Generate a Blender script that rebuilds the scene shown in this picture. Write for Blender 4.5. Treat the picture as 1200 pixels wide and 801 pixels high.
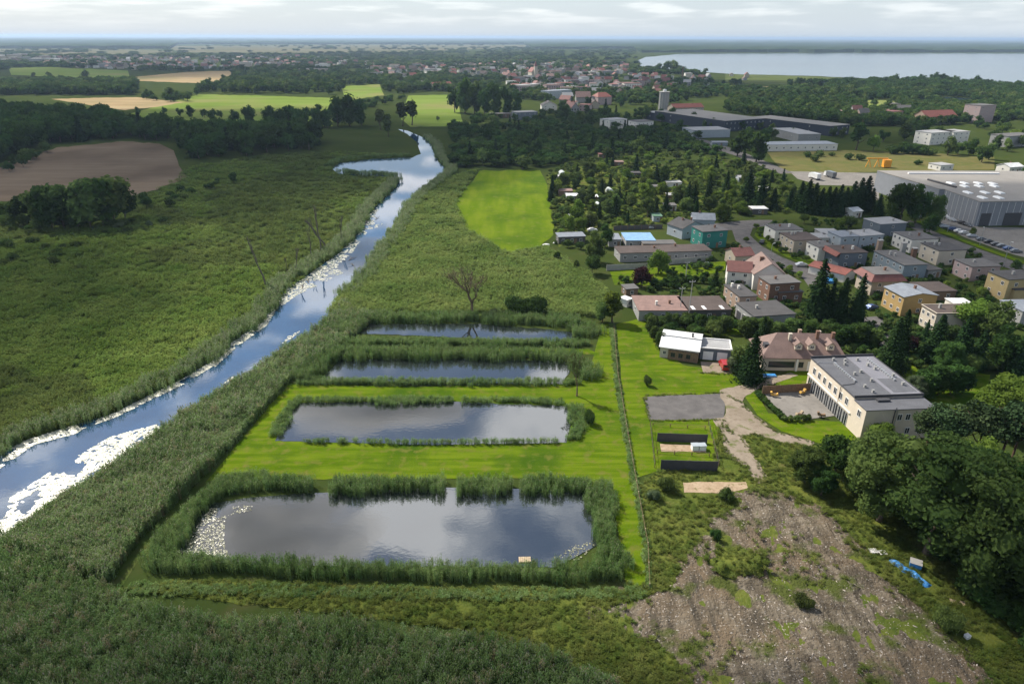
import bpy, bmesh, math, random
import numpy as np
from mathutils import Vector, Matrix, noise

for o in list(bpy.data.objects): bpy.data.objects.remove(o)
SC = bpy.context.scene
COL = SC.collection
R = math.radians

# ------------------------------------------------------------------ camera
CAM_H = 75.0; FPX = 800.0; PITCH = R(24.05); ROLL = R(0.2)
cam = bpy.data.cameras.new('camera'); camo = bpy.data.objects.new('camera', cam); COL.objects.link(camo)
cam.sensor_width = 36; cam.lens = 24; cam.clip_start = 0.5; cam.clip_end = 120000
CM = Matrix.Translation((0, 0, CAM_H)) @ Matrix.Rotation(R(90) - PITCH, 4, 'X') @ Matrix.Rotation(ROLL, 4, 'Z')
camo.matrix_world = CM
SC.camera = camo
CI = CM.inverted()

# ------------------------------------------------------------------ light
SUN_EL = R(47); SUN_AZ = R(-50)            # azimuth from +Y, negative to the left
SUN = Vector((math.sin(SUN_AZ) * math.cos(SUN_EL), math.cos(SUN_AZ) * math.cos(SUN_EL), math.sin(SUN_EL)))
world = bpy.data.worlds.new('World'); SC.world = world; world.use_nodes = True
wn = world.node_tree.nodes; wl = world.node_tree.links
bg = wn['Background']; bg.inputs['Strength'].default_value = 0.085
sky = wn.new('ShaderNodeTexSky'); sky.sky_type = 'NISHITA'; sky.sun_disc = False
sky.sun_elevation = SUN_EL; sky.sun_rotation = SUN_AZ
sky.air_density = 1.0; sky.dust_density = 0.7; sky.ozone_density = 1.5
SKY_SEED = 0.0
# broken high cloud over the whole sky, thickening with distance towards the horizon
tc = wn.new('ShaderNodeTexCoord'); sx = wn.new('ShaderNodeSeparateXYZ'); wl.new(tc.outputs['Generated'], sx.inputs[0])
def wm(op, a, b=None):
    q = wn.new('ShaderNodeMath'); q.operation = op
    for i, v in enumerate((a, b)):
        if v is None: continue
        if hasattr(v, 'is_linked'): wl.new(v, q.inputs[i])
        else: q.inputs[i].default_value = v
    return q.outputs[0]
den = wm('ADD', wm('MAXIMUM', sx.outputs[2], 0.0), 0.06)
cv = wn.new('ShaderNodeCombineXYZ'); wl.new(wm('DIVIDE', sx.outputs[0], den), cv.inputs[0]); wl.new(wm('DIVIDE', sx.outputs[1], den), cv.inputs[1])
cn = wn.new('ShaderNodeTexNoise'); cn.inputs['Scale'].default_value = 2.4; cn.inputs['Detail'].default_value = 7; cn.inputs['Roughness'].default_value = 0.52; cn.inputs['Distortion'].default_value = 0.3
co_ = wn.new('ShaderNodeVectorMath'); co_.operation = 'ADD'; co_.inputs[1].default_value = (SKY_SEED, 1.7, 0); wl.new(cv.outputs[0], co_.inputs[0]); wl.new(co_.outputs[0], cn.inputs[0])
cr = wn.new('ShaderNodeMapRange'); cr.interpolation_type = 'SMOOTHSTEP'; cr.inputs[1].default_value = 0.48; cr.inputs[2].default_value = 0.61; wl.new(cn.outputs[0], cr.inputs[0])
hzr = wn.new('ShaderNodeMapRange'); hzr.inputs[1].default_value = 0.0; hzr.inputs[2].default_value = 0.22; hzr.inputs[3].default_value = 0.8; hzr.inputs[4].default_value = 0.0; wl.new(sx.outputs[2], hzr.inputs[0])
hi2 = wn.new('ShaderNodeMapRange'); hi2.inputs[1].default_value = 0.05; hi2.inputs[2].default_value = 0.14; wl.new(sx.outputs[2], hi2.inputs[0])
cf = wm('MAXIMUM', wm('MULTIPLY', wm('MULTIPLY', cr.outputs[0], hi2.outputs[0]), 0.92), hzr.outputs[0])
cm = wn.new('ShaderNodeMix'); cm.data_type = 'RGBA'; wl.new(cf, cm.inputs[0]); wl.new(sky.outputs[0], cm.inputs[6])
cc = wn.new('ShaderNodeMix'); cc.data_type = 'RGBA'; lo_v = wn.new('ShaderNodeVectorMath'); lo_v.operation = 'MULTIPLY'; lo_v.inputs[1].default_value = (7, 7, 60); wl.new(tc.outputs['Generated'], lo_v.inputs[0])
ln = wn.new('ShaderNodeTexNoise'); ln.inputs['Scale'].default_value = 1.3; ln.inputs['Detail'].default_value = 6; wl.new(lo_v.outputs[0], ln.inputs[0])
lr = wn.new('ShaderNodeMapRange'); lr.interpolation_type = 'SMOOTHSTEP'; lr.inputs[1].default_value = 0.46; lr.inputs[2].default_value = 0.68; wl.new(ln.outputs[0], lr.inputs[0])
lf = wn.new('ShaderNodeMapRange'); lf.inputs[1].default_value = 0.004; lf.inputs[2].default_value = 0.03; wl.new(sx.outputs[2], lf.inputs[0])
low = wm('MULTIPLY', wm('MULTIPLY', lr.outputs[0], lf.outputs[0]), 0.4)
hi = wn.new('ShaderNodeMapRange'); hi.inputs[1].default_value = 0.05; hi.inputs[2].default_value = 0.14; wl.new(sx.outputs[2], hi.inputs[0])
wl.new(wm('ADD', wm('MULTIPLY', cr.outputs[0], hi.outputs[0]), low), cc.inputs[0]); cc.inputs[6].default_value = (6.0, 6.9, 7.9, 1); cc.inputs[7].default_value = (13.5, 13.7, 14.0, 1); wl.new(cc.outputs[2], cm.inputs[7])
wl.new(cm.outputs[2], bg.inputs[0])
sl = bpy.data.lights.new('sun', 'SUN'); sl.energy = 5.0; sl.angle = R(0.55); sl.color = (1, 0.93, 0.82)
so = bpy.data.objects.new('sun', sl); COL.objects.link(so)
so.rotation_euler = (-SUN).to_track_quat('-Z', 'Y').to_euler()
SC.view_settings.view_transform = 'Standard'; SC.view_settings.look = 'None'
SC.view_settings.exposure = 0.5; SC.view_settings.gamma = 1.0
SC.view_settings.use_curve_mapping = False

# ------------------------------------------------------------------ helpers: pixels of the photograph <-> ground
def ray(px, py):
    return CM.to_3x3() @ Vector(((px - 600) / FPX, -(py - 400.5) / FPX, -1))
def G(px, py, z=0.0):
    d = ray(px, py); t = (z - CAM_H) / d.z
    return Vector((d.x * t, d.y * t, z))
def proj(p):
    c = CI @ Vector(p)
    return 600 + FPX * c.x / -c.z, 400.5 - FPX * c.y / -c.z
def height_to(x, y, top):
    lo, hi = 0.0, 80.0
    for _ in range(30):
        m = (lo + hi) / 2
        if proj((x, y, m))[1] > top: lo = m
        else: hi = m
    return lo
def GA(P):
    P = np.asarray(P, float)
    x = (P[:, 0] - 600) / FPX; y = -(P[:, 1] - 400.5) / FPX
    m = np.array(CM.to_3x3())
    d = np.stack([x, y, -np.ones_like(x)], 1) @ m.T
    t = -CAM_H / d[:, 2]
    return np.stack([d[:, 0] * t, d[:, 1] * t, np.zeros_like(t)], 1)
def inpoly(P, poly):
    x, y = P[:, 0], P[:, 1]; r = np.zeros(len(P), bool); n = len(poly)
    for i in range(n):
        x1, y1 = poly[i]; x2, y2 = poly[(i + 1) % n]
        if y1 == y2: continue
        c = (y1 > y) != (y2 > y)
        r ^= c & (x < (x2 - x1) * (y - y1) / (y2 - y1) + x1)
    return r
def pix_pts(poly, n, rng, excl=()):
    a = np.array(poly, float); lo, hi = a.min(0), a.max(0); out = []; tot = 0; k = 0
    while tot < n and k < 60:
        P = lo + (hi - lo) * rng.random((n * 2, 2)); P = P[inpoly(P, poly)]
        for e in excl: P = P[~inpoly(P, e)]
        out.append(P); tot += len(P); k += 1
    return np.concatenate(out)[:n]
def world_pts(poly, n, rng, excl=()):          # uniform over the ground; polygons given in pixels
    W = GA(poly)[:, :2].tolist(); EX = [GA(e)[:, :2].tolist() for e in excl]
    a = np.array(W); lo, hi = a.min(0), a.max(0); out = []; tot = 0; k = 0
    while tot < n and k < 60:
        P = lo + (hi - lo) * rng.random((n * 2, 2)); P = P[inpoly(P, W)]
        for e in EX: P = P[~inpoly(P, e)]
        out.append(P); tot += len(P); k += 1
    P = np.concatenate(out)[:n]
    return np.concatenate([P, np.zeros((len(P), 1))], 1)

# ------------------------------------------------------------------ materials
MATS = {}
def principled(name):
    m = bpy.data.materials.new(name); m.use_nodes = True
    return m, m.node_tree.nodes, m.node_tree.links, m.node_tree.nodes['Principled BSDF']
def mixrgb(n, l, fac, a, b, mode='MIX'):
    x = n.new('ShaderNodeMix'); x.data_type = 'RGBA'; x.blend_type = mode
    for sock, v in ((x.inputs[0], fac), (x.inputs[6], a), (x.inputs[7], b)):
        if hasattr(v, 'is_linked'): l.new(v, sock)
        elif isinstance(v, (int, float)): sock.default_value = v
        else: sock.default_value = (*v, 1)
    return x.outputs[2]
def noise_fac(n, l, scale, detail=4, lo=0.35, hi=0.65, vec=None, rough=0.55, dist=0.0):
    t = n.new('ShaderNodeTexNoise'); t.inputs['Scale'].default_value = scale
    t.inputs['Detail'].default_value = detail; t.inputs['Roughness'].default_value = rough
    t.inputs['Distortion'].default_value = dist
    if vec is None:
        g = n.new('ShaderNodeNewGeometry'); vec = g.outputs['Position']
    l.new(vec, t.inputs['Vector'])
    r = n.new('ShaderNodeMapRange'); r.inputs[1].default_value = lo; r.inputs[2].default_value = hi
    l.new(t.outputs[0], r.inputs[0])
    return r.outputs[0]
def stretch(n, l, s, rot=0.0):
    g = n.new('ShaderNodeNewGeometry'); m = n.new('ShaderNodeMapping')
    m.inputs['Scale'].default_value = s; m.inputs['Rotation'].default_value = (0, 0, rot)
    l.new(g.outputs['Position'], m.inputs[0]); return m.outputs[0]
def M(name, col, rough=0.8, var=0.18, scale=1.5, spec=0.3, metal=0.0, fine=0.0, bump=0.0, obj_var=0.0):
    """plain surface: colour with mottling at two scales"""
    if name in MATS: return MATS[name]
    m, n, l, b = principled(name)
    c = np.array(col)
    o = mixrgb(n, l, noise_fac(n, l, scale), (c * (1 - var)).tolist(), np.minimum(c * (1 + var), .95).tolist())
    if fine: o = mixrgb(n, l, noise_fac(n, l, scale * 9, 3), o, (c * (1 - fine)).tolist())
    if obj_var:
        oi = n.new('ShaderNodeObjectInfo'); h = n.new('ShaderNodeHueSaturation')
        r = n.new('ShaderNodeMapRange'); r.inputs[3].default_value = 1 - obj_var; r.inputs[4].default_value = 1 + obj_var
        l.new(oi.outputs['Random'], r.inputs[0]); l.new(r.outputs[0], h.inputs['Value']); l.new(o, h.inputs['Color']); o = h.outputs[0]
    l.new(o, b.inputs['Base Color'])
    b.inputs['Roughness'].default_value = rough; b.inputs['Metallic'].default_value = metal
    b.inputs['Specular IOR Level'].default_value = spec
    if bump:
        bm_ = n.new('ShaderNodeBump'); bm_.inputs['Strength'].default_value = bump; bm_.inputs['Distance'].default_value = 0.3
        l.new(noise_fac(n, l, scale * 6, 3, 0, 1), bm_.inputs['Height']); l.new(bm_.outputs[0], b.inputs['Normal'])
    MATS[name] = m; return m
def ground_mat(name, cols, scales, rough=0.95, bump=0.0, bscale=1.0):
    """cols[0] is the base, each next colour is laid in by noise of scales[i-1] = (scale, lo, hi[, stretch, rot])"""
    m, n, l, b = principled(name); o = None
    for i, s in enumerate(scales):
        v = stretch(n, l, s[3], s[4]) if len(s) > 3 else None
        f = noise_fac(n, l, s[0], 5, s[1], s[2], v)
        o = mixrgb(n, l, f, cols[0] if o is None else o, cols[i + 1])
    l.new(o, b.inputs['Base Color']); b.inputs['Roughness'].default_value = rough
    b.inputs['Specular IOR Level'].default_value = 0.0
    if bump:
        bm_ = n.new('ShaderNodeBump'); bm_.inputs['Strength'].default_value = bump; bm_.inputs['Distance'].default_value = 0.5
        l.new(noise_fac(n, l, bscale, 4, 0, 1), bm_.inputs['Height']); l.new(bm_.outputs[0], b.inputs['Normal'])
    MATS[name] = m; return m
def leaf_mat(name, c1, c2, trans=0.3, scale=0.25, objv=0.22, rough=0.6, up=0.0):
    m = bpy.data.materials.new(name); m.use_nodes = True
    n, l = m.node_tree.nodes, m.node_tree.links; n.remove(n['Principled BSDF']); out = n['Material Output']
    oi = n.new('ShaderNodeObjectInfo')
    o = mixrgb(n, l, noise_fac(n, l, scale, 4, 0.3, 0.7), c1, c2)
    h = n.new('ShaderNodeHueSaturation')
    r = n.new('ShaderNodeMapRange'); r.inputs[3].default_value = 1 - objv; r.inputs[4].default_value = 1 + objv
    l.new(oi.outputs['Random'], r.inputs[0]); l.new(r.outputs[0], h.inputs['Value'])
    mu = n.new('ShaderNodeMath'); mu.operation = 'MULTIPLY'; mu.inputs[1].default_value = 7.31
    fr = n.new('ShaderNodeMath'); fr.operation = 'FRACT'; r2 = n.new('ShaderNodeMapRange')
    r2.inputs[3].default_value = 0.485; r2.inputs[4].default_value = 0.515
    l.new(oi.outputs['Random'], mu.inputs[0]); l.new(mu.outputs[0], fr.inputs[0]); l.new(fr.outputs[0], r2.inputs[0]); l.new(r2.outputs[0], h.inputs['Hue'])
    l.new(o, h.inputs['Color'])
    d = n.new('ShaderNodeBsdfDiffuse'); t = n.new('ShaderNodeBsdfTranslucent'); mx = n.new('ShaderNodeMixShader')
    mx.inputs[0].default_value = trans
    l.new(h.outputs[0], d.inputs[0]); l.new(h.outputs[0], t.inputs[0]); l.new(d.outputs[0], mx.inputs[1]); l.new(t.outputs[0], mx.inputs[2])
    l.new(mx.outputs[0], out.inputs[0]); MATS[name] = m
    if up:                                # blades shade as part of a soft canopy
        g = n.new('ShaderNodeNewGeometry'); va = n.new('ShaderNodeVectorMath'); va.operation = 'SCALE'; va.inputs['Scale'].default_value = 1 - up
        vb = n.new('ShaderNodeVectorMath'); vb.operation = 'ADD'; vb.inputs[1].default_value = (0, 0, up); vc = n.new('ShaderNodeVectorMath'); vc.operation = 'NORMALIZE'
        l.new(g.outputs['Normal'], va.inputs[0]); l.new(va.outputs[0], vb.inputs[0]); l.new(vb.outputs[0], vc.inputs[0]); l.new(vc.outputs[0], d.inputs['Normal'])
    return m

leaf_mat('leaf_mid', (0.055, 0.092, 0.025), (0.11, 0.155, 0.044), 0.35, 0.25, 0.32, up=0.35)
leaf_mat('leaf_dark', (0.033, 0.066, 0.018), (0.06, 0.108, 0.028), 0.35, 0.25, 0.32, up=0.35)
leaf_mat('leaf_bright', (0.085, 0.14, 0.024), (0.15, 0.21, 0.038), 0.35, 0.25, 0.32, up=0.35)
leaf_mat('leaf_olive', (0.06, 0.085, 0.025), (0.095, 0.125, 0.04), up=0.25)
leaf_mat('leaf_grey', (0.075, 0.105, 0.05), (0.12, 0.15, 0.08))
leaf_mat('needle', (0.014, 0.032, 0.012), (0.03, 0.056, 0.018), 0.12)
leaf_mat('pine_needle', (0.04, 0.07, 0.03), (0.07, 0.105, 0.045), 0.15)
leaf_mat('leaf_purple', (0.035, 0.016, 0.02), (0.06, 0.028, 0.03))
leaf_mat('twig', (0.15, 0.12, 0.08), (0.21, 0.165, 0.11), 0.1)
leaf_mat('reed', (0.105, 0.18, 0.052), (0.19, 0.27, 0.095), 0.4, 0.12, 0.35, up=0.3)
leaf_mat('reed_grey', (0.13, 0.205, 0.07), (0.235, 0.315, 0.13), 0.4, 0.14, 0.35, up=0.3)
leaf_mat('reed_tan', (0.22, 0.2, 0.1), (0.32, 0.28, 0.15), 0.4, 0.2, 0.25, up=0.3)
leaf_mat('reed_plume', (0.25, 0.24, 0.16), (0.36, 0.34, 0.25), 0.4, 0.2, 0.2, up=0.5)
leaf_mat('marsh_grass', (0.11, 0.18, 0.034), (0.205, 0.275, 0.068), 0.4, 0.05, 0.22, up=0.5)
leaf_mat('sedge_sunlit', (0.125, 0.195, 0.048), (0.225, 0.285, 0.085), 0.4, 0.07, 0.28, up=0.5)  # lighter marsh grass, the sunshine on it put into the colour
leaf_mat('marsh_brown', (0.09, 0.128, 0.036), (0.14, 0.18, 0.05), 0.4, 0.05, 0.22, up=0.5)
leaf_mat('wild_grass', (0.085, 0.13, 0.025), (0.165, 0.185, 0.05), 0.4, 0.2, 0.3, up=0.5)
M('bark', (0.09, 0.07, 0.05), 0.9, 0.3, 3); M('bark_red', (0.1, 0.06, 0.04), 0.9, 0.3, 3); M('dead_wood', (0.13, 0.11, 0.09), 0.9, 0.2, 3)

# ------------------------------------------------------------------ mesh helpers
def mesh_np(name, V, F, mats=(), smooth=False, midx=None):
    me = bpy.data.meshes.new(name)
    V = np.asarray(V, np.float32)
    me.from_pydata(V.tolist(), [], [tuple(int(q) for q in f) for f in F])
    for m in mats: me.materials.append(MATS[m] if isinstance(m, str) else m)
    if midx is not None: me.polygons.foreach_set('material_index', midx)
    if smooth: me.polygons.foreach_set('use_smooth', [True] * len(me.polygons))
    me.update(); return me
class MB:
    """collects boxes, prisms and tubes for one mesh"""
    def __init__(s): s.v = []; s.f = []
    def add(s, v, f):
        o = len(s.v); s.v += [tuple(x) for x in v]; s.f += [tuple(i + o for i in q) for q in f]; return s
    def box(s, x0, y0, z0, x1, y1, z1):
        return s.add([(x0, y0, z0), (x1, y0, z0), (x1, y1, z0), (x0, y1, z0), (x0, y0, z1), (x1, y0, z1), (x1, y1, z1), (x0, y1, z1)],
                     [(0, 3, 2, 1), (4, 5, 6, 7), (0, 1, 5, 4), (1, 2, 6, 5), (2, 3, 7, 6), (3, 0, 4, 7)])
    def extrude(s, poly, z0, z1):            # poly counter-clockwise xy
        n = len(poly)
        return s.add([(x, y, z0) for x, y in poly] + [(x, y, z1) for x, y in poly],
                     [tuple(range(n - 1, -1, -1)), tuple(range(n, 2 * n))] + [(i, (i + 1) % n, n + (i + 1) % n, n + i) for i in range(n)])
    def profile_x(s, prof, x0, x1):           # prof: (y,z) polygon, extruded along x
        n = len(prof)
        return s.add([(x0, y, z) for y, z in prof] + [(x1, y, z) for y, z in prof],
                     [tuple(range(n)), tuple(range(2 * n - 1, n - 1, -1))] + [(i, n + i, n + (i + 1) % n, (i + 1) % n) for i in range(n)])
    def profile_y(s, prof, y0, y1):
        n = len(prof)
        return s.add([(x, y0, z) for x, z in prof] + [(x, y1, z) for x, z in prof],
                     [tuple(range(n)), tuple(range(2 * n - 1, n - 1, -1))] + [(i, n + i, n + (i + 1) % n, (i + 1) % n) for i in range(n)])
    def tube(s, pts, rad, sides=6):
        pts = [Vector(p) for p in pts]; rings = []
        for i, p in enumerate(pts):
            d = (pts[min(i + 1, len(pts) - 1)] - pts[max(i - 1, 0)]).normalized()
            a = d.cross(Vector((0.31, 0.95, 0.1))).normalized(); b = d.cross(a)
            r = rad[i] if hasattr(rad, '__len__') else rad
            rings.append([p + (a * math.cos(t) + b * math.sin(t)) * r for t in [2 * math.pi * k / sides for k in range(sides)]])
        v = [q for g in rings for q in g]; f = []
        for i in range(len(pts) - 1):
            for k in range(sides):
                f.append((i * sides + k, i * sides + (k + 1) % sides, (i + 1) * sides + (k + 1) % sides, (i + 1) * sides + k))
        f.append(tuple(range(sides - 1, -1, -1))); f.append(tuple((len(pts) - 1) * sides + k for k in range(sides)))
        return s.add(v, f)
    def cyl(s, x, y, z0, z1, r, sides=10, r1=None):
        return s.tube([(x, y, z0), (x, y, z1)], [r, r if r1 is None else r1], sides)
    def mesh(s, name, mat=None, smooth=False):
        return mesh_np(name, s.v, s.f, [mat] if mat else (), smooth)
    def obj(s, name, mat, parent=None, loc=None, smooth=False):
        return link(name, s.mesh(name, mat, smooth), parent, loc)
def link(name, data, parent=None, loc=None, rz=0.0, scale=None, mat=None):
    o = bpy.data.objects.new(name, data); COL.objects.link(o)
    if parent: o.parent = parent
    if loc is not None: o.location = loc
    if rz: o.rotation_euler = (0, 0, rz)
    if scale is not None: o.scale = scale
    if mat:
        o.material_slots[0].link = 'OBJECT'; o.material_slots[0].material = MATS[mat] if isinstance(mat, str) else mat
    return o
def tag(o, label, cat=None, group=None, kind=None):
    if label: o['label'] = label
    if cat: o['category'] = cat
    if group: o['group'] = group
    if kind: o['kind'] = kind
    return o
def thing(name, label, cat, loc=(0, 0, 0), rz=0.0, group=None):
    return tag(link(name, None, None, loc, rz), label, cat, group)

# ------------------------------------------------------------------ ground, fields, water
def fr(x, y, s=1.0): return noise.fractal(Vector((x * s, y * s, 3.7)), 0.8, 2.1, 4)
def rough_edge(poly, step=6.0, amp=1.2, seed=0):
    out = []
    n = len(poly)
    for i in range(n):
        a = Vector(poly[i]); b = Vector(poly[(i + 1) % n]); L = (b - a).length
        k = max(1, int(L / step))
        for j in range(k):
            p = a.lerp(b, j / k)
            out.append((p.x + amp * fr(p.x + seed * 31, p.y, 0.13) * 1.5, p.y + amp * 0.6 * fr(p.x, p.y + 77 + seed * 13, 0.13) * 1.5))
    return out
def sheet(name, poly, z, mat, step=6.0, amp=1.2, kind='structure', label=None, cat=None):
    P = rough_edge(poly, step, amp, len(name)) if amp else poly
    W = GA(P); W[:, 2] = z
    a = sum(W[i][0] * W[(i + 1) % len(W)][1] - W[(i + 1) % len(W)][0] * W[i][1] for i in range(len(W)))
    idx = list(range(len(W)));  idx = idx if a > 0 else idx[::-1]
    o = link(name, mesh_np(name, W, [idx], [mat])); o['kind'] = kind
    if label: o['label'] = label
    return o

ground_mat('grass_ground', [(0.034, 0.052, 0.014), (0.052, 0.07, 0.018), (0.07, 0.066, 0.028)], [(0.02, 0.35, 0.65), (0.11, 0.55, 0.8)])
ground_mat('lawn', [(0.068, 0.118, 0.005), (0.112, 0.16, 0.01), (0.042, 0.085, 0.007), (0.13, 0.13, 0.03)],
           [(0.35, 0.4, 0.6, (0.2, 1.9, 1), R(-4)), (0.07, 0.48, 0.66), (0.5, 0.52, 0.72)], bump=0.3, bscale=3)
ground_mat('meadow', [(0.085, 0.14, 0.007), (0.13, 0.175, 0.013), (0.058, 0.105, 0.01), (0.14, 0.15, 0.045)],
           [(0.2, 0.4, 0.65, (0.9, 0.12, 1), R(3)), (0.035, 0.45, 0.65), (0.3, 0.55, 0.8)])
ground_mat('marsh_ground', [(0.045, 0.07, 0.018), (0.07, 0.1, 0.022), (0.075, 0.075, 0.03)], [(0.05, 0.35, 0.65), (0.4, 0.5, 0.8)])
ground_mat('rough_grass', [(0.075, 0.1, 0.02), (0.12, 0.135, 0.03), (0.05, 0.075, 0.017), (0.15, 0.12, 0.055)],
           [(0.12, 0.35, 0.65), (0.5, 0.45, 0.7), (0.22, 0.6, 0.8)], bump=0.5, bscale=2)
ground_mat('plough', [(0.165, 0.125, 0.088), (0.205, 0.158, 0.112), (0.12, 0.09, 0.064)], [(0.06, 0.35, 0.65, (0.25, 2.4, 1), R(12)), (0.02, 0.4, 0.7)])
ground_mat('stubble', [(0.3, 0.22, 0.12), (0.36, 0.28, 0.16), (0.2, 0.18, 0.09)], [(0.02, 0.4, 0.6, (0.2, 1.5, 1), 0.1), (0.006, 0.5, 0.7)])
ground_mat('far_field', [(0.13, 0.19, 0.035), (0.17, 0.23, 0.05), (0.21, 0.2, 0.08)], [(0.02, 0.4, 0.6, (0.3, 1.5, 1), 0.3), (0.008, 0.5, 0.7)])
ground_mat('dull_field', [(0.075, 0.1, 0.03), (0.1, 0.12, 0.04), (0.06, 0.075, 0.03)], [(0.02, 0.4, 0.6, (0.3, 1.5, 1), 0.3), (0.008, 0.5, 0.7)])
ground_mat('dry_field', [(0.13, 0.12, 0.045), (0.1, 0.11, 0.035), (0.16, 0.135, 0.06)], [(0.06, 0.4, 0.6), (0.2, 0.5, 0.75)])
ground_mat('pale_field', [(0.16, 0.14, 0.09), (0.12, 0.12, 0.06), (0.09, 0.1, 0.045)], [(0.004, 0.4, 0.6), (0.0025, 0.5, 0.62, (0.4, 1.5, 1), 0)])
ground_mat('dirt', [(0.122, 0.102, 0.074), (0.195, 0.165, 0.124), (0.068, 0.054, 0.039), (0.145, 0.112, 0.076), (0.085, 0.072, 0.054), (0.4, 0.37, 0.33), (0.07, 0.085, 0.024)],
           [(0.5, 0.42, 0.6, (1.4, 0.16, 1), -0.15), (0.5, 0.5, 0.68, (0.3, 1.5, 1), 0.5), (0.09, 0.45, 0.6), (0.6, 0.5, 0.62, (1.2, 0.25, 1), 0.25), (3.0, 0.6, 0.7), (0.16, 0.53, 0.62)], bump=1.0, bscale=2.5)
ground_mat('asphalt', [(0.105, 0.1, 0.098), (0.14, 0.132, 0.128), (0.2, 0.185, 0.17)], [(0.4, 0.35, 0.65), (0.9, 0.63, 0.75)])
ground_mat('gravel', [(0.215, 0.178, 0.135), (0.28, 0.235, 0.185), (0.165, 0.132, 0.096), (0.1, 0.12, 0.035)], [(0.3, 0.35, 0.65, (1, .5, 1), .6), (0.9, 0.5, 0.8), (0.35, 0.56, 0.68)])
ground_mat('concrete_yard', [(0.19, 0.178, 0.162), (0.235, 0.22, 0.2), (0.14, 0.132, 0.12)], [(0.15, 0.35, 0.65), (0.8, 0.5, 0.8)])
ground_mat('sand', [(0.33, 0.245, 0.165), (0.4, 0.31, 0.215), (0.25, 0.18, 0.115), (0.14, 0.13, 0.05)], [(0.6, 0.35, 0.65), (1.6, 0.5, 0.7), (0.9, 0.6, 0.7)])
ground_mat('far_canopy', [(0.02, 0.038, 0.014), (0.035, 0.058, 0.02), (0.05, 0.07, 0.025)], [(0.01, 0.4, 0.6), (0.003, 0.5, 0.7)])

def water_mat(name, base, ior, rough, wave, wscale):
    m, n, l, b = principled(name)
    o = mixrgb(n, l, noise_fac(n, l, 0.08), base, tuple(c * 1.5 for c in base))
    l.new(o, b.inputs['Base Color']); b.inputs['Roughness'].default_value = rough; b.inputs['IOR'].default_value = ior
    b.inputs['Specular IOR Level'].default_value = 0.5
    if wave:
        bp = n.new('ShaderNodeBump'); bp.inputs['Strength'].default_value = wave; bp.inputs['Distance'].default_value = 0.05
        l.new(noise_fac(n, l, wscale, 3, 0, 1, stretch(n, l, (1, 1.5, 1))), bp.inputs['Height']); l.new(bp.outputs[0], b.inputs['Normal'])
    MATS[name] = m
water_mat('pond_water', (0.012, 0.015, 0.016), 3.0, 0.015, 0.08, 0.9)
water_mat('river_water', (0.01, 0.04, 0.09), 2.9, 0.015, 0.06, 0.7)  # blue base paints in the mirrored blue sky
water_mat('lake_water', (0.02, 0.035, 0.05), 1.4, 0.12, 0.25, 0.05)

HAZE = 7.5e-5
L = 60000
link('ground', mesh_np('ground', [(-L, -3000, 0), (L, -3000, 0), (L, L, 0), (-L, L, 0)], [(0, 1, 2, 3)], ['grass_ground']))['kind'] = 'structure'

RIVER = [(-60, 566), (0, 530), (33, 514), (90, 497), (133, 484), (167, 467), (213, 444), (247, 424), (273, 400), (307, 377), (323, 354), (333, 337), (353, 327),
         (377, 310), (397, 297), (418, 276), (433, 250), (447, 237), (467, 217), (468, 210), (450, 207), (417, 206), (398, 204), (389, 198), (398, 191), (433, 187), (483, 185), (493, 180),
         (488, 167), (477, 157), (466, 151.5), (478, 153.5), (491, 159), (503, 165), (508, 177), (514, 190), (527, 200), (510, 212), (490, 227), (477, 240), (468, 260), (458, 276), (443, 294), (433, 314),
         (400, 347), (383, 370), (347, 395), (327, 407), (300, 427), (270, 447), (240, 464), (217, 480), (187, 500), (143, 530), (133, 541), (63, 581), (30, 614), (0, 629), (-60, 665)]
LAKE = [(745, 72), (757, 67), (800, 63.4), (1000, 62.3), (1400, 64), (1400, 108), (1200, 101), (1130, 97), (1030, 93), (950, 89), (860, 87), (810, 84), (760, 79.5), (748, 77)]
BACKWATER = [(1092, 116), (1110, 114), (1142, 116), (1138, 122), (1104, 123)]
POND_A = [(204, 649), (247, 594), (300, 586), (367, 582), (523, 576), (600, 577), (690, 582), (696, 614), (694, 636), (647, 659), (400, 658), (267, 655)]
POND_B = [(326, 514), (350, 475), (500, 473), (660, 478), (669, 492), (660, 516), (500, 518)]
POND_C = [(379, 444), (402, 424), (540, 423), (662, 426), (665, 436), (655, 447), (520, 445)]
POND_D = [(424, 391), (436, 382.5), (560, 382), (668, 389), (672, 396), (640, 398.5), (500, 393)]

LEFT_MARSH = [(-260, 700), (-260, 300), (-60, 262), (130, 262), (225, 196), (300, 182), (400, 178), (470, 182), (480, 184), (433, 187), (398, 191), (389, 198), (398, 204), (467, 210), (433, 250),
              (397, 297), (353, 327), (323, 354), (273, 400), (213, 444), (133, 484), (33, 514), (-60, 560)]
MID_MARSH = [(0, 629), (63, 581), (133, 541), (187, 500), (240, 464), (300, 427), (347, 395), (383, 370), (400, 347), (433, 314), (458, 276), (477, 240), (510, 212), (560, 198), (533, 240), (547, 270), (593, 297),
             (640, 290), (690, 320), (715, 345), (700, 372), (600, 370), (440, 372), (350, 452), (250, 560), (160, 660), (140, 692), (0, 740)]
BOTTOM_MARSH = [(-200, 900), (-200, 640), (0, 629), (120, 690), (200, 722), (330, 732), (450, 740), (560, 753), (640, 772), (720, 801), (780, 900)]
LAWN = [(338, 450), (480, 453), (640, 450), (690, 440), (705, 380), (718, 378), (722, 460), (742, 560), (757, 650), (756, 684), (735, 690), (720, 600), (680, 560), (250, 562), (240, 566)]
EAST_LAWN = [(722, 380), (755, 372), (778, 408), (800, 428), (862, 436), (880, 452), (850, 466), (835, 540), (770, 552), (745, 560), (732, 480)]
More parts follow.
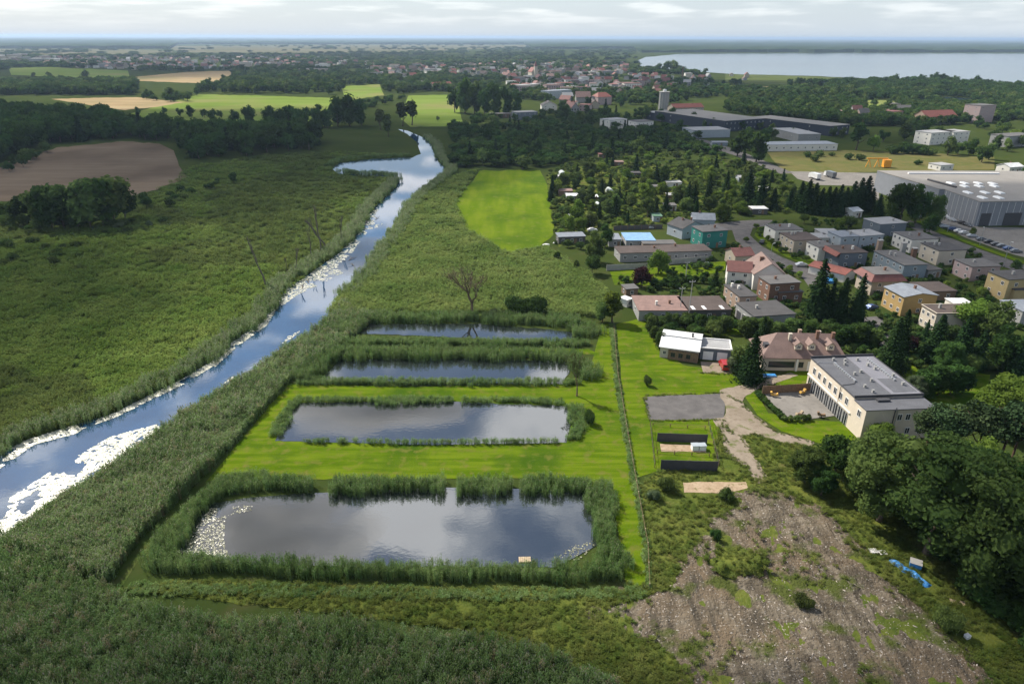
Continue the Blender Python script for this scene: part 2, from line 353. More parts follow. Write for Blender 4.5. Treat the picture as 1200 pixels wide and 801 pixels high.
MEADOW = [(563, 200), (633, 199), (640, 213), (644, 233), (649, 265), (648, 276), (633, 288), (593, 296), (567, 290), (547, 268), (538, 252), (533, 240), (543, 224)]
DIRT = [(700, 716), (740, 704), (780, 692), (800, 660), (826, 628), (850, 600), (880, 578), (920, 578), (975, 606), (1000, 640), (1030, 675), (1080, 715), (1130, 760), (1190, 830), (1200, 900), (830, 900), (812, 790), (780, 760), (730, 738)]
ROUGH = [(130, 690), (240, 680), (500, 688), (735, 692), (758, 684), (750, 570), (770, 552), (834, 540), (842, 498), (868, 508), (905, 516), (950, 521), (1000, 526), (1060, 560), (1300, 600), (1300, 900), (800, 900), (560, 740), (330, 712)]

def swell(poly, k):
    a = np.array(poly, float); c = a.mean(0); s_ = np.abs(a - c).max(0)
    return (c + (a - c) * (1 + np.array([k / s_[0], k * .8 / s_[1]]))).tolist()
POND_A, POND_B, POND_C, POND_D = swell(POND_A, 7), swell(POND_B, 4), swell(POND_C, 4), swell(POND_D, 3)
def lower(p, k=.55, h=2.4):          # the bank itself lies below the visible reed tops
    a = G(*p); t = proj((a.x, a.y, h)); d = (p[1] - t[1]) * k
    return (p[0] + d * .8, p[1] + d)
RIVER = [lower(p) if i >= 36 else p for i, p in enumerate(RIVER)]
sheet('left_marsh', LEFT_MARSH, 0.03, 'marsh_ground', 10, 0)
sheet('middle_marsh', MID_MARSH, 0.04, 'marsh_ground', 10, 0)
sheet('bottom_marsh', BOTTOM_MARSH, 0.03, 'marsh_ground', 10, 0)
sheet('rough_grassland', ROUGH, 0.05, 'rough_grass', 10, 3)
sheet('mown_lawn', LAWN, 0.06, 'lawn', 8, 0.8)
sheet('lawn_strip', [(412, 408), (560, 409), (690, 409), (702, 415), (560, 415), (420, 414)], 0.055, 'lawn', 6, 0.4)
sheet('cottage_lawn', EAST_LAWN, 0.06, 'lawn', 8, 1)
sheet('mown_meadow', MEADOW, 0.06, 'meadow', 5, 1.2)
# bare soil: a low uneven spread of earth whose rim sinks under the grass
DW = GA(DIRT)[:, :2]; lo_, hi_ = DW.min(0) - 4, DW.max(0) + 4; lo_[1] = max(lo_[1], 44); st = 0.4
gx = np.arange(lo_[0], hi_[0], st); gy = np.arange(lo_[1], hi_[1], st); XX, YY = np.meshgrid(gx, gy); PT = np.stack([XX.ravel(), YY.ravel()], 1)
dd = np.full(len(PT), 1e9)
for i in range(len(DW)):
    a_, b_ = DW[i], DW[(i + 1) % len(DW)]; ab = b_ - a_; t_ = np.clip(((PT - a_) @ ab) / (ab @ ab), 0, 1); dd = np.minimum(dd, np.hypot(*(PT - a_ - t_[:, None] * ab).T))
sd = np.where(inpoly(PT, DW.tolist()), dd, -dd)
ZZ = np.array([0.1 + 0.42 * noise.fractal(Vector((x * .22, y * .22, 4.1)), .9, 2.1, 5) + .1 * noise.fractal(Vector((x * 1.3, y * .35, 9.1)), .8, 2.0, 3) for x, y in PT]) + np.clip(sd * .12, -1.2, .12)
ZZ = np.where(sd < -3.5, -1, ZZ); nx_ = len(gx); F_ = []
for j in range(len(gy) - 1):
    for i in range(nx_ - 1):
        q_ = (j * nx_ + i, j * nx_ + i + 1, (j + 1) * nx_ + i + 1, (j + 1) * nx_ + i)
        if max(ZZ[k_] for k_ in q_) > .04: F_.append(q_)
link('bare_soil', mesh_np('bare_soil', np.concatenate([PT, ZZ[:, None]], 1), F_, ['dirt'], True))['kind'] = 'structure'
def soil_z(P):
    i = np.clip(((P[:, 0] - gx[0]) / st).astype(int), 0, nx_ - 1); j = np.clip(((P[:, 1] - gy[0]) / st).astype(int), 0, len(gy) - 1); return np.maximum(ZZ.reshape(len(gy), nx_)[j, i], .05)
sheet('river', RIVER, 0.1, 'river_water', 5, 1.0)
sheet('lake', LAKE, 0.3, 'lake_water', 8, 0.5)
sheet('backwater', BACKWATER, 0.3, 'lake_water', 5, 0.5)
for p in (POND_A, POND_B, POND_C, POND_D): sheet('pond', p, 0.1, 'pond_water', 6, 1.2)

sheet('ploughed_field', [(-200, 245), (-60, 205), (0, 193), (67, 173), (143, 166), (187, 168), (203, 177), (213, 200), (219, 208), (190, 220), (155, 230), (0, 236)], 0.1, 'plough', 6, 1)
sheet('stubble_field', [(60, 116), (160, 114), (215, 120), (180, 126), (147, 129), (110, 124)], 0.15, 'stubble', 5, 0.5)
sheet('green_field', [(147, 135), (233, 111), (300, 112), (390, 115), (390, 148), (260, 148), (200, 142)], 0.12, 'far_field', 5, 0.6)
sheet('green_field', [(10, 80), (60, 79), (150, 83), (152, 91), (80, 91), (13, 88)], 0.2, 'far_field', 5, 0.4)
sheet('stubble_field', [(150, 91), (215, 85), (272, 83), (268, 94), (240, 98), (160, 95)], 0.25, 'stubble', 5, 0.4)
sheet('green_field', [(478, 112), (535, 111), (543, 148), (482, 149), (470, 140)], 0.12, 'far_field', 5, 0.8)
sheet('green_field', [(400, 101), (445, 99), (450, 112), (405, 118)], 0.14, 'far_field', 5, 0.6)
sheet('green_field', [(850, 86.6), (960, 89.5), (1035, 95), (1010, 99), (900, 100), (850, 96)], 0.2, 'dull_field', 5, 0.3)
sheet('stubble_field', [(845, 100), (960, 103), (965, 107), (850, 105)], 0.2, 'stubble', 5, 0.2)
sheet('green_field', [(1005, 118), (1045, 117), (1060, 130), (1015, 132)], 0.15, 'far_field', 5, 0.4)
sheet('pale_field', [(-100, 57.2), (90, 57.2), (200, 59), (205, 62.5), (110, 65.5), (-100, 66.5)], 0.4, 'pale_field', 10, 0.3)
sheet('pale_field', [(195, 54.4), (400, 52.4), (620, 53), (622, 55.5), (470, 61), (330, 62.5), (210, 62)], 0.5, 'pale_field', 10, 0.3)
sheet('rough_field', [(898, 178), (990, 176), (1100, 180), (1165, 184), (1165, 199), (920, 204)], 0.1, 'dry_field', 5, 0.6)

# yards, roads, paths near the houses
sheet('asphalt_pad', [(755, 465), (800, 463), (852, 461), (849, 476), (848, 491), (800, 492), (761, 493)], 0.09, 'asphalt', 5, 0.7)
sheet('gravel_drive', [(842, 457), (866, 452), (890, 447), (924, 437), (936, 440), (905, 450), (876, 462), (868, 470), (885, 488), (910, 506), (955, 518), (950, 523), (915, 518), (884, 508), (868, 512), (852, 505), (840, 500), (836, 491), (848, 489), (850, 474)], 0.1, 'gravel', 4, 1.8)
sheet('gravel_track', [(842, 498), (866, 506), (880, 526), (900, 560), (888, 566), (872, 545), (850, 530)], 0.09, 'gravel', 4, 3)
sheet('drive_lawn', [(869, 459), (884, 455), (900, 484), (955, 493), (1000, 494), (1020, 523), (960, 519), (915, 505), (888, 487)], 0.07, 'lawn', 5, 0.4)
sheet('villa_lawn', [(925, 432), (952, 431), (954, 449), (908, 452)], 0.07, 'lawn', 5, 0.4)
sheet('patio', [(895, 460), (950, 456), (988, 486), (942, 492), (915, 491)], 0.12, 'concrete_yard', 6, 0)
sheet('office_lawn', [(1045, 420), (1110, 426), (1160, 440), (1150, 490), (1098, 486)], 0.05, 'lawn', 6, 1)
sheet('garage_forecourt', [(821, 424), (856, 425), (858, 438), (824, 437)], 0.09, 'gravel', 5, 0.5)
sheet('sand_strip', [(800, 566), (820, 564.5), (874, 565), (876, 572), (850, 578), (802, 577)], 0.1, 'sand', 5, 0.6)
sheet('residential_road', [(835, 262), (880, 258), (905, 258), (908, 264), (882, 267), (879, 276), (892, 288), (915, 301), (940, 311), (962, 322), (965, 336), (948, 336), (938, 322), (905, 309), (878, 296), (862, 282), (858, 270), (835, 269)], 0.1, 'asphalt', 5, 0.2)
sheet('street', [(1058, 262), (1066, 258), (1100, 274), (1150, 293), (1250, 328), (1250, 340), (1150, 303), (1100, 284)], 0.1, 'asphalt', 8, 0)
sheet('verge', [(1068, 257), (1092, 262), (1130, 281), (1180, 299), (1250, 322), (1250, 327), (1150, 291.5), (1100, 272)], 0.08, 'lawn', 8, 0.2)
sheet('factory_yard', [(1092, 258), (1108, 250), (1147, 266), (1260, 268), (1260, 318), (1180, 296), (1130, 278)], 0.07, 'concrete_yard', 8, 0.2)
sheet('truck_yard', [(925, 201), (1030, 203), (1030, 235), (1010, 232), (1000, 218), (960, 217), (935, 210)], 0.11, 'concrete_yard', 6, 0.3)
sheet('service_road', [(785, 157), (800, 157), (830, 165), (870, 178), (930, 203), (915, 204), (860, 182), (820, 170)], 0.12, 'asphalt', 6, 0.2)
sheet('front_garden', [(890, 262), (905, 264), (940, 285), (960, 300), (962, 318), (930, 305), (900, 290), (884, 276)], 0.08, 'lawn', 5, 0.4)
sheet('garden_lawn', [(715, 318), (830, 308), (850, 306), (850, 318), (760, 334), (720, 334)], 0.07, 'lawn', 5, 0.5)
sheet('garden_lawn', [(837, 377), (866, 375), (868, 392), (838, 394)], 0.07, 'lawn', 5, 0.4)
sheet('driveway', [(1010, 372), (1032, 370), (1046, 394), (1044, 410), (1020, 400)], 0.06, 'asphalt', 5, 0.3)
sheet('garden_lawn', [(1150, 395), (1190, 398), (1190, 420), (1155, 415)], 0.06, 'lawn', 5, 0.6)
sheet('allotment_garden', [(640, 205), (700, 190), (760, 190), (830, 225), (840, 258), (760, 262), (700, 270), (655, 290), (648, 250)], 0.05, 'rough_grass', 5, 0.6)
sheet('garden_path', [(722, 236), (727, 236), (744, 262), (738, 262)], 0.09, 'lawn', 4, 0.3)

# ------------------------------------------------------------------ vegetation meshes (unit height)
def unit(v): return v / (np.linalg.norm(v, axis=-1, keepdims=True) + 1e-9)
def quads(C, N, size, rng, aspect=0.75):
    n = len(C); a = unit(np.cross(N, rng.normal(size=(n, 3)))); b = np.cross(N, a)
    s = (size * (0.65 + 0.7 * rng.random(n)))[:, None]
    a = a * s; b = b * s * aspect
    bend = N * s * 0.25
    V = np.stack([C - a - bend, C - b, C + a - bend, C + b], 1).reshape(-1, 3)
    F = np.arange(n * 4).reshape(n, 4)
    return V, F
_ico = {}
def ico(sub):
    if sub not in _ico:
        bm = bmesh.new(); bmesh.ops.create_icosphere(bm, subdivisions=sub, radius=1)
        _ico[sub] = (np.array([v.co[:] for v in bm.verts]), [[v.index for v in f.verts] for f in bm.faces]); bm.free()
    return _ico[sub]
def merge(parts):
    V = []; F = []; o = 0
    for v, f in parts:
        V.append(np.asarray(v)); F += [[int(i) + o for i in q] for q in f]; o += len(v)
    return np.concatenate(V), F
def crown(seed, lobes, leaves, leaf, rx=0.31, rz=0.44, cz=0.54, lobe_r=0.15, core=1, flat_bottom=0.85, spread=0.8):
    rng = np.random.default_rng(seed); parts = []
    for i in range(lobes):
        d = unit(rng.normal(size=3)); d[2] = d[2] if d[2] > -flat_bottom else -d[2] * 0.5
        k = spread * (0.35 + 0.65 * rng.random() ** 0.5) if i else 0.0
        c = np.array([d[0] * rx * k, d[1] * rx * k, cz + d[2] * rz * k])
        r = lobe_r * (0.75 + 0.6 * rng.random()) * (1.25 if i == 0 else 1)
        n = int(leaves / lobes * (0.7 + 0.6 * rng.random()))
        D = unit(rng.normal(size=(n, 3)) + np.array([0, 0, 0.25]))
        rr = r * (0.72 + 0.42 * rng.random(n))[:, None]
        P = c + D * rr * np.array([1.1, 1.1, 0.9])
        N = unit(D + 0.7 * rng.normal(size=(n, 3)))
        parts.append(quads(P, N, leaf, rng))
        if core:
            v, f = ico(core); w = 1 + 0.18 * rng.normal(size=(len(v), 1))
            parts.append((c + v * w * r * 0.72, f))
    return merge(parts)
def trunk_mesh(seed, h=0.45, r=0.022, limbs=5, sides=6, top=0.62):
    rnd = random.Random(seed); m = MB()
    x = rnd.uniform(-.02, .02); y = rnd.uniform(-.02, .02)
    m.tube([(0, 0, -0.01), (0, 0, 0.03), (x, y, h * 0.6), (x * 2, y * 2, top)], [r * 1.6, r * 1.1, r * 0.85, r * 0.3], sides)
    for i in range(limbs):
        a = 2 * math.pi * i / limbs + rnd.uniform(-.4, .4); z = h * rnd.uniform(0.55, 1.1); l = rnd.uniform(.12, .2)
        m.tube([(x, y, z), (math.cos(a) * l * .5, math.sin(a) * l * .5, z + .07), (math.cos(a) * l, math.sin(a) * l, z + .2)], [r * .55, r * .4, r * .12], 5)
    return m
def spruce(seed, layers, per, leaf, R0=0.24, power=0.8, z0=0.03):
    rng = np.random.default_rng(seed); C = []; N = []
    for k in range(layers):
        t = (k + rng.random() * 0.5) / layers; z = z0 + (1 - z0) * t
        r = R0 * (1 - t) ** power * (0.85 + 0.3 * rng.random()) + 0.006
        n = max(4, int(per * (1 - t * 0.75)))
        a = 2 * np.pi * (np.arange(n) / n + rng.random()); rl = r * (0.6 + 0.5 * rng.random(n))
        for q in (0.4, 0.75, 1.0):
            P = np.stack([np.cos(a) * rl * q, np.sin(a) * rl * q, np.full(n, z) - 0.22 * rl * q + 0.008 * rng.normal(size=n)], 1)
            C.append(P); N.append(unit(np.stack([np.cos(a) * 0.6, np.sin(a) * 0.6, np.ones(n) * 0.9], 1) + 0.45 * rng.normal(size=(n, 3))))
    C = np.concatenate(C); N = np.concatenate(N)
    V, F = quads(C, N, leaf, rng, 0.6)
    v, f = ico(1); 
    cone = [(np.concatenate([np.stack([np.cos(np.arange(9) * 2 * np.pi / 9) * R0 * 0.66, np.sin(np.arange(9) * 2 * np.pi / 9) * R0 * 0.66, np.full(9, z0 + 0.02)], 1), [[0, 0, 0.93]]]), [[i, (i + 1) % 9, 9] for i in range(9)])]
    return merge([(V, F)] + cone)
def bare_tree(seed, depth=5, r0=0.018, spread=0.55, upright=0.25, first=0.22, shrink=0.78, twigs=True):
    rnd = random.Random(seed); m = MB()
    def grow(p, d, L, r, k):
        q = p + d * L * 0.5 + Vector((rnd.uniform(-1, 1), rnd.uniform(-1, 1), 0)) * L * 0.06; e = p + d * L
        m.tube([p, q, e], [r, r * 0.85, r * 0.68], 5 if k > 2 else 3)
        if k == 0: return
        for i in range(rnd.choice((2, 3)) if k > 1 else 3):
            nd = (d + Vector((rnd.uniform(-1, 1), rnd.uniform(-1, 1), rnd.uniform(-.6, .8))) * spread + Vector((0, 0, upright))).normalized()
            grow(e, nd, L * shrink * rnd.uniform(.75, 1.1), r * 0.62, k - 1)
    grow(Vector((0, 0, -0.01)), Vector((0.02, 0, 1)), first, r0, depth)
    z = max(v[2] for v in m.v); m.v = [(a / z, b / z, c / z) for a, b, c in m.v]
    return m
def clump(seed, blades, r, w, lean=0.25, segs=2):
    rnd = random.Random(seed); V = []; F = []
    for i in range(blades):
        a = rnd.uniform(0, 6.283); q = r * math.sqrt(rnd.random()); x, y = math.cos(a) * q, math.sin(a) * q
        h = rnd.uniform(0.6, 1.05); b = rnd.uniform(0, 6.283); ln = rnd.uniform(0.05, lean) * h
        dx, dy = math.cos(a + rnd.uniform(-1, 1)) * ln, math.sin(a + rnd.uniform(-1, 1)) * ln; ux, uy = math.cos(b) * w, math.sin(b) * w
        o = len(V)
        V += [(x - ux * .6, y - uy * .6, -0.05), (x + ux * .6, y + uy * .6, -0.05), (x + dx * .4 + ux, y + dy * .4 + uy, h * .6), (x + dx * .4 - ux, y + dy * .4 - uy, h * .6), (x + dx, y + dy, h)]
        F += [(o, o + 1, o + 2, o + 3), (o + 3, o + 2, o + 4)]
    return V, F

def clump_leafy(seed, stalks, r, leaf=0.42, w=0.1, per=4, lean=0.2, plume=0.0):
    rnd = random.Random(seed); V = []; F = []; MI = []
    for i in range(stalks):
        a = rnd.uniform(0, 6.283); q = r * math.sqrt(rnd.random()); x, y = math.cos(a) * q, math.sin(a) * q
        h = rnd.uniform(0.6, 1.05); lx, ly = rnd.uniform(-lean, lean), rnd.uniform(-lean, lean); o = len(V); ww = w * .35
        V += [(x - ww, y, -.05), (x + ww, y, -.05), (x + lx, y + ly, h)]; F.append((o, o + 1, o + 2))
        for k in range(per):
            t = 0.4 + 0.6 * (k + rnd.random()) / per; b = rnd.uniform(0, 6.283); c_, s_ = math.cos(b), math.sin(b); l_ = leaf * rnd.uniform(.6, 1.1) * (1.25 - .5 * t)
            bx, by, bz = x + lx * t, y + ly * t, h * t; up_ = rnd.uniform(.04, .16); dr = rnd.uniform(-.06, .06); wx, wy = -s_ * w * .5, c_ * w * .5; o = len(V)
            V += [(bx, by, bz), (bx + c_ * l_ * .5 + wx, by + s_ * l_ * .5 + wy, bz + up_), (bx + c_ * l_ * .5 - wx, by + s_ * l_ * .5 - wy, bz + up_), (bx + c_ * l_, by + s_ * l_, bz + up_ + dr)]
            F += [(o, o + 1, o + 2), (o + 1, o + 3, o + 2)]
        MI += [0] * (len(F) - len(MI))
        if rnd.random() < plume:              # flower head at the tip, added pale to brighten the reed tops
            o = len(V); b = rnd.uniform(0, 6.283); c_, s_ = math.cos(b) * .16, math.sin(b) * .16; x1, y1 = x + lx, y + ly
            V += [(x1 - c_ * .2, y1 - s_ * .2, h - .08), (x1 + c_ * .5 - s_ * .4, y1 + s_ * .5 + c_ * .4, h + .03), (x1 + c_, y1 + s_, h + .06), (x1 + c_ * .5 + s_ * .4, y1 + s_ * .5 - c_ * .4, h + .03)]
            F.append((o, o + 1, o + 2, o + 3)); MI.append(1)
    return V, F, MI
CR = {}; TR = {}
def reg(key, vf, mat='leaf_mid'): CR.setdefault(key, []).append(mesh_np('crown', vf[0], vf[1], [mat]))
def regt(key, mb, mat='bark'): TR.setdefault(key, []).append(mb.mesh('trunk', mat, True))
for s in range(4):
    reg('broad_near', crown(10 + s, 62, 11000, 0.0145, lobe_r=0.085, core=1, spread=0.92))
    reg('broad_mid', crown(20 + s, 28, 2900, 0.023, 0.31, 0.46, 0.52, 0.115, 1, 0.95, 0.88))
    reg('broad_far', crown(30 + s, 16, 460, 0.04, 0.31, 0.47, 0.5, 0.135, 1, 0.98, 0.8))
    regt('broad_near', trunk_mesh(s, limbs=7)); regt('broad_mid', trunk_mesh(s + 5)); regt('broad_far', trunk_mesh(s + 9, limbs=3, sides=5))
for s in range(2):
    reg('round_near', crown(40 + s, 18, 3600, 0.024, 0.42, 0.42, 0.54, 0.2, 2, 0.9)); reg('round_mid', crown(44 + s, 13, 1300, 0.04, 0.42, 0.42, 0.54, 0.2, 1, 0.9)); reg('round_far', crown(48 + s, 9, 220, 0.085, 0.42, 0.42, 0.5, 0.22, 1, 0.9))
    for k in ('near', 'mid', 'far'): regt('round_' + k, trunk_mesh(s + 50, 0.3, 0.025, 4, 5, 0.5))
    reg('shrub_near', crown(60 + s, 16, 2600, 0.035, 0.75, 0.5, 0.42, 0.3, 1, 0.4)); reg('shrub_mid', crown(64 + s, 12, 800, 0.06, 0.75, 0.5, 0.42, 0.3, 1, 0.4)); reg('shrub_far', crown(68 + s, 8, 160, 0.12, 0.75, 0.5, 0.4, 0.32, 1, 0.4))
    for k in ('near', 'mid', 'far'): regt('shrub_' + k, trunk_mesh(s + 60, 0.2, 0.03, 5, 5, 0.4))
    reg('poplar_near', crown(70 + s, 22, 3400, 0.02, 0.1, 0.46, 0.52, 0.075, 1, 0.95)); reg('poplar_mid', crown(72 + s, 20, 1500, 0.026, 0.1, 0.46, 0.52, 0.075, 1, 0.95)); reg('poplar_far', crown(74 + s, 14, 300, 0.045, 0.1, 0.46, 0.52, 0.08, 1, 0.95))
    for k in ('near', 'mid', 'far'): regt('poplar_' + k, trunk_mesh(s + 70, 0.3, 0.014, 3, 5, 0.8))
    reg('spruce_near', spruce(80 + s, 46, 26, 0.022), 'needle'); reg('spruce_mid', spruce(84 + s, 30, 18, 0.03), 'needle'); reg('spruce_far', spruce(88 + s, 15, 10, 0.055), 'needle')
    for k in ('near', 'mid', 'far'): regt('spruce_' + k, MB().tube([(0, 0, -0.01), (0, 0, 0.5), (0, 0, 0.97)], [0.018, 0.011, 0.003], 5))
    reg('pine_near', crown(90 + s, 18, 2200, 0.02, 0.2, 0.2, 0.78, 0.085, 0, 0.6, 1.0), 'pine_needle'); reg('pine_mid', crown(92 + s, 14, 900, 0.03, 0.2, 0.2, 0.78, 0.09, 0, 0.6, 1.0), 'pine_needle'); reg('pine_far', crown(94 + s, 8, 200, 0.055, 0.2, 0.2, 0.78, 0.1, 1, 0.6), 'pine_needle')
    for k in ('near', 'mid', 'far'): regt('pine_' + k, trunk_mesh(s + 90, 0.75, 0.013, 6, 6, 0.93), 'bark_red')
    reg('thuja_near', crown(96 + s, 22, 2600, 0.028, 0.16, 0.44, 0.5, 0.12, 1, 0.95, 0.85), 'leaf_dark'); reg('thuja_mid', crown(98 + s, 16, 900, 0.04, 0.16, 0.44, 0.5, 0.13, 1, 0.95, 0.85), 'leaf_dark'); reg('thuja_far', crown(99 + s, 9, 200, 0.08, 0.16, 0.44, 0.5, 0.15, 1, 0.95, 0.85), 'leaf_dark')
    for k in ('near', 'mid', 'far'): regt('thuja_' + k, trunk_mesh(s + 95, 0.2, 0.014, 3, 5, 0.5))
for s in range(2):
    b = bare_tree(s + 4, 6, 0.014, 0.6, 0.3, 0.16, .84); b2 = b.mesh('trunk', 'twig')
    TR.setdefault('bare_any', []).append(b2)
    rng = np.random.default_rng(s); bv = np.array(b.v); sel = bv[bv[:, 2] > 0.45]; sel = sel[rng.integers(0, len(sel), 700)] + 0.012 * rng.normal(size=(700, 3))
    CR.setdefault('bare_any', []).append(mesh_np('crown', *quads(np.concatenate([sel, sel + 0.03 * rng.normal(size=sel.shape)]), unit(rng.normal(size=(1400, 3))), 0.008, rng, .3), ['twig']))
    TR.setdefault('dead_any', []).append(bare_tree(s + 21, 3, 0.016, 0.32, 0.5, 0.42, 0.6).mesh('trunk', 'dead_wood'))
    sv = rng.integers(0, len(bv), 900); sv = bv[sv]; sv = sv[sv[:, 2] > 0.35] ; sv = sv + 0.03 * rng.normal(size=sv.shape)
    TR.setdefault('sparse_any', []).append(b2)
    CR.setdefault('sparse_any', []).append(mesh_np('crown', *quads(sv, unit(rng.normal(size=sv.shape)), 0.013, rng), ['leaf_olive']))
NAME = {'broad': 'broadleaf_tree', 'round': 'round_tree', 'shrub': 'shrub', 'poplar': 'poplar_tree', 'spruce': 'spruce_tree', 'pine': 'pine_tree', 'thuja': 'thuja_tree', 'bare': 'bare_tree', 'dead': 'dead_tree', 'sparse': 'sparse_tree'}
CATS = {'shrub': 'shrub'}
_trnd = random.Random(5)
TREES = []; LABG = {}
def tree(kind, px, base, top=None, h=None, label=None, group=None, w=1.0, mat=None, lean=None, xy=None, name=None):
    p = G(px, base) if xy is None else Vector((xy[0], xy[1], 0))
    d = math.hypot(p.x, p.y)
    if h is None: h = height_to(p.x, p.y, top)
    key = kind + '_any' if kind in ('bare', 'dead', 'sparse') else kind + ('_near' if d < 190 else '_mid' if d < 420 else '_far')
    o = thing(name or NAME[kind], label, CATS.get(kind, 'tree'), p, _trnd.uniform(0, 6.28), group)
    o.scale = (h * w, h * w, h)
    if lean: o.rotation_euler = (lean[0], lean[1], o.rotation_euler[2])
    k = _trnd.randrange(4)
    t = TR[key]; link('trunk', t[k % len(t)], o)
    if key in CR:
        c = CR[key]; link('crown', c[k % len(c)], o, mat=mat or c[k % len(c)].materials[0])
    if label:
        if label in LABG and LABG[label] != group: o['group'] = LABG[label] or group or 'alike trees'
        LABG.setdefault(label, group)
    TREES.append((px, base, o)); return o

# ------------------------------------------------------------------ uncountable plants, laid with geometry nodes
def proto(name, mesh):
    return bpy.data.objects.new(name, mesh)
def protos(name, meshes):
    c = bpy.data.collections.new(name)
    for m in meshes: c.objects.link(proto(m.name, m))
    return c
def scatter(name, P, coll, n_proto, rng, scl, label, cat, jit=0.25, mat=None, tilt=0.0):
    P = np.asarray(P, np.float32); n = len(P)
    me = bpy.data.meshes.new(name); me.vertices.add(n); me.vertices.foreach_set('co', P.ravel())
    scl = np.asarray(scl, np.float32)
    if scl.ndim == 1: scl = np.tile(scl, (n, 1))
    S = scl * (1 + jit * (2 * rng.random((n, 1)) - 1)); Rr = np.zeros((n, 3)); Rr[:, 2] = rng.random(n) * 6.283
    if tilt: Rr[:, :2] = tilt * rng.normal(size=(n, 2))
    for an, dat in (('scl', S), ('rot', Rr)):
        a = me.attributes.new(an, 'FLOAT_VECTOR', 'POINT'); a.data.foreach_set('vector', np.asarray(dat, np.float32).ravel())
    a = me.attributes.new('idx', 'INT', 'POINT'); a.data.foreach_set('value', rng.integers(0, n_proto, n).astype(np.int32))
    o = link(name, me); tag(o, label, cat, None, 'stuff')
    ng = bpy.data.node_groups.new(name, 'GeometryNodeTree')
    ng.interface.new_socket('Geometry', in_out='INPUT', socket_type='NodeSocketGeometry'); ng.interface.new_socket('Geometry', in_out='OUTPUT', socket_type='NodeSocketGeometry')
    nd = ng.nodes; gi = nd.new('NodeGroupInput'); go = nd.new('NodeGroupOutput')
    ci = nd.new('GeometryNodeCollectionInfo'); ci.inputs[0].default_value = coll; ci.inputs[1].default_value = True; ci.inputs[2].default_value = True
    ip = nd.new('GeometryNodeInstanceOnPoints'); ip.inputs['Pick Instance'].default_value = True
    def attr(nm, ty):
        q = nd.new('GeometryNodeInputNamedAttribute'); q.data_type = ty; q.inputs[0].default_value = nm; return q.outputs[0]
    lk = ng.links.new
    lk(gi.outputs[0], ip.inputs['Points']); lk(ci.outputs[0], ip.inputs['Instance']); lk(attr('idx', 'INT'), ip.inputs['Instance Index'])
    er = nd.new('FunctionNodeEulerToRotation'); lk(attr('rot', 'FLOAT_VECTOR'), er.inputs[0]); lk(er.outputs[0], ip.inputs['Rotation'])
    lk(attr('scl', 'FLOAT_VECTOR'), ip.inputs['Scale']); lk(ip.outputs[0], go.inputs[0])
    md = o.modifiers.new('scatter', 'NODES'); md.node_group = ng
    return o
def clumps(name, mat, n=4, stalks=10, r=0.55, leaf=0.42, w=0.1, seed=0, plume=0.0):
    ms = []
    for i in range(n):
        V, F, MI = clump_leafy(seed + i, stalks, r, leaf, w, plume=plume); ms.append(mesh_np(name, V, F, [mat, 'reed_plume'], midx=MI))
    return protos(name, ms)
C_REED = clumps('reed_clump', 'reed', 4, 9, 0.5, 0.45, 0.11, 1, .2)
C_REEDG = clumps('reed_clump', 'reed_grey', 4, 9, 0.5, 0.45, 0.11, 11, .4)
C_MARSH = clumps('sedge_clump', 'marsh_grass', 4, 9, 0.65, 0.5, 0.12, 21)
C_SEDGE = clumps('sedge_clump', 'sedge_sunlit', 4, 9, 0.65, 0.5, 0.12, 27)
C_BROWN = clumps('sedge_clump', 'marsh_brown', 4, 9, 0.65, 0.5, 0.12, 31)
C_WILD = clumps('grass_clump', 'wild_grass', 4, 10, 0.5, 0.45, 0.1, 41)
RNG = np.random.default_rng(7)
def dist(P): return np.hypot(P[:, 0], P[:, 1])
def lod_scale(P, h, wid, d0=100.0, p=0.75):
    k = np.maximum(1, dist(P) / d0) ** p
    return np.stack([wid * k, wid * k, np.full(len(P), h)], 1)
PONDS = [POND_A, POND_B, POND_C, POND_D]
def patch(P, s, thr, seed=0):       # keep points where the noise is high
    k = np.array([noise.fractal(Vector((x * s + seed, y * s, 1.3)), 0.9, 2.0, 3) for x, y, _ in P]); return k > thr
def hvar(P, s, amp, seed=0):
    return np.array([1 + amp * noise.fractal(Vector((x * s + seed, y * s, 5.3)), 0.9, 2.0, 3) for x, y, _ in P])

def belt(pts, width, n, rng, wvar=0.3):
    W = GA(pts)[:, :2]; seg = np.diff(W, axis=0); Ls = np.hypot(seg[:, 0], seg[:, 1]); cum = np.concatenate([[0], np.cumsum(Ls)])
    t = rng.random(n) * cum[-1]; i = np.clip(np.searchsorted(cum, t) - 1, 0, len(seg) - 1); f = (t - cum[i]) / Ls[i]
    nrm = np.stack([-seg[:, 1], seg[:, 0]], 1) / Ls[:, None]
    off = (rng.random(n) - 0.5) * width * (1 + wvar * np.sin(t * 0.35) + wvar * 0.6 * np.sin(t * 0.9 + 2))
    p = W[i] + seg[i] * f[:, None] + nrm[i] * off[:, None]
    return np.concatenate([p, np.zeros((n, 1))], 1)
# near reed marsh along the bottom of the picture
P = GA(pix_pts(BOTTOM_MARSH, 17000, RNG)); s = lod_scale(P, 2.3, 0.75); s[:, 2] *= hvar(P, 0.09, 0.5)
C_MIX = protos('reed_mix', [o_.data for o_ in list(C_REED.objects) * 2 + list(C_REEDG.objects)] + [o_.data for o_ in clumps('reed_clump', 'reed_tan', 1, 9, .5, .45, .11, 61, .8).objects])
C_GMIX = protos('reed_grey_mix', [o_.data for o_ in list(C_REEDG.objects) * 2 + list(C_REED.objects)] + [o_.data for o_ in clumps('reed_clump', 'reed_tan', 1, 9, .5, .45, .11, 62, .8).objects])
scatter('reed_marsh', P, C_MIX, 13, RNG, s, 'dense dark green reed marsh along the bottom edge', 'reeds', 0.3)
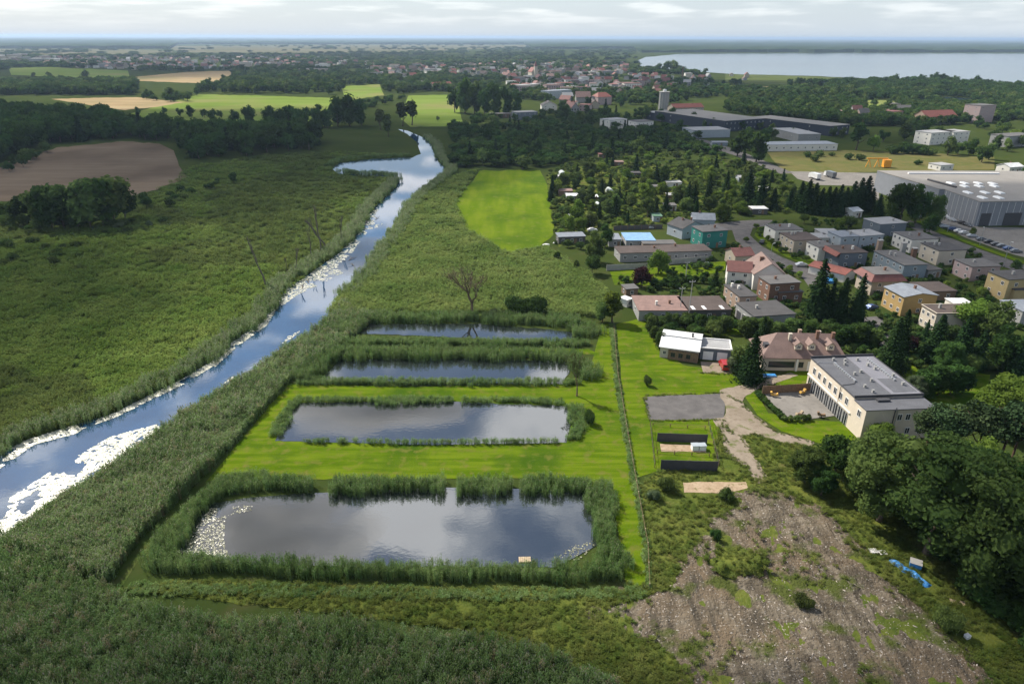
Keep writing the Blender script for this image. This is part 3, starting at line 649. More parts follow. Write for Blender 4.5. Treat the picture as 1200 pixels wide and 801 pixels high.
# reed strip between river, lawn and the dug ponds
STRIP = [lower(q, .6) for q in ((0, 629), (63, 581), (133, 541), (187, 500), (240, 464), (300, 427), (347, 395), (383, 370), (400, 347))] + [(412, 362), (440, 374), (395, 410), (340, 446), (250, 548), (164, 632), (128, 684), (0, 640)]
P = GA(pix_pts(STRIP, 12000, RNG)); s = lod_scale(P, 2.2, 0.75); s[:, 2] *= hvar(P, 0.09, 0.45, 9)
scatter('reed_strip', P, C_GMIX, 13, RNG, s, 'grey green reed strip between the river and the mown lawn', 'reeds', 0.3)
NORTH = [(383, 370), (400, 347), (433, 314), (458, 276), (477, 240), (510, 212), (560, 199), (533, 240), (547, 270), (593, 297), (640, 290), (690, 325), (712, 345), (700, 372), (600, 366), (440, 368)]
P = GA(pix_pts(NORTH, 11000, RNG)); s = lod_scale(P, 1.5, 0.8); s[:, 2] *= hvar(P, 0.05, 0.4, 19)
scatter('sedge_marsh', P, C_SEDGE, 4, RNG, s, 'sunlit green sedge marsh behind the ponds, right of the river', 'reeds', 0.3)
P = GA(pix_pts(LEFT_MARSH, 24000, RNG, [])); P = P[P[:, 1] < 620]; a = patch(P, 0.014, 0.05, 3)
s = lod_scale(P, 1.25, 0.85); s[:, 2] *= hvar(P, 0.06, 0.35, 29)
scatter('sedge_meadow', P[a], C_BROWN, 4, RNG, s[a], 'brownish sedge patches in the wide marsh left of the river', 'reeds', 0.35)
scatter('marsh_meadow', P[~a], C_MARSH, 4, RNG, s[~a], 'green sedge filling the wide marsh left of the river', 'reeds', 0.35)

def reed_belt(label, lines, h, dens=4.0, coll=None, name='reed_belt'):
    A = []
    for pts, w in lines:
        W = GA(pts)[:, :2]; L_ = np.hypot(*np.diff(W, axis=0).T).sum(); A.append(belt(pts, w, max(20, int(L_ * w * dens)), RNG))
    P = np.concatenate(A); s = lod_scale(P, h, 0.62, 90, 0.5); s[:, 2] *= hvar(P, 0.25, 0.1)
    scatter(name, P, coll or C_REED, 4, RNG, s, label, 'reeds', 0.12)
# right bank and left bank fringes of the river
LB = [(-40, 552), (0, 530), (33, 513), (90, 496), (133, 483), (167, 466), (213, 443), (247, 423), (273, 399), (307, 376), (323, 352), (333, 335), (353, 325), (377, 308), (397, 295), (418, 274), (433, 248), (447, 235), (466, 215)]
reed_belt('tall grey green reed fringe along the left river bank', [([(x - 3, y - 3) for x, y in LB], 6.0)], 2.6, 2.2, C_REEDG)
reed_belt('dark reed fringe on the spit and bay of the river', [([(467, 208), (450, 205), (417, 204), (398, 202)], 7), ([(480, 183), (433, 185), (398, 188), (386, 195)], 6)], 2.2, 1.0)
reed_belt('reed fringe along the far right bank of the river', [([(500, 160), (512, 170), (517, 185), (531, 199), (514, 213), (494, 228), (481, 242), (472, 260), (462, 278), (447, 295), (437, 315), (405, 347)], 6)], 2.2, 1.6, C_REEDG)
# belts round the four ponds
reed_belt('tall reed belt around the nearest pond with three gaps', [
    ([(184, 662), (198, 640), (222, 607), (250, 582), (270, 571)], 4.0), ([(255, 572), (300, 568), (366, 573)], 3.6), ([(388, 574), (450, 573), (522, 572)], 3.6), ([(536, 574), (600, 573)], 3.6), ([(610, 573), (690, 574)], 3.8),
    ([(700, 570), (706, 600), (708, 630), (716, 660), (722, 672)], 4.2), ([(176, 664), (240, 665), (330, 667), (350, 671)], 2.6), ([(350, 671), (480, 674), (600, 675), (728, 675)], 2.6)], 2.2, 6.5)
reed_belt('low reed fringe around the second pond by the lawn', [
    ([(322, 512), (334, 490), (346, 472)], 2.6), ([(346, 470), (420, 470), (440, 471)], 1.8), ([(440, 472), (530, 470)], 3.0), ([(540, 471), (600, 470), (660, 473)], 1.8), ([(672, 476), (680, 500), (670, 517)], 3.2),
    ([(352, 519), (385, 519)], 1.0), ([(395, 519), (420, 519)], 1.0), ([(425, 520), (480, 520), (560, 520), (655, 519)], 1.0)], 1.15, 5.0)
reed_belt('reed belt around the third pond', [
    ([(345, 447), (380, 424), (402, 412)], 6.5), ([(395, 418), (470, 418), (560, 418), (650, 420), (680, 424)], 5.0), ([(675, 428), (688, 438), (692, 446)], 5)], 2.5, 3.6)
reed_belt('lower reed fringe on the near side of the third pond', [([(348, 449), (400, 449), (520, 450), (680, 450)], 2.4)], 1.4, 4.5)
reed_belt('reed belt around the farthest pond', [
    ([(395, 392), (415, 380), (430, 374)], 7), ([(425, 375), (500, 376), (560, 374)], 5.0), ([(565, 376), (640, 378), (680, 380)], 5.5), ([(680, 385), (692, 395)], 7)], 2.4, 3.2)
reed_belt('lower reed fringe on the near side of the farthest pond', [([(400, 402), (480, 402), (560, 403), (690, 404)], 3.4)], 1.5, 4)
SANDX = [(798, 564), (878, 563), (878, 580), (798, 580)]; TRACKX = [(842, 498), (866, 506), (880, 526), (900, 560), (888, 566), (872, 545), (850, 530)]
P = GA(pix_pts(ROUGH, 12000, RNG, [DIRT, SANDX, TRACKX])); a = patch(P, 0.16, -0.5, 40); P = P[a]
edge = belt(DIRT[:15], 3.5, 700, RNG); edge = edge[patch(edge, .3, -.05, 44)]; edge[:, 2] = soil_z(edge); P = np.concatenate([P, edge])
scatter('wild_grass', P, C_WILD, 4, RNG, lod_scale(P, 0.45, 0.6), 'patchy yellow green wild grass below the ponds and round the bare soil', 'grass', 0.5)
P = GA(pix_pts(DIRT, 1600, RNG)); a = patch(P, 0.12, 0.25, 50); P = P[a]; P[:, 2] = soil_z(P)
scatter('weeds', P, C_WILD, 4, RNG, lod_scale(P, 0.4, 0.6), 'weed tufts growing on the bare soil', 'weeds', 0.5)
reed_belt('dark strip of tall grass below the reeds of the nearest pond', [([(150, 690), (330, 693), (560, 698), (735, 696), (752, 690)], 2.2)], 0.6, 6.0, C_REED, 'ditch_grass')
reed_belt('line of long grass along the ditch beside the lawn', [([(717, 380), (722, 440), (732, 500), (746, 580), (757, 640), (760, 690)], 1.0)], 0.55, 7.0, C_REED, 'ditch_grass')


# worn grass margins of drive, track and asphalt pad
A = [belt(p_, w_, n_, RNG) for p_, w_, n_ in (([(852, 463), (868, 472), (885, 489), (910, 507), (955, 519)], .9, 130), ([(847, 492), (852, 506), (870, 512), (886, 509), (915, 519), (948, 523)], 1.1, 150), ([(842, 500), (850, 530), (872, 545), (888, 566), (900, 560), (880, 526), (868, 512)], 1.6, 300), ([(755, 465), (761, 493), (800, 493), (848, 492)], .6, 140), ([(755, 464), (800, 462), (850, 460)], .6, 90), ([(820, 437), (858, 439)], .5, 40))]
P = np.concatenate(A); P[:, 2] = .08
scatter('wild_grass', P, C_WILD, 4, RNG, (.4, .4, .22), 'ragged grass tufts along the edges of the drive and the asphalt pad', 'grass', .5)
# lily pads on river and nearest pond
m, n, l, b = principled('lily_pad'); MATS['lily_pad'] = m
oi = n.new('ShaderNodeObjectInfo')
l.new(mixrgb(n, l, oi.outputs['Random'], (0.28, 0.3, 0.2), (0.62, 0.6, 0.52)), b.inputs['Base Color'])  # pads whitened, sun glare painted into their colour
b.inputs['Roughness'].default_value = 0.35; b.inputs['Specular IOR Level'].default_value = 0.8
M('pond_pad', (0.2, 0.2, 0.13), 0.35, 0.4, 0.8, spec=.6, obj_var=.4)
def padmesh(k, mt='lily_pad'):
    r = random.Random(k); n_ = 7
    return mesh_np('lily_pad', [(0, 0, 0.02)] + [(math.cos(i * 6.283 / n_) * r.uniform(.7, 1.1), math.sin(i * 6.283 / n_) * r.uniform(.6, 1.0), r.uniform(0, .05)) for i in range(n_)], [(0, i + 1, (i + 1) % n_ + 1) for i in range(n_)], [mt])
C_PAD = protos('lily_pads', [padmesh(i) for i in range(4)])
PADS = [([(-60, 660), (8, 604), (12, 584), (55, 556), (92, 534), (130, 512), (183, 498), (192, 506), (148, 538), (140, 552), (75, 595), (40, 630), (0, 645)], 22000, -0.05),
        ([(0, 532), (33, 515), (90, 498), (133, 485), (167, 468), (213, 445), (247, 425), (250, 429), (216, 450), (170, 472), (136, 489), (96, 503), (90, 508), (40, 521), (0, 549)], 7000, -0.2),
        ([(247, 425), (273, 401), (307, 378), (323, 355), (326, 360), (312, 382), (278, 406), (252, 430)], 1100, -0.3),
        ([(323, 354), (333, 338), (353, 328), (377, 311), (397, 298), (410, 300), (395, 312), (402, 320), (372, 335), (350, 345), (332, 358)], 2200, 0.02),
        ([(397, 297), (418, 277), (433, 251), (445, 240), (440, 255), (450, 262), (428, 275), (412, 297)], 900, 0.02),
        ([(343, 396), (330, 404), (338, 394), (352, 388)], 60, -1), ([(270, 446), (262, 450), (275, 440)], 25, -1)]
A = []
for poly, k, thr in PADS:
    q = GA(pix_pts(poly, k, RNG)); A.append(q[patch(q, 0.18, thr - 0.25, 70) & patch(q, 1.3, thr - 0.22, 75)])
P = np.concatenate(A); P[:, 2] = 0.105; k = np.maximum(1, dist(P) / 110) ** 0.9
scatter('lily_pads', P, C_PAD, 4, RNG, np.stack([0.16 * k, 0.16 * k, np.ones(len(P))], 1), 'floating lily pads along the river banks, sun glare painted pale', 'lily pads', 0.4)
q = GA(pix_pts([(206, 648), (247, 596), (318, 590), (300, 597), (265, 605), (262, 630), (268, 652)], 1000, RNG)); q = q[patch(q, 0.25, -0.3, 80)]; q[:, 2] = 0.105
q2 = GA(pix_pts([(645, 657), (668, 640), (694, 634), (696, 640), (680, 656)], 90, RNG)); q2[:, 2] = 0.105
scatter('lily_pads', np.concatenate([q, q2]), protos('pond_pads', [padmesh(i, 'pond_pad') for i in range(4)]), 4, RNG, (0.13, 0.13, 1), 'pale lily pads in the corners of the nearest pond', 'lily pads', 0.5)

# rubble on the bare soil
M('rubble', (0.33, 0.285, 0.24), 0.9, 0.4, 1.2, obj_var=0.4)
def stone(k):
    r = np.random.default_rng(k); v, f = ico(1); w = v * (0.7 + 0.5 * r.random((len(v), 1))) * np.array([1, .75, .5]); return mesh_np('stone', w, f, ['rubble'])
C_ST = protos('stones', [stone(i) for i in range(4)])
P = GA(pix_pts(DIRT, 6500, RNG)); a = patch(P * np.array([1.6, .5, 1]), 0.14, -0.02, 60); P = P[a]; P[:, 2] = soil_z(P)
scatter('rubble', P, C_ST, 4, RNG, np.array((0.13, 0.07, 0.06)) * (0.4 + 1.5 * RNG.random((len(P), 1)) ** 3), 'scattered stones and broken rubble on the bare soil', 'rubble', 0.5, tilt=0.4)

# ------------------------------------------------------------------ building materials
for nm, c in dict(w_white=(0.72, 0.69, 0.63), w_cream=(0.66, 0.58, 0.47), w_office=(0.66, 0.57, 0.46), w_beige=(0.5, 0.43, 0.34), w_yellow=(0.5, 0.34, 0.14), w_ochre=(0.52, 0.4, 0.2), w_pink=(0.5, 0.38, 0.36), w_blue=(0.27, 0.33, 0.37),
                  w_slate=(0.17, 0.2, 0.23), w_grey=(0.36, 0.36, 0.35), w_dark=(0.12, 0.115, 0.11), w_teal=(0.04, 0.24, 0.2), w_brown=(0.22, 0.15, 0.1), w_lblue=(0.43, 0.48, 0.52), w_hall=(0.27, 0.285, 0.31), w_navy=(0.035, 0.045, 0.065)).items():
    M(nm, [q * (.8 if nm not in ('w_white', 'w_office', 'w_navy') else .97) for q in c], 0.85, 0.1, 0.5, fine=0.06)
def rib_mat(name, col, rough, freq, depth=0.25, axis='X', var=0.15):
    """standing seams / tile courses across the roof, in the building's own frame"""
    m, n, l, b = principled(name); tc = n.new('ShaderNodeTexCoord'); w = n.new('ShaderNodeTexWave'); w.bands_direction = axis
    w.inputs['Scale'].default_value = freq; w.inputs['Distortion'].default_value = 0.15; l.new(tc.outputs['Object'], w.inputs[0])
    c = np.array(col); o = mixrgb(n, l, noise_fac(n, l, 0.6), (c * (1 - var)).tolist(), np.minimum(c * (1 + var), .9).tolist())
    o = mixrgb(n, l, noise_fac(n, l, 4, 3, 0.5, 0.75), o, (c * (1 - var * 1.6)).tolist())
    l.new(o, b.inputs['Base Color']); b.inputs['Roughness'].default_value = rough
    bp = n.new('ShaderNodeBump'); bp.inputs['Strength'].default_value = depth; bp.inputs['Distance'].default_value = 0.06
    l.new(w.outputs[1], bp.inputs['Height']); l.new(bp.outputs[0], b.inputs['Normal']); MATS[name] = m
rib_mat('r_white', (0.68, 0.68, 0.67), 0.5, 3, 0.4); rib_mat('r_red', (0.2, 0.06, 0.042), 0.7, 4); rib_mat('r_mauve', (0.19, 0.125, 0.105), 0.7, 5); rib_mat('r_darkred', (0.16, 0.06, 0.05), 0.7, 4)
rib_mat('r_pink', (0.22, 0.135, 0.112), 0.7, 3); rib_mat('r_blue', (0.2, 0.36, 0.55), 0.5, 3); rib_mat('r_green', (0.1, 0.2, 0.12), 0.6, 3); rib_mat('r_steel', (0.2, 0.22, 0.25), 0.5, 3)
M('r_grey', (0.125, 0.12, 0.117), 0.9, 0.2, 0.4, fine=0.12); M('r_dark', (0.075, 0.072, 0.072), 0.9, 0.22, 0.4, fine=0.12); M('r_brown', (0.09, 0.07, 0.062), 0.9, 0.2, 0.4, fine=0.12)
M('r_light', (0.33, 0.33, 0.33), 0.85, 0.15, 0.3, fine=0.1); M('r_tar', (0.115, 0.118, 0.13), 0.75, 0.18, 0.35, fine=0.15); M('r_tar_pale', (0.2, 0.2, 0.225), 0.75, 0.12, 0.35, fine=0.1); M('r_hall', (0.25, 0.235, 0.215), 0.9, 0.1, 0.12, fine=0.06)
M('brick', (0.2, 0.115, 0.08), 0.9, 0.25, 3, fine=0.15); M('brick_pale', (0.33, 0.24, 0.18), 0.9, 0.2, 3, fine=0.12); M('trim', (0.75, 0.74, 0.72), 0.6, 0.05); M('trim_dark', (0.06, 0.06, 0.065), 0.6, 0.1); M('steel', (0.5, 0.51, 0.52), 0.4, 0.1, metal=0.7); M('wood', (0.2, 0.13, 0.08), 0.8, 0.25, 3); M('wood_pale', (0.42, 0.33, 0.22), 0.8, 0.2, 3); M('concrete', (0.36, 0.35, 0.33), 0.9, 0.15, 1, fine=0.1)
m, n, l, b = principled('glass'); MATS['glass'] = m; b.inputs['Base Color'].default_value = (0.025, 0.03, 0.036, 1); b.inputs['Roughness'].default_value = 0.08; b.inputs['IOR'].default_value = 1.5
M('white_panel', (0.8, 0.8, 0.79), 0.5, 0.04); M('orange', (0.75, 0.32, 0.03), 0.6, 0.1); M('blue_tarp', (0.05, 0.22, 0.5), 0.45, 0.25, 2); M('yellow_toy', (0.6, 0.36, 0.08), 0.6, 0.2, 3); M('skylight', (0.8, 0.8, 0.78), 0.4, 0.05)

WF = MB().box(-.5, -.06, -.5, .5, 0, -.42).box(-.5, -.06, .42, .5, 0, .5).box(-.5, -.06, -.42, -.42, 0, .42).box(.42, -.06, -.42, .5, 0, .42).box(-.03, -.05, -.42, .03, 0, .42).mesh('window', 'trim')
WP = MB().box(-.42, -.03, -.42, .42, -.005, .42).mesh('pane', 'glass')
WF_D = WF.copy(); WF_D.materials[0] = MATS['trim_dark']
def window(par, x, y, z, w, h, face=0, dark=False):
    """face: outward direction of the wall, 0 front (-y), 1 left (-x), 2 right (+x)"""
    o = link('window', WF_D if dark else WF, par, (x, y, z)); o.rotation_euler = (0, 0, (0, -math.pi / 2, math.pi / 2)[face]); o.scale = (w, 1, h)
    link('pane', WP, o); return o
def frame(A, B, D, h):
    a, b_, d = G(*A, h), G(*B, h), G(*D, h)
    x = (b_ - a); W = x.length; x.normalize(); y = Vector((-x.y, x.x, 0)); Dp = (d - a).dot(y)
    return Vector((a.x, a.y, 0)), math.atan2(x.y, x.x), W, Dp
SIZES = []
LAND = []
def row_windows(o, W, D, floors, nf, nl, h, ww=1.1, wh=1.2, dark=False, nr=0):
    fh = h / floors
    for k in range(floors):
        z = fh * (k + 0.52)
        for i in range(nf): window(o, W * (i + .5) / nf, 0, z, ww, wh, 0, dark)
        for i in range(nl): window(o, 0, D * (i + .5) / nl, z, ww, wh, 1, dark)
        for i in range(nr): window(o, W, D * (i + .5) / nr, z, ww, wh, 2, dark)
def chimney(par, x, y, z, w=0.5, hh=1.2, mat='brick'):
    MB().box(x - w / 2, y - w / 2, z - .25, x + w / 2, y + w / 2, z + hh).box(x - w / 2 - .06, y - w / 2 - .06, z + hh, x + w / 2 + .06, y + w / 2 + .06, z + hh + .12).obj('chimney', mat, par)
def flat(name, label, A, B, D, h, wall, roof, floors=2, nf=2, nl=2, cat='house', over=0.25, para=0.0, chim=1, door=True, group=None, short=None, wmin=None, dark=False, nr=1, dmax=None):
    p, rz, W, Dp = frame(A, B, D, h)
    if dmax: Dp = min(Dp, dmax)
    SIZES.append((label, round(W, 1), round(Dp, 1), h))
    o = thing(name, label, cat, p, rz, group); LAND.extend([(((A[0] + B[0]) / 2, A[1]), short)] if short else [])
    MB().box(0, 0, -.1, W, Dp, h).obj('wall', wall, o)
    r = MB().box(-over, -over, h + .003, W + over, Dp + over, h + .22).obj('roof', roof, o)
    if para:
        t = .22; e = MB(); z1 = h + .22
        e.box(-over, -over, z1, W + over, -over + t, z1 + para).box(-over, Dp + over - t, z1, W + over, Dp + over, z1 + para).box(-over, -over + t, z1, -over + t, Dp + over - t, z1 + para).box(W + over - t, -over + t, z1, W + over, Dp + over - t, z1 + para)
        e.obj('parapet', 'trim_dark' if roof in ('r_tar',) else wall, r)
    rn = random.Random(len(label))
    for i in range(chim): chimney(r, W * rn.uniform(.25, .75), Dp * rn.uniform(.3, .8), h + .22, .6, rn.uniform(.7, 1.2), rn.choice(('brick', 'concrete', 'w_white')))
    row_windows(o, W, Dp, floors, nf, nl, h, dark=dark, nr=nr)
    if door: MB().box(W * .5 + .9, -.05, 0, W * .5 + 1.9, 0.01, 2.1).obj('door', 'wood', o)
    return o, W, Dp
def gable(name, label, A, B, D, h, rise, wall, roof, axis='x', floors=1, nf=2, nl=2, cat='house', over=0.35, chim=1, group=None, short=None, door=True, hip=0.0, nr=1, dmax=None):
    """A,B,D are eave corners in the photograph; axis: ridge along x (eaves front/back) or y (gable faces the front)"""
    p, rz, W, Dp = frame(A, B, D, h)
    if dmax: Dp = min(Dp, dmax)
    SIZES.append((label, round(W, 1), round(Dp, 1), h))
    o = thing(name, label, cat, p, rz, group); LAND.extend([(((A[0] + B[0]) / 2, A[1]), short)] if short else [])
    w = MB(); t = .16
    if axis == 'x':
        w.profile_x([(0, -.1), (0, h), (Dp / 2, h + rise), (Dp, h), (Dp, -.1)], 0, W) if not hip else w.box(0, 0, -.1, W, Dp, h)
    else:
        w.profile_y([(0, -.1), (0, h), (W / 2, h + rise), (W, h), (W, -.1)], 0, Dp) if not hip else w.box(0, 0, -.1, W, Dp, h)
    w.obj('wall', wall, o)
    r = MB()
    if hip:
        v = [(-over, -over, h), (W + over, -over, h), (W + over, Dp + over, h), (-over, Dp + over, h)]
        v2 = [(a, b_, c + t) for a, b_, c in v]
        if axis == 'x': rd = [(hip, Dp / 2, h + rise), (W - hip, Dp / 2, h + rise)]; fs = [(4, 5, 9, 8), (5, 6, 9), (6, 7, 8, 9), (7, 4, 8)]
        else: rd = [(W / 2, hip, h + rise), (W / 2, Dp - hip, h + rise)]; fs = [(4, 5, 8), (5, 6, 9, 8), (6, 7, 9), (7, 4, 8, 9)]
        r.add(v + v2 + rd, [(3, 2, 1, 0), (0, 1, 5, 4), (1, 2, 6, 5), (2, 3, 7, 6), (3, 0, 4, 7)] + fs)
    elif axis == 'x':
        k = rise / (Dp / 2) * over
        for s in (0, 1):
            f = (lambda y: y) if s == 0 else (lambda y: Dp - y)
            r.profile_x([(f(-over), h - k + .004), (f(Dp / 2), h + rise + .004), (f(Dp / 2), h + rise + t), (f(-over), h - k + t)], -over, W + over)
    else:
        k = rise / (W / 2) * over
        for s in (0, 1):
            f = (lambda y: y) if s == 0 else (lambda y: W - y)
            r.profile_y([(f(-over), h - k + .004), (f(W / 2), h + rise + .004), (f(W / 2), h + rise + t), (f(-over), h - k + t)], -over, Dp + over)
    r = r.obj('roof', roof, o)
    rn = random.Random(len(label) + 3)
    for i in range(chim): chimney(r, W * rn.uniform(.3, .7), Dp * rn.uniform(.45, .6), h + rise * .75, .6, 1.1)
    row_windows(o, W, Dp, floors, nf, nl, h, nr=nr)
    if door: MB().box(W * .5 + .8, -.05, 0, W * .5 + 1.75, 0.01, 2.1).obj('door', 'wood', o)
    return o, W, Dp, r

# ------------------------------------------------------------------ the office by the drive
A, B, D = (1016, 479), (1098, 476), (950, 420); OH = 7.3
p, rz, W, Dp = frame(A, B, D, OH); SIZES.append(('office', W, Dp, OH))
office = thing('office_building', 'long cream two storey office building with flat dark grey roof beside the patio', 'building', p, rz); LAND.append(((1040, 480), 'the cream office building'))
FB = 4.6                                            # depth of the lower front block
MB().box(0, 0, -.1, W, FB, OH - .45).box(0, FB, -.1, W, Dp, OH).obj('wall', 'w_office', office)
r = MB().box(-.12, -.12, OH - .447, W + .12, FB - .13, OH - .28).box(-.12, FB - .12, OH + .003, W * .56, Dp + .12, OH + .16).obj('roof', 'r_tar', office)
MB().box(W * .56 + .004, FB - .12, OH + .003, W + .12, Dp + .12, OH + .3).obj('roof', 'r_tar_pale', office)
MB().box(W * .62, FB + 1.2, OH + .304, W * .97, FB + 7.5, OH + .33).obj('roof_patch', 'r_tar', office)
e = MB(); e.box(-.12, Dp - .1, OH + .16, W * .56, Dp + .124, OH + .62).box(W * .56 + .004, Dp - .1, OH + .304, W + .12, Dp + .124, OH + .75).box(-.123, FB - .124, OH + .164, W + .124, FB + .1, OH + .55).box(-.124, FB + .104, OH + .164, .04, Dp - .104, OH + .24)
e.box(W - .04, FB + .104, OH + .304, W + .125, Dp - .104, OH + .45); e.obj('parapet', 'trim_dark', office)
def vent(x, y, z, s=.42, hh=.55):
    v = MB().box(x - s / 2, y - s / 2, z, x + s / 2, y + s / 2, z + hh).obj('roof_vent', 'concrete', office)
    MB().box(x - s * .62, y - s * .62, z + hh + .004, x + s * .62, y + s * .62, z + hh + .1).obj('cap', 'w_grey', v)
for fx, fy in ((.3, .93), (.4, .83), (.37, .62), (.3, .37), (.46, .9), (.5, .66), (.5, .48), (.33, .27)): vent(W * fx, Dp * fy, OH + .16)
for fx, fy in ((.66, .9), (.72, .78), (.76, .7), (.88, .38), (.9, .55)): vent(W * fx, Dp * fy, OH + .31, .45, .6)
MB().box(W * .28, FB - 1.6, OH - .28, W * .46, FB - .6, OH + .15).obj('roof_hatch', 'trim_dark', office)
pm = MB()
pm.box(0, -.14, 0, .5, .14, .28)
seg = pm.mesh('duct_segment', 'steel')
y0 = Dp * .86
for i in range(11):
    s = link('duct_segment', seg, office, (W * .255, y0 - i * .82, OH + .17), R(-90)); s.scale = (1.1 if i not in (0, 10) else 1.7, 1.3, 1.2 + .4 * (i in (0, 10)))
for i in range(14):
    s = link('duct_segment', seg, office, (W * .84, y0 + 1.5 - i * .8, OH + .31), R(-90)); s.scale = (1.1, 1.5, 1.4)
MB().tube([(W * .255, y0 + .2, OH + .3), (W * .15, y0 + .3, OH + .25), (W * .02, y0 + .6, OH + .3), (-.25, y0 + .7, OH)], .06, 6).obj('pipe', 'steel', office)
MB().tube([(W * .255, y0 - 9, OH + .3), (W * .2, y0 - 10, OH + .22), (W * .02, y0 - 10.4, OH + .3), (-.2, y0 - 10.5, OH), (-.2, y0 - 10.5, .3)], .07, 6).obj('pipe', 'trim_dark', office)
for i in range(7): window(office, 0, FB + 1.2 + (Dp - FB - 2) * (i + .5) / 7.2, 5.2, 1.25, 1.75, 1)
MB().box(-.25, FB + .2, 3.35, 0.005, Dp - .1, 3.62).obj('canopy', 'w_white', office)
for i in range(9):
    w_ = MB().box(-.07, FB + .9 + i * 1.95, .1, .004, FB + 2.6 + i * 1.95, 2.9).obj('glass_door', 'glass', office)
    for q in (0, .83, 1.66): MB().box(-.1, FB + .88 + i * 1.95 + q, .1, -.072, FB + .95 + i * 1.95 + q, 2.95).obj('door_frame', 'trim', w_)
window(office, 0, FB * .45, 5.1, 1.3, 1.6, 1)
for x, z in ((.5, 5.1), (.62, 5.1), (.66, 1.9), (.84, 1.9), (.85, 5.1)): window(office, W * x, 0, z, 1.05, 1.5, 0)
MB().tube([(W * .41, -.12, .2), (W * .41, -.12, OH - .3), (W * .44, .3, OH - .15)], .1, 6).obj('drainpipe', 'trim_dark', office)
MB().tube([(W * .445, -.1, .2), (W * .445, -.1, OH - .3)], .07, 6).obj('drainpipe', 'steel', office)
MB().box(W + .3, 1.0, 0, W + 3.4, Dp * .55, 3.0).obj('side_wing', 'w_white', office)
MB().box(W + .12, .8, 3.004, W + 3.7, Dp * .57, 3.2).obj('side_roof', 'r_tar_pale', office)

# ------------------------------------------------------------------ villa with dormers behind it
p, rz, W, Dp = frame((894, 419), (990, 421), (889, 405), 3.4); Dp = 10.5; VH, VR = 3.4, 4.6
SIZES.append(('villa', W, Dp, VH))
villa = thing('villa', 'cream villa under a large mauve tiled hip roof with dormers and chimneys', 'house', p, rz); LAND.append(((945, 420), 'the mauve roofed villa'))
MB().box(0, 0, -.1, W, Dp, VH).obj('wall', 'w_cream', villa)
o_ = .5; r = MB().add([(-o_, -o_, VH), (W + o_, -o_, VH), (W + o_, Dp + o_, VH), (-o_, Dp + o_, VH), (-o_, -o_, VH + .2), (W + o_, -o_, VH + .2), (W + o_, Dp + o_, VH + .2), (-o_, Dp + o_, VH + .2), (4.4, Dp / 2, VH + VR), (W - 2.0, Dp / 2, VH + VR)],
    [(3, 2, 1, 0), (0, 1, 5, 4), (1, 2, 6, 5), (2, 3, 7, 6), (3, 0, 4, 7), (4, 5, 9, 8), (5, 6, 9), (6, 7, 8, 9), (7, 4, 8)])
roof = r.obj('roof', 'r_mauve', villa)
sl_ = VR / (Dp / 2 + o_)
for x in (.44, .60, .83):
    x *= W; zb = VH + .2 + sl_ * 2.0
    d = MB().profile_y([(x - .85, zb), (x - .85, zb + 1.3), (x, zb + 2.0), (x + .85, zb + 1.3), (x + .85, zb)], 1.2, 4.4).obj('dormer', 'w_cream', roof)
    m_ = MB()
    m_.profile_y([(x - 1.15, zb + 1.06), (x, zb + 2.02), (x, zb + 2.17), (x - 1.15, zb + 1.22)], .9, 4.8); m_.profile_y([(x + 1.15, zb + 1.06), (x, zb + 2.02), (x, zb + 2.17), (x + 1.15, zb + 1.22)], .9, 4.8)
    m_.obj('dormer_roof', 'r_mauve', roof)
    window(villa, x, 1.2, zb + .75, .95, .9)
for x, y, hh, mt in ((.36, .36, 1.6, 'w_cream'), (.52, .6, 1.3, 'brick_pale'), (.70, .4, 1.9, 'brick'), (.76, .6, 1.0, 'w_cream'), (.9, .42, 1.3, 'brick')):
    chimney(roof, W * x, Dp * y, VH + VR * (1 - abs(y - .5) * 1.8) - .1, .7, hh, mt)
MB().box(.9, 2.5, VH + 1.25, 3.3, 4.2, VH + 2.5).obj('roof_window', 'trim_dark', roof)
MB().box(1.6, -.06, .9, W * .40, -.004, 2.5).obj('window_band', 'glass', villa)
MB().box(W * .4 + .3, -.35, 0, W * .4 + .75, .004, 3.2).obj('pillar', 'trim', villa)
MB().box(W * .56, -.08, .1, W * .70, -.004, 2.6).obj('garage_door', 'white_panel', villa)
for x in (.48, .76, .86): window(villa, W * x, 0, 1.7, 1.2, 1.5, 0, True)
window(villa, 0, Dp * .35, 1.7, 1.2, 1.3, 1); window(villa, 0, Dp * .7, 1.7, 1.2, 1.3, 1)

# ------------------------------------------------------------------ white roofed cottage and its garage
p, rz, W, Dp = frame((774, 405), (819, 411), (778, 389), 3.2); Dp = min(Dp, 9); SIZES.append(('cottage', W, Dp, 3.2))
cot = thing('cottage', 'small cottage with white metal roof on the lawn by the ditch', 'house', p, rz); LAND.append(((795, 420), 'the white roofed cottage'))
MB().profile_x([(0, -.1), (0, 3.2), (Dp * .72, 4.9), (Dp, 4.0), (Dp, -.1)], 0, W).obj('wall', 'w_cream', cot)
k = (4.9 - 3.2) / (Dp * .72)
r = MB().profile_x([(-.6, 3.2 - .6 * k + .005), (Dp * .72, 4.905), (Dp * .72, 5.05), (-.6, 3.2 - .6 * k + .15)], -.3, W + .3)
r.profile_x([(Dp * .72 + .004, 4.905), (Dp + .4, 3.87), (Dp + .4, 4.02), (Dp * .72 + .004, 5.05)], -.3, W + .3); r = r.obj('roof', 'r_white', cot)
MB().box(-.31, Dp * .45, 4.62, W + .31, Dp * .5, 4.72).obj('roof_ridge', 'trim', r)
chimney(r, W * .78, Dp * .55, 4.3, .45, 1.2, 'trim_dark')
MB().box(W * .22, -.5, 0, W, -.005, 2.5).obj('porch', 'wood', cot)
for x in (.35, .55, .75): window(cot, W * x, -.5, 1.4, 1.1, 1.2, 0, True)
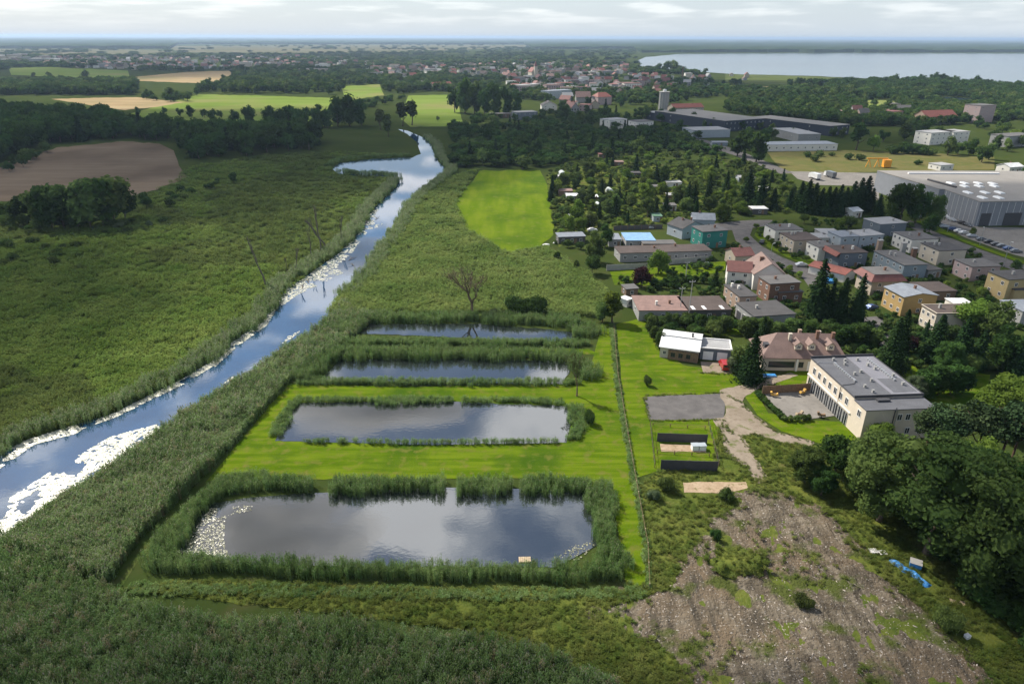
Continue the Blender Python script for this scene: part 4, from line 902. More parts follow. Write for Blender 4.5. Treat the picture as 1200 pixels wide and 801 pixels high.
window(cot, W * .12, 0, 1.5, .8, 1.0); window(cot, 0, Dp * .5, 1.6, 1, 1.1, 1)
p, rz, W, Dp = frame((820, 408), (856, 411), (821, 397), 3.0); Dp = min(Dp, 6.4); SIZES.append(('garage', W, Dp, 3))
gar = thing('double_garage', 'slate blue double garage with two white doors beside the cottage', 'garage', p + Vector((.25, 0, 0)), rz); LAND.append(((838, 420), 'the slate double garage'))
MB().box(0, 0, -.1, W, Dp, 3.0).obj('wall', 'w_slate', gar)
r = MB().box(-.15, -.15, 3.004, W + .15, Dp + .15, 3.15).obj('roof', 'r_light', gar)
MB().box(-.2, -.2, 3.15, W + .2, .1, 3.4).box(-.2, Dp - .1, 3.15, W + .2, Dp + .2, 3.4).box(-.2, .104, 3.15, .1, Dp - .104, 3.4).box(W - .1, .104, 3.15, W + .2, Dp - .104, 3.4).obj('parapet', 'trim', r)
for x in (.1, .56):
    d = MB().box(W * x, -.05, .05, W * x + W * .33, -.004, 2.3).obj('garage_door', 'white_panel', gar)
    for q in range(3): MB().box(W * x + .02, -.07, .5 + q * .55, W * x + W * .33 - .02, -.053, .53 + q * .55).obj('door_groove', 'trim', d)

# ------------------------------------------------------------------ houses of the estate, from the front to the back
flat('garage_block', 'long low garage block with pinkish metal roof beyond the cottage hedge', (749, 364), (806, 364), (743, 347), 3.2, 'w_grey', 'r_pink', 1, 3, 1, 'garage', chim=2, short='the pink roofed garage block', dmax=13)
o, W, Dp = flat('workshop', 'low dark roofed workshop with three white skylights beside the pink roofed block', (807, 364), (857, 363), (804, 348), 3.2, 'w_dark', 'r_brown', 1, 3, 0, 'workshop', chim=0, short='the dark workshop', dmax=13)
for x in (.1, .36, .78): MB().box(W * x, .3, 3.426, W * x + .9, 3.0, 3.5).obj('skylight', 'skylight', o)
o, W, Dp = flat('garage_house', 'white walled building with wide grey flat roof and garage openings', (884, 371), (932, 368), (864, 355), 4.2, 'w_grey', 'r_dark', 1, 0, 3, chim=1, short='the wide grey flat roof', dmax=16)
for i in range(3): MB().box(-.06, 1 + i * 3.2, 0.1, -.004, 3.4 + i * 3.2, 2.4).obj('garage_door', 'trim_dark', o)
flat('brick_house', 'flat roofed bare brick house left of the white gabled house yard', (867, 348), (887, 347), (851, 334), 5.0, 'brick_pale', 'r_dark', 2, 1, 3, chim=2, short='the bare brick house', dmax=14)
flat('brick_house', 'two storey red brick cube house with dark flat roof', (903, 333), (938, 331), (895, 324), 6.2, 'brick', 'r_grey', 2, 2, 2, short='the red brick cube house', dmax=10)
flat('brick_annex', 'low red brick annex in front of the brick cube house', (913, 343), (941, 342), (910, 337), 3.4, 'brick', 'r_grey', 1, 2, 1, 'annex', chim=0, short='the brick annex', dmax=7)
# white gabled house with wing
o, W, Dp, r = gable('gabled_house', 'tall white house with mauve pitched roof and gable facing right', (884, 321), (921, 322), (870, 306), 5.4, 3.6, 'w_white', 'r_mauve', 'y', 2, 2, 1, chim=2, short='the tall white gabled house', dmax=13)
gable('house_wing', 'white wing with dark red roof joined left of the gabled house', (853, 317), (881, 319), (855, 308), 5.0, 2.4, 'w_white', 'r_darkred', 'x', 2, 2, 1, chim=0, short='the dark red roofed wing', dmax=7)
gable('small_house', 'small house with brown red roof behind the white gabled house', (862, 300), (884, 299), (858, 291), 4.0, 1.8, 'w_beige', 'r_darkred', 'x', 1, 1, 1, chim=1, short='the small brown roofed house', dmax=8)
gable('yellow_house', 'yellow house with shallow blue grey metal roof beside the driveway', (1060, 348), (1099, 346), (1039, 336), 6.0, 0.9, 'w_yellow', 'r_steel', 'y', 2, 1, 3, chim=1, short='the yellow house', dmax=13)
flat('beige_house', 'beige two storey house with brown roof and white edge behind the spruces', (1098, 368), (1145, 367), (1077, 358), 5.6, 'w_cream', 'r_brown', 2, 2, 3, chim=1, para=.15, short='the beige house', dmax=11)
flat('white_annex', 'low annex with bright white roof behind the beige house', (1120, 357), (1141, 357), (1102, 350), 3.4, 'w_white', 'r_white', 1, 1, 1, 'annex', chim=0, short='the white roofed annex', dmax=10)
flat('low_shed', 'long low brown roofed shed behind the yellow house', (1086, 342), (1121, 341), (1080, 331), 2.9, 'w_brown', 'r_brown', 1, 2, 1, 'shed', chim=0, short='the long brown shed', dmax=10)
flat('ochre_house', 'tall ochre cube house at the right picture edge', (1183, 328), (1222, 326), (1163, 318), 7.0, 'w_ochre', 'r_dark', 2, 2, 2, chim=1, short='the ochre cube house', dmax=10)
flat('ochre_annex', 'low ochre annex in front of the ochre cube house', (1190, 340), (1225, 339), (1183, 333), 4.0, 'w_ochre', 'r_dark', 1, 1, 1, 'annex', chim=0, short='the ochre annex', dmax=6)
flat('grey_house', 'light grey building with steel roof cut by the right picture edge', (1199, 365), (1240, 364), (1177, 352), 4.6, 'w_grey', 'r_steel', 1, 2, 2, chim=0, short='the grey steel roofed building', dmax=14)
# mansard house
p, rz, W, Dp = frame((1022, 328), (1063, 327), (1002, 316), 5.6); Dp = min(Dp, 14); SIZES.append(('mansard', W, Dp, 5.6))
o = thing('mansard_house', 'house with flat grey roof edged by a sloping mauve red skirt', 'house', p, rz); LAND.append(((1042, 330), 'the mansard skirted house'))
MB().box(.8, .8, -.1, W - .8, Dp - .8, 5.6).obj('wall', 'w_beige', o)
MB().add([(-.3, -.3, 5.0), (W + .3, -.3, 5.0), (W + .3, Dp + .3, 5.0), (-.3, Dp + .3, 5.0), (1.3, 1.3, 6.9), (W - 1.3, 1.3, 6.9), (W - 1.3, Dp - 1.3, 6.9), (1.3, Dp - 1.3, 6.9)], [(3, 2, 1, 0), (0, 1, 5, 4), (1, 2, 6, 5), (2, 3, 7, 6), (3, 0, 4, 7), (4, 5, 6, 7)]).obj('roof_skirt', 'r_darkred', o)
r = MB().box(1.2, 1.2, 6.904, W - 1.2, Dp - 1.2, 7.0).obj('roof', 'r_grey', o); chimney(r, W * .6, Dp * .5, 7, .6, .9)
for i in range(3): window(o, .8, 2 + (Dp - 4) * (i + .5) / 3, 3.8, 1.1, 1.2, 1)
for i in range(2): window(o, W * (.3 + .4 * i), .8, 3.6, 1.2, 1.2); window(o, W * (.3 + .4 * i), .8, 1.4, 1.2, 1.2)
# blue terrace
flat('terrace_house', 'pale blue terrace house with grey flat roof and tall chimney stacks', (1060, 311), (1087, 310), (1032, 294), 5.4, 'w_blue', 'r_grey', 2, 1, 5, chim=2, short='the pale blue terrace', dmax=22)
flat('small_garage', 'small grey garage beside the pale blue terrace house', (1088, 317), (1104, 316), (1079, 309), 2.8, 'w_grey', 'r_dark', 1, 1, 1, 'garage', chim=0, short='the small grey garage', dmax=8)
flat('pink_house', 'pinkish house with grey roof below the street', (1140, 313), (1173, 312), (1121, 304), 5.0, 'w_pink', 'r_grey', 2, 2, 2, chim=1, short='the pinkish house', dmax=12)
flat('cream_house', 'cream cube house with dark roof and white balcony beside the street', (1101, 294), (1133, 293), (1080, 285), 5.4, 'w_cream', 'r_dark', 2, 1, 2, chim=2, short='the cream cube house', dmax=12)
flat('white_house', 'white walled house with grey roof next to the street trees', (1069, 281), (1100, 280), (1048, 272), 5.2, 'w_white', 'r_grey', 2, 1, 4, chim=2, short='the white cube house', dmax=14)
flat('grey_cube_house', 'blue grey cube house nearest to the large factory hall', (1032, 263), (1063, 261), (1017, 256), 5.4, 'w_slate', 'r_light', 2, 1, 1, chim=1, short='the blue grey cube house', dmax=14)
flat('blue_house', 'light blue house with pale blue roof in the back row', (986, 278), (1007, 277), (976, 271), 5.2, 'w_lblue', 'r_steel', 2, 2, 1, chim=1, short='the light blue house', dmax=12)
flat('long_blue_house', 'long pale house with light roof right of the light blue house', (1008, 277), (1036, 275), (1001, 270), 5.2, 'w_lblue', 'r_light', 2, 3, 0, chim=1, short='the long pale house', dmax=12)
o, W, Dp = flat('slate_house', 'slate blue house with red strip along its roof edge', (985, 297), (1017, 296), (973, 288), 5.6, 'w_slate', 'r_brown', 2, 2, 1, chim=2, short='the slate blue house', dmax=12)
MB().add([(-1.6, -.3, 4.6), (-.26, -.3, 5.85), (-.26, Dp + .3, 5.85), (-1.6, Dp + .3, 4.6), (-1.6, -.3, 4.45), (-.26, -.3, 5.6), (-.26, Dp + .3, 5.6), (-1.6, Dp + .3, 4.45)], [(0, 1, 2, 3), (7, 6, 5, 4), (0, 4, 5, 1), (1, 5, 6, 2), (2, 6, 7, 3), (3, 7, 4, 0)]).obj('roof_skirt', 'r_red', o)
gable('carport', 'low carport with bright red roof below the slate blue house', (990, 322), (1003, 317), (966, 305), 2.8, 0.9, 'w_white', 'r_red', 'y', 1, 0, 1, 'carport', chim=0, short='the red roofed carport', door=False, dmax=20)
flat('row_house', 'white fronted row house at the near end of the front gardens', (960, 290), (979, 289), (949, 283), 5.2, 'w_white', 'r_grey', 2, 1, 2, chim=1, short='the near row house', dmax=10)
flat('row_house', 'row house with dark brown roof in the middle of the row by the front gardens', (931, 282), (962, 281), (920, 273), 5.2, 'w_beige', 'r_brown', 2, 2, 3, chim=2, short='the middle row house', dmax=13)
flat('row_house', 'white row house at the far end of the front gardens', (909, 270), (941, 269), (904, 263), 5.0, 'w_white', 'r_grey', 2, 3, 1, chim=2, short='the far row house', dmax=12)
flat('grey_shed', 'grey metal shed between the row houses and the conifers', (966, 275), (988, 275), (962, 268), 3.0, 'w_grey', 'r_light', 1, 1, 0, 'shed', chim=0, short='the grey metal shed', dmax=9)
flat('low_annex', 'low annex with pale roof beside the light blue house', (958, 279), (974, 279), (954, 273), 3.0, 'w_white', 'r_light', 1, 1, 1, 'annex', chim=0, short='the pale low annex', dmax=7)
gable('garden_house', 'white garden house with pale roof in front of the tall conifers', (1000, 248), (1011, 247), (998, 241), 3.0, 1.0, 'w_white', 'r_white', 'x', 1, 1, 1, chim=0, short='the white garden house', dmax=7)
# left part: long barracks, blue hall, teal house
flat('long_bungalow', 'long single storey bungalow with brown roof behind the grey garden wall', (727, 297), (834, 294), (725, 289), 3.3, 'w_grey', 'r_brown', 1, 9, 1, chim=2, short='the long brown bungalow', dmax=12)
flat('blue_roof_hall', 'low hall with light blue roof behind the long bungalow', (734, 282), (768, 282), (733, 273), 3.0, 'w_grey', 'r_blue', 1, 3, 1, 'hall', chim=0, short='the blue roofed hall', dmax=12)
flat('brown_shed', 'brown flat shed in front of the blue roofed hall', (754, 286), (792, 286), (753, 281.5), 2.8, 'w_brown', 'r_grey', 1, 2, 1, 'shed', chim=0, short='the brown flat shed', dmax=7)
flat('teal_house', 'teal green painted cube house at the road bend', (824, 272), (853, 270), (817, 265), 6.6, 'w_teal', 'r_grey', 2, 2, 2, chim=1, short='the teal house', dmax=10)
gable('grey_roof_house', 'grey roofed house with pale gable left of the teal house', (800, 268), (826, 264), (783, 262), 4.4, 2.2, 'w_lblue', 'r_dark', 'y', 1, 2, 1, chim=2, short='the grey gabled house', dmax=14)
gable('grey_roof_house', 'second grey roofed house behind the teal house', (812, 257), (838, 258), (806, 251), 4.4, 1.8, 'w_lblue', 'r_steel', 'x', 1, 2, 1, chim=1, short='the rear grey house', dmax=10)
flat('pale_shed', 'pale shed beside the blue roofed hall', (714, 281), (728, 281), (712, 273), 2.8, 'w_grey', 'r_steel', 1, 1, 1, 'shed', chim=0, short='the pale shed', dmax=9)
flat('dark_long_shed', 'long dark shed at the edge of the mown meadow', (655, 278), (686, 277), (655, 273), 2.8, 'w_dark', 'r_steel', 1, 3, 1, 'shed', chim=0, short='the long dark meadow shed', dmax=8)
flat('tool_shed', 'small flat tool shed left of the pink roofed garage block', (734, 339), (748, 338), (728, 334), 2.4, 'w_brown', 'r_grey', 1, 1, 1, 'shed', chim=0, short='the flat tool shed', dmax=6)
flat('white_hut', 'tiny white roofed hut beside the tree at the ditch', (735, 352), (741, 350), (732, 347), 2.3, 'w_white', 'r_white', 1, 1, 0, 'hut', chim=0, short='the tiny white hut', dmax=4)
# garden sheds on the allotments: px, py, width px, wall, roof, label
SHEDS = [(655, 229, 16, 'w_brown', 'r_pink', 'allotment shed with pink red roof next to the meadow'), (664, 234.5, 16, 'w_lblue', 'r_white', 'allotment shed with white roof in front of the pink roofed shed'),
         (691, 236, 10, 'w_brown', 'r_white', 'small white roofed allotment hut among apple trees'), (758, 224, 16, 'w_grey', 'r_grey', 'grey allotment cabin near the tall spruces'), (782, 219, 17, 'w_white', 'r_light', 'white allotment cabin farthest up the allotments'),
         (783, 234, 13, 'w_brown', 'r_light', 'brown allotment cabin with pale roof'), (780, 246, 13, 'w_white', 'r_grey', 'allotment cabin with grey roof behind the dark hedge'), (766, 258.5, 10, 'w_lblue', 'r_green', 'pale green hut right behind the dark hedge'),
         (648, 212, 9, 'w_grey', 'r_white', 'little white roofed shed at the top corner of the meadow'), (702, 186, 9, 'w_brown', 'r_darkred', 'red brown allotment shed high up the gardens'), (720, 195, 11, 'w_brown', 'r_pink', 'pink roofed allotment shed high up the gardens'),
         (735, 208, 16, 'w_dark', 'r_dark', 'dark allotment cabin between spruces'), (604, 180, 14, 'w_dark', 'r_grey', 'dark shed under the trees above the meadow'), (668, 260, 6, 'w_white', 'r_white', 'tiny white shed above the long dark shed'),
         (866, 213, 22, 'w_lblue', 'r_light', 'large pale cabin among the dark trees'), (882, 250, 18, 'w_dark', 'r_white', 'white roofed shed by the road bend'), (893, 226, 10, 'w_white', 'r_white', 'white cabin among the dark spruces'), (835, 172, 18, 'w_blue', 'r_steel', 'blue shed beside the service road')]
for px, py, wpx, wl_, rf, lb in SHEDS:
    (gable if len(lb) % 2 else flat)(*(('garden_shed', lb, (px, py - 5), (px + wpx, py - 5), (px - 1, py - 10), 2.5) + ((0.7, wl_, rf) if len(lb) % 2 else (wl_, rf))), **dict(floors=1, nf=1, nl=1, cat='shed', chim=0, dmax=5.5, nr=0))
# greenhouse tunnels
m, n, l, b = principled('plastic_film'); MATS['plastic_film'] = m; b.inputs['Base Color'].default_value = (.7, .76, .72, 1); b.inputs['Roughness'].default_value = .35; b.inputs['Transmission Weight'].default_value = .3
for (px, py, w_, d_, lb) in ((716, 227, 3.6, 7, 'white plastic film greenhouse tunnel on the allotments'), (702, 244, 2.6, 5, 'low film tunnel among the allotment beds near the apple trees'), (660, 206, 4.0, 7, 'greenish film greenhouse near the top of the meadow')):
    p = G(px, py); prof = [(w_ / 2 * math.cos(t), max(0, 2.3 * math.sin(t))) for t in np.linspace(0, math.pi, 10)]
    o = thing('greenhouse', lb, 'greenhouse', p, .1); MB().profile_y(prof, 0, d_).obj('film_cover', 'plastic_film', o)
    MB().box(-.45, -.04, 0, .45, -.004, 1.9).obj('door', 'trim', o)

# ------------------------------------------------------------------ factory hall at the right
HZ = 10.5
poly = [(1149, 237), (1260, 235), (1260, 202), (1167, 201), (1028, 200.5), (1054, 208), (1101, 222), (1107, 222.5)]
C = [G(x, y, HZ) for x, y in poly]; p0 = Vector((C[0].x, C[0].y, 0)); pts = [(c.x - p0.x, c.y - p0.y) for c in C]
hall = thing('factory_hall', 'huge grey factory hall with pale flat roof and rows of skylights', 'hall', p0); LAND.append(((1170, 250), 'the huge factory hall'))
MB().extrude(pts, -.1, HZ).obj('wall', 'w_hall', hall)
cx = sum(a for a, _ in pts) / len(pts); cy = sum(b_ for _, b_ in pts) / len(pts)
roof = MB().extrude([(cx + (a - cx) * 1.004, cy + (b_ - cy) * 1.004) for a, b_ in pts], HZ + .004, HZ + .35).obj('roof', 'r_hall', hall)
def lp(px, py, z): q = G(px, py, z); return q.x - p0.x, q.y - p0.y
for (px, py) in ((1114, 216), (1130, 216), (1146, 216), (1163, 216.5), (1130, 219.5), (1147, 219.5), (1165, 219.5), (1134, 227), (1154, 227), (1171, 227), (1151, 233), (1170, 233)):
    x, y = lp(px, py, HZ); MB().profile_y([(x - 1.2, HZ + .36), (x - .9, HZ + .9), (x + .9, HZ + .9), (x + 1.2, HZ + .36)], y - 2.4, y + 2.4).obj('skylight', 'skylight', roof)
x, y = lp(1064, 204.5, HZ); x1, y1 = lp(1167, 204, HZ); MB().box(x, y - .6, HZ + .36, x1, y + .6, HZ + 1.1).obj('roof_ridge', 'trim', roof)
x, y = lp(1087, 212, HZ); x1, y1 = lp(1120, 221, HZ); MB().tube([(x, y, HZ + .8), ((x + x1) / 2, (y + y1) / 2, HZ + .8), (x1, y1, HZ + .8)], .5, 6).obj('roof_duct', 'trim_dark', roof)
ex = Vector(pts[1]) - Vector(pts[0]); ex.normalize(); rzh = math.atan2(ex.y, ex.x)
for a, w_ in ((2.0, 4.6), (13.0, 8.0), (28, 6)):
    d = MB().box(0, -.12, 0, w_, -.01, 5.6).obj('gate', 'trim_dark', hall, (ex.x * a, ex.y * a, 0)); d.rotation_euler = (0, 0, rzh)
ey = Vector(pts[-1]) - Vector(pts[0]); Ly = ey.length; ry = math.atan2(-ey.y, -ey.x)
for i in range(8):
    s = MB().box(0, -.06, .2, .12, -.01, HZ - .2).obj('wall_seam', 'trim', hall, (pts[-1][0] - ey.x * (i + .5) / 8, pts[-1][1] - ey.y * (i + .5) / 8, 0)); s.rotation_euler = (0, 0, ry)
for i in range(14):
    s = MB().box(0, -.06, .2, .1, -.01, HZ - .2).obj('wall_seam', 'trim', hall, (ex.x * (i * 3.1 + 1), ex.y * (i * 3.1 + 1), 0)); s.rotation_euler = (0, 0, rzh)
e2 = Vector(pts[6]) - Vector(pts[5])
for i in range(5):
    q = Vector(pts[5]) + e2 * (i + .6) / 5.5; w_ = link('window', WF_D, hall, (q.x, q.y, 6.4)); w_.rotation_euler = (0, 0, math.atan2(e2.y, e2.x)); w_.scale = (1.8, 1, 2.4); link('pane', WP, w_)

# ------------------------------------------------------------------ industrial buildings further back
def block(name, label, A, B, D, h, wall, roof, n=6, fl=1, **k): return flat(name, label, A, B, D, h, wall, roof, fl, n, 2, k.pop('cat', 'hall'), chim=k.pop('chim', 0), door=False, **k)
block('factory_building', 'long white low hall with grey blue roof behind the rough field', (898, 170), (982, 169), (899, 164.5), 4.5, 'w_white', 'r_steel', 10, short='the long white low hall', dmax=16)
block('warehouse', 'pale warehouse with light roof behind the long white low hall', (936, 157.5), (962, 157), (914, 150), 6, 'w_grey', 'r_light', 3, short='the pale warehouse', dmax=40)
o, W, Dp = block('factory_building', 'very long factory wing with dark window band and pale roof', (974, 148), (996, 146), (876, 137.5), 8, 'w_navy', 'r_hall', 4, 2, short='the very long factory wing')
o, W, Dp = block('factory_building', 'dark blue factory block with wide flat roof', (850, 142), (897, 139), (800, 128.5), 9, 'w_navy', 'r_hall', 10, 2, short='the dark blue factory block')
block('warehouse', 'white ribbed warehouse beside the service road', (813, 153), (856, 152), (811, 148), 6, 'w_lblue', 'r_light', 0, short='the white ribbed warehouse', dmax=22)
block('factory_building', 'low dark hall left of the dark blue factory block', (782, 134), (806, 132), (778, 129), 7, 'w_navy', 'r_light', 5, short='the low dark hall', dmax=30)
block('apartment_building', 'white two part apartment building near the right edge', (1092, 156), (1122, 154), (1089, 150), 9, 'w_white', 'r_light', 5, 3, cat='building', short='the white apartment building', dmax=14)
block('apartment_building', 'second white apartment building behind the first', (1118, 155), (1137, 154), (1114, 150), 9, 'w_white', 'r_light', 3, 3, cat='building', short='the second white apartment building', dmax=14)
block('apartment_building', 'grey building cut by the right edge near the white apartments', (1182, 160), (1215, 158), (1180, 154), 8, 'w_grey', 'r_grey', 4, 2, cat='building', short='the grey edge building', dmax=14)
block('tower_block', 'pinkish tower block by the backwater', (1150, 124), (1168, 123), (1151, 120), 16, 'w_pink', 'r_grey', 3, 4, cat='building', short='the pinkish tower block', dmax=16)
gable('town_hall', 'brick red roofed building left of the pinkish tower block', (1086, 137), (1122, 136), (1080, 131), 7, 5, 'brick_pale', 'r_red', 'x', 2, 5, 1, 'building', short='the brick red roofed building', dmax=16)
block('factory_building', 'white low building in front of the dark trees near the yellow crane', (1103, 194), (1118, 193), (1102, 190), 3.4, 'w_white', 'r_light', 2, cat='building', short='the white low building', dmax=9)
gable('farm_house', 'white house behind the factory hall with pale roof', (1184, 196), (1200, 195), (1182, 191), 3.6, 1.6, 'w_white', 'r_white', 'x', 1, 2, 1, short='the white farm house', dmax=9)
block('town_building', 'white three storey building above the water tower trees', (715, 141), (735, 139.5), (712, 136), 8, 'w_white', 'r_light', 4, 2, cat='building', short='the white three storey building', dmax=14)
block('town_building', 'pale building left of the water tower', (747, 143), (766, 142), (744, 138.5), 8, 'w_white', 'r_grey', 4, 2, cat='building', short='the pale tower side building', dmax=14)
gable('town_building', 'long red roofed building right of the water tower', (790, 126.5), (825, 125.5), (788, 122), 6, 3.5, 'w_beige', 'r_red', 'x', 2, 6, 1, 'building', short='the long red roofed building', dmax=14)
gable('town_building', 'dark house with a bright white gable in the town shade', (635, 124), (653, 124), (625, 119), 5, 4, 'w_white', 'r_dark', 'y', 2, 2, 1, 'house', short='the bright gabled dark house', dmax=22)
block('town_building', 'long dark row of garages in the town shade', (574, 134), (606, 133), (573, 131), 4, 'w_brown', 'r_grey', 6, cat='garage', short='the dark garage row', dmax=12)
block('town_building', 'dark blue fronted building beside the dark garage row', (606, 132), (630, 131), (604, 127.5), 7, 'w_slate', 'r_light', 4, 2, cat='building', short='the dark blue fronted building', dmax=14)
gable('town_building', 'large pink house with rounded red roof in town', (701, 114), (717, 113.5), (700, 109), 9, 5, 'w_pink', 'r_red', 'x', 3, 4, 2, 'house', short='the large pink house', hip=4.0, dmax=16)
block('town_building', 'white long block with cream roof in the town centre', (611, 100), (634, 98.5), (610, 97), 9, 'w_cream', 'r_light', 5, 3, cat='building', short='the cream roofed block', dmax=16)
block('town_building', 'bluish white block in the town centre behind the shaded trees', (643, 107), (670, 105.5), (642, 103), 10, 'w_lblue', 'r_steel', 6, 3, cat='building', short='the bluish white block', dmax=16)
gable('barn', 'red roofed barn at the top of the green fields', (509, 101), (531, 100), (508, 96.5), 6, 5, 'w_beige', 'r_red', 'x', 1, 3, 1, 'barn', short='the red roofed barn', dmax=18)
block('town_building', 'long white building left of the red roofed barn', (472, 96), (496, 95), (471, 92.5), 6, 'w_white', 'r_light', 6, 2, cat='building', short='the long white building', dmax=16)
block('silo_building', 'pale block standing out of the left town trees', (377, 75.5), (387, 75), (377, 73.5), 14, 'w_white', 'r_light', 2, 3, cat='building', short='the pale left block', dmax=20)
block('long_hall', 'long pale hall below the pale block on the left', (352, 81), (388, 80.5), (352, 78.5), 7, 'w_beige', 'r_hall', 6, cat='hall', short='the long pale hall', dmax=30)
# water tower
p = G(777, 129); o = thing('water_tower', 'pale cylindrical concrete water tower with small cap among town trees', 'tower', p); LAND.append(((777, 118), 'the water tower'))
MB().cyl(0, 0, -.1, 19, 5.4, 16, 5.4).obj('shaft', 'w_grey', o); MB().cyl(0, 0, 19.01, 19.7, 5.9, 16).obj('rim', 'concrete', o)
for i in range(12): a = i * math.pi / 6; MB().cyl(5.45 * math.cos(a), 5.45 * math.sin(a), 0, 19, .3, 5).obj('pilaster', 'concrete', o)
c = MB().cyl(0, 0, 19.71, 21.6, 2.0, 10).obj('cap', 'trim', o); MB().cyl(0, 0, 21.62, 22.4, 2.2, 10, .2).obj('cap_roof', 'steel', c)
# church like spire in town and a far mast
p = G(627, 90); o = thing('church', 'town church with steep red roof and slim pointed tower', 'church', p, .3); LAND.append(((627, 85), 'the town church'))
MB().profile_y([(-7, 0), (-7, 9), (0, 17), (7, 9), (7, 0)], 0, 26).obj('nave', 'w_cream', o); MB().profile_y([(-7.6, 8.7), (0, 17.2), (7.6, 8.7), (7.6, 9.2), (0, 17.9), (-7.6, 9.2)], -.4, 26.4).obj('roof', 'r_red', o)
t = MB().box(-3, -6, 0, 3, -.01, 20).obj('tower', 'w_cream', o); MB().add([(-3.2, -6.2, 20), (3.2, -6.2, 20), (3.2, .2, 20), (-3.2, .2, 20), (0, -3, 31)], [(3, 2, 1, 0), (0, 1, 4), (1, 2, 4), (2, 3, 4), (3, 0, 4)]).obj('spire', 'r_darkred', t)
p = G(799, 96); o = thing('factory_chimney', 'slim brick factory chimney by the lake shore town', 'chimney', p); MB().cyl(0, 0, -.1, 26, 1.3, 10, .8).obj('stack', 'brick', o); MB().cyl(0, 0, 26.01, 26.7, 1.0, 10).obj('rim', 'trim_dark', o)

# ------------------------------------------------------------------ far town houses: one wall and one roof mesh per type, shared
def fh(kind):
    w = MB(); r = MB()
    if kind == 0: w.profile_x([(-4.5, -.1), (-4.5, 5), (0, 8.6), (4.5, 5), (4.5, -.1)], -5.5, 5.5); r.profile_x([(-5, 4.62), (0, 8.62), (0, 8.9), (-5, 4.9)], -6, 6); r.profile_x([(5, 4.62), (0, 8.62), (0, 8.9), (5, 4.9)], -6, 6)
    elif kind == 1: w.profile_y([(-4.5, -.1), (-4.5, 5.5), (0, 10), (4.5, 5.5), (4.5, -.1)], -6, 6); r.profile_y([(-5, 5.02), (0, 10.02), (0, 10.3), (-5, 5.3)], -6.4, 6.4); r.profile_y([(5, 5.02), (0, 10.02), (0, 10.3), (5, 5.3)], -6.4, 6.4)
    elif kind == 2: w.box(-6, -5, -.1, 6, 5, 6.5); r.box(-6.3, -5.3, 6.504, 6.3, 5.3, 6.8)
    else: w.box(-12, -5.5, -.1, 12, 5.5, 9.5); r.box(-12.3, -5.8, 9.504, 12.3, 5.8, 9.9)
    wins = MB()
    W2, d2, fl = ((5.5, 4.5, 2), (4.5, 6, 2), (6, 5, 2), (12, 5.5, 3))[kind]
    nn = 3 if kind < 3 else 7
    return w.mesh('wall', 'w_white'), r.mesh('roof', 'r_red'), [( -W2 + 2 * W2 * (i + .5) / nn, -d2, 1.7 + 2.7 * f) for i in range(nn) for f in range(fl)]
FH = [fh(k) for k in range(4)]
RC = {'r_red': 'red roofed', 'r_darkred': 'dark red roofed', 'r_grey': 'grey roofed', 'r_light': 'pale roofed', 'r_brown': 'brown roofed', 'r_pink': 'pink roofed'}
WC = {'w_white': 'white', 'w_cream': 'cream', 'w_beige': 'beige', 'w_pink': 'pinkish', 'w_grey': 'grey'}
hr = random.Random(12); NEARL = None
def nearest(px, py, sx=1.0, sy=2.2):
    b_ = min(LAND, key=lambda q: (sx * (q[0][0] - px)) ** 2 + (sy * (q[0][1] - py)) ** 2)
    dx, dy = px - b_[0][0], (py - b_[0][1]) * sy
    rel = ('right of' if dx > 0 else 'left of') if abs(dx) > abs(dy) else ('in front of' if dy > 0 else 'behind')
    return rel + ' ' + b_[1]
LAND0 = list(LAND)
def far_house(px, py, kinds=(0, 0, 1, 2), win=True, zone='', scale=1.0, rf=None):
    k = hr.choice(kinds); w_, r_, ws = FH[k]; wm = hr.choice(list(WC)); rm = rf or hr.choice(list(RC))
    st = ('house', 'gabled house', 'flat house', 'block')[k]
    o = thing('town_house', '%s %s %s %s' % (WC[wm], RC[rm], st, zone or nearest(px, py)), 'house', G(px, py), hr.uniform(-.5, .5) + (1.57 if hr.random() < .3 else 0), 'houses of the far town')
    s = scale * hr.uniform(.8, 1.15); o.scale = (s, s * hr.uniform(.85, 1.2), s * hr.uniform(.85, 1.1))
    link('wall', w_, o, mat=wm); link('roof', r_, o, mat=rm)
    if win:
        for x, y, z in ws:
            q = link('window', WF_D, o, (x, y, z)); q.scale = (1.2, 1, 1.4); link('pane', WP, q)
    return o
PL = []
def town(poly, n, mind, win, kinds=(0, 0, 1, 2), zone='', scale=1.0, rf=None):
    tr = np.random.default_rng(len(PL) + n); c = 0
    for x, y in pix_pts(poly, n * 6, tr):
        q = G(x, y)
        if all((q - z).length > mind for z in PL):
            PL.append(q); far_house(x, y, kinds, win, zone, scale, rf); c += 1
            if c >= n: break
town([(590, 88), (700, 86), (770, 92), (770, 112), (700, 112), (640, 112), (590, 106)], 78, 19, True, (0, 0, 1, 3))
town([(660, 116), (700, 116), (700, 134), (655, 136)], 10, 20, True, (0, 1, 2), scale=1.1)
town([(762, 92), (832, 90), (835, 101), (770, 104)], 14, 24, True, (0, 1, 2))
town([(440, 80), (600, 77), (735, 79), (740, 88), (600, 90), (440, 94)], 52, 30, False, (0, 0, 1, 3))
town([(70, 70), (200, 69), (330, 70), (330, 80), (160, 82), (75, 78)], 80, 30, False, (0, 0, 1, 2, 3), scale=1.15)
town([(0, 68), (70, 68), (70, 76), (0, 76)], 14, 40, False, (2, 3), 'in the far estate at the left edge', 1.5, 'r_light')
town([(340, 72), (440, 72), (440, 82), (340, 82)], 16, 40, False, (0, 2, 3))
town([(840, 88), (900, 92), (900, 96), (850, 94)], 3, 30, False, (0, 1))
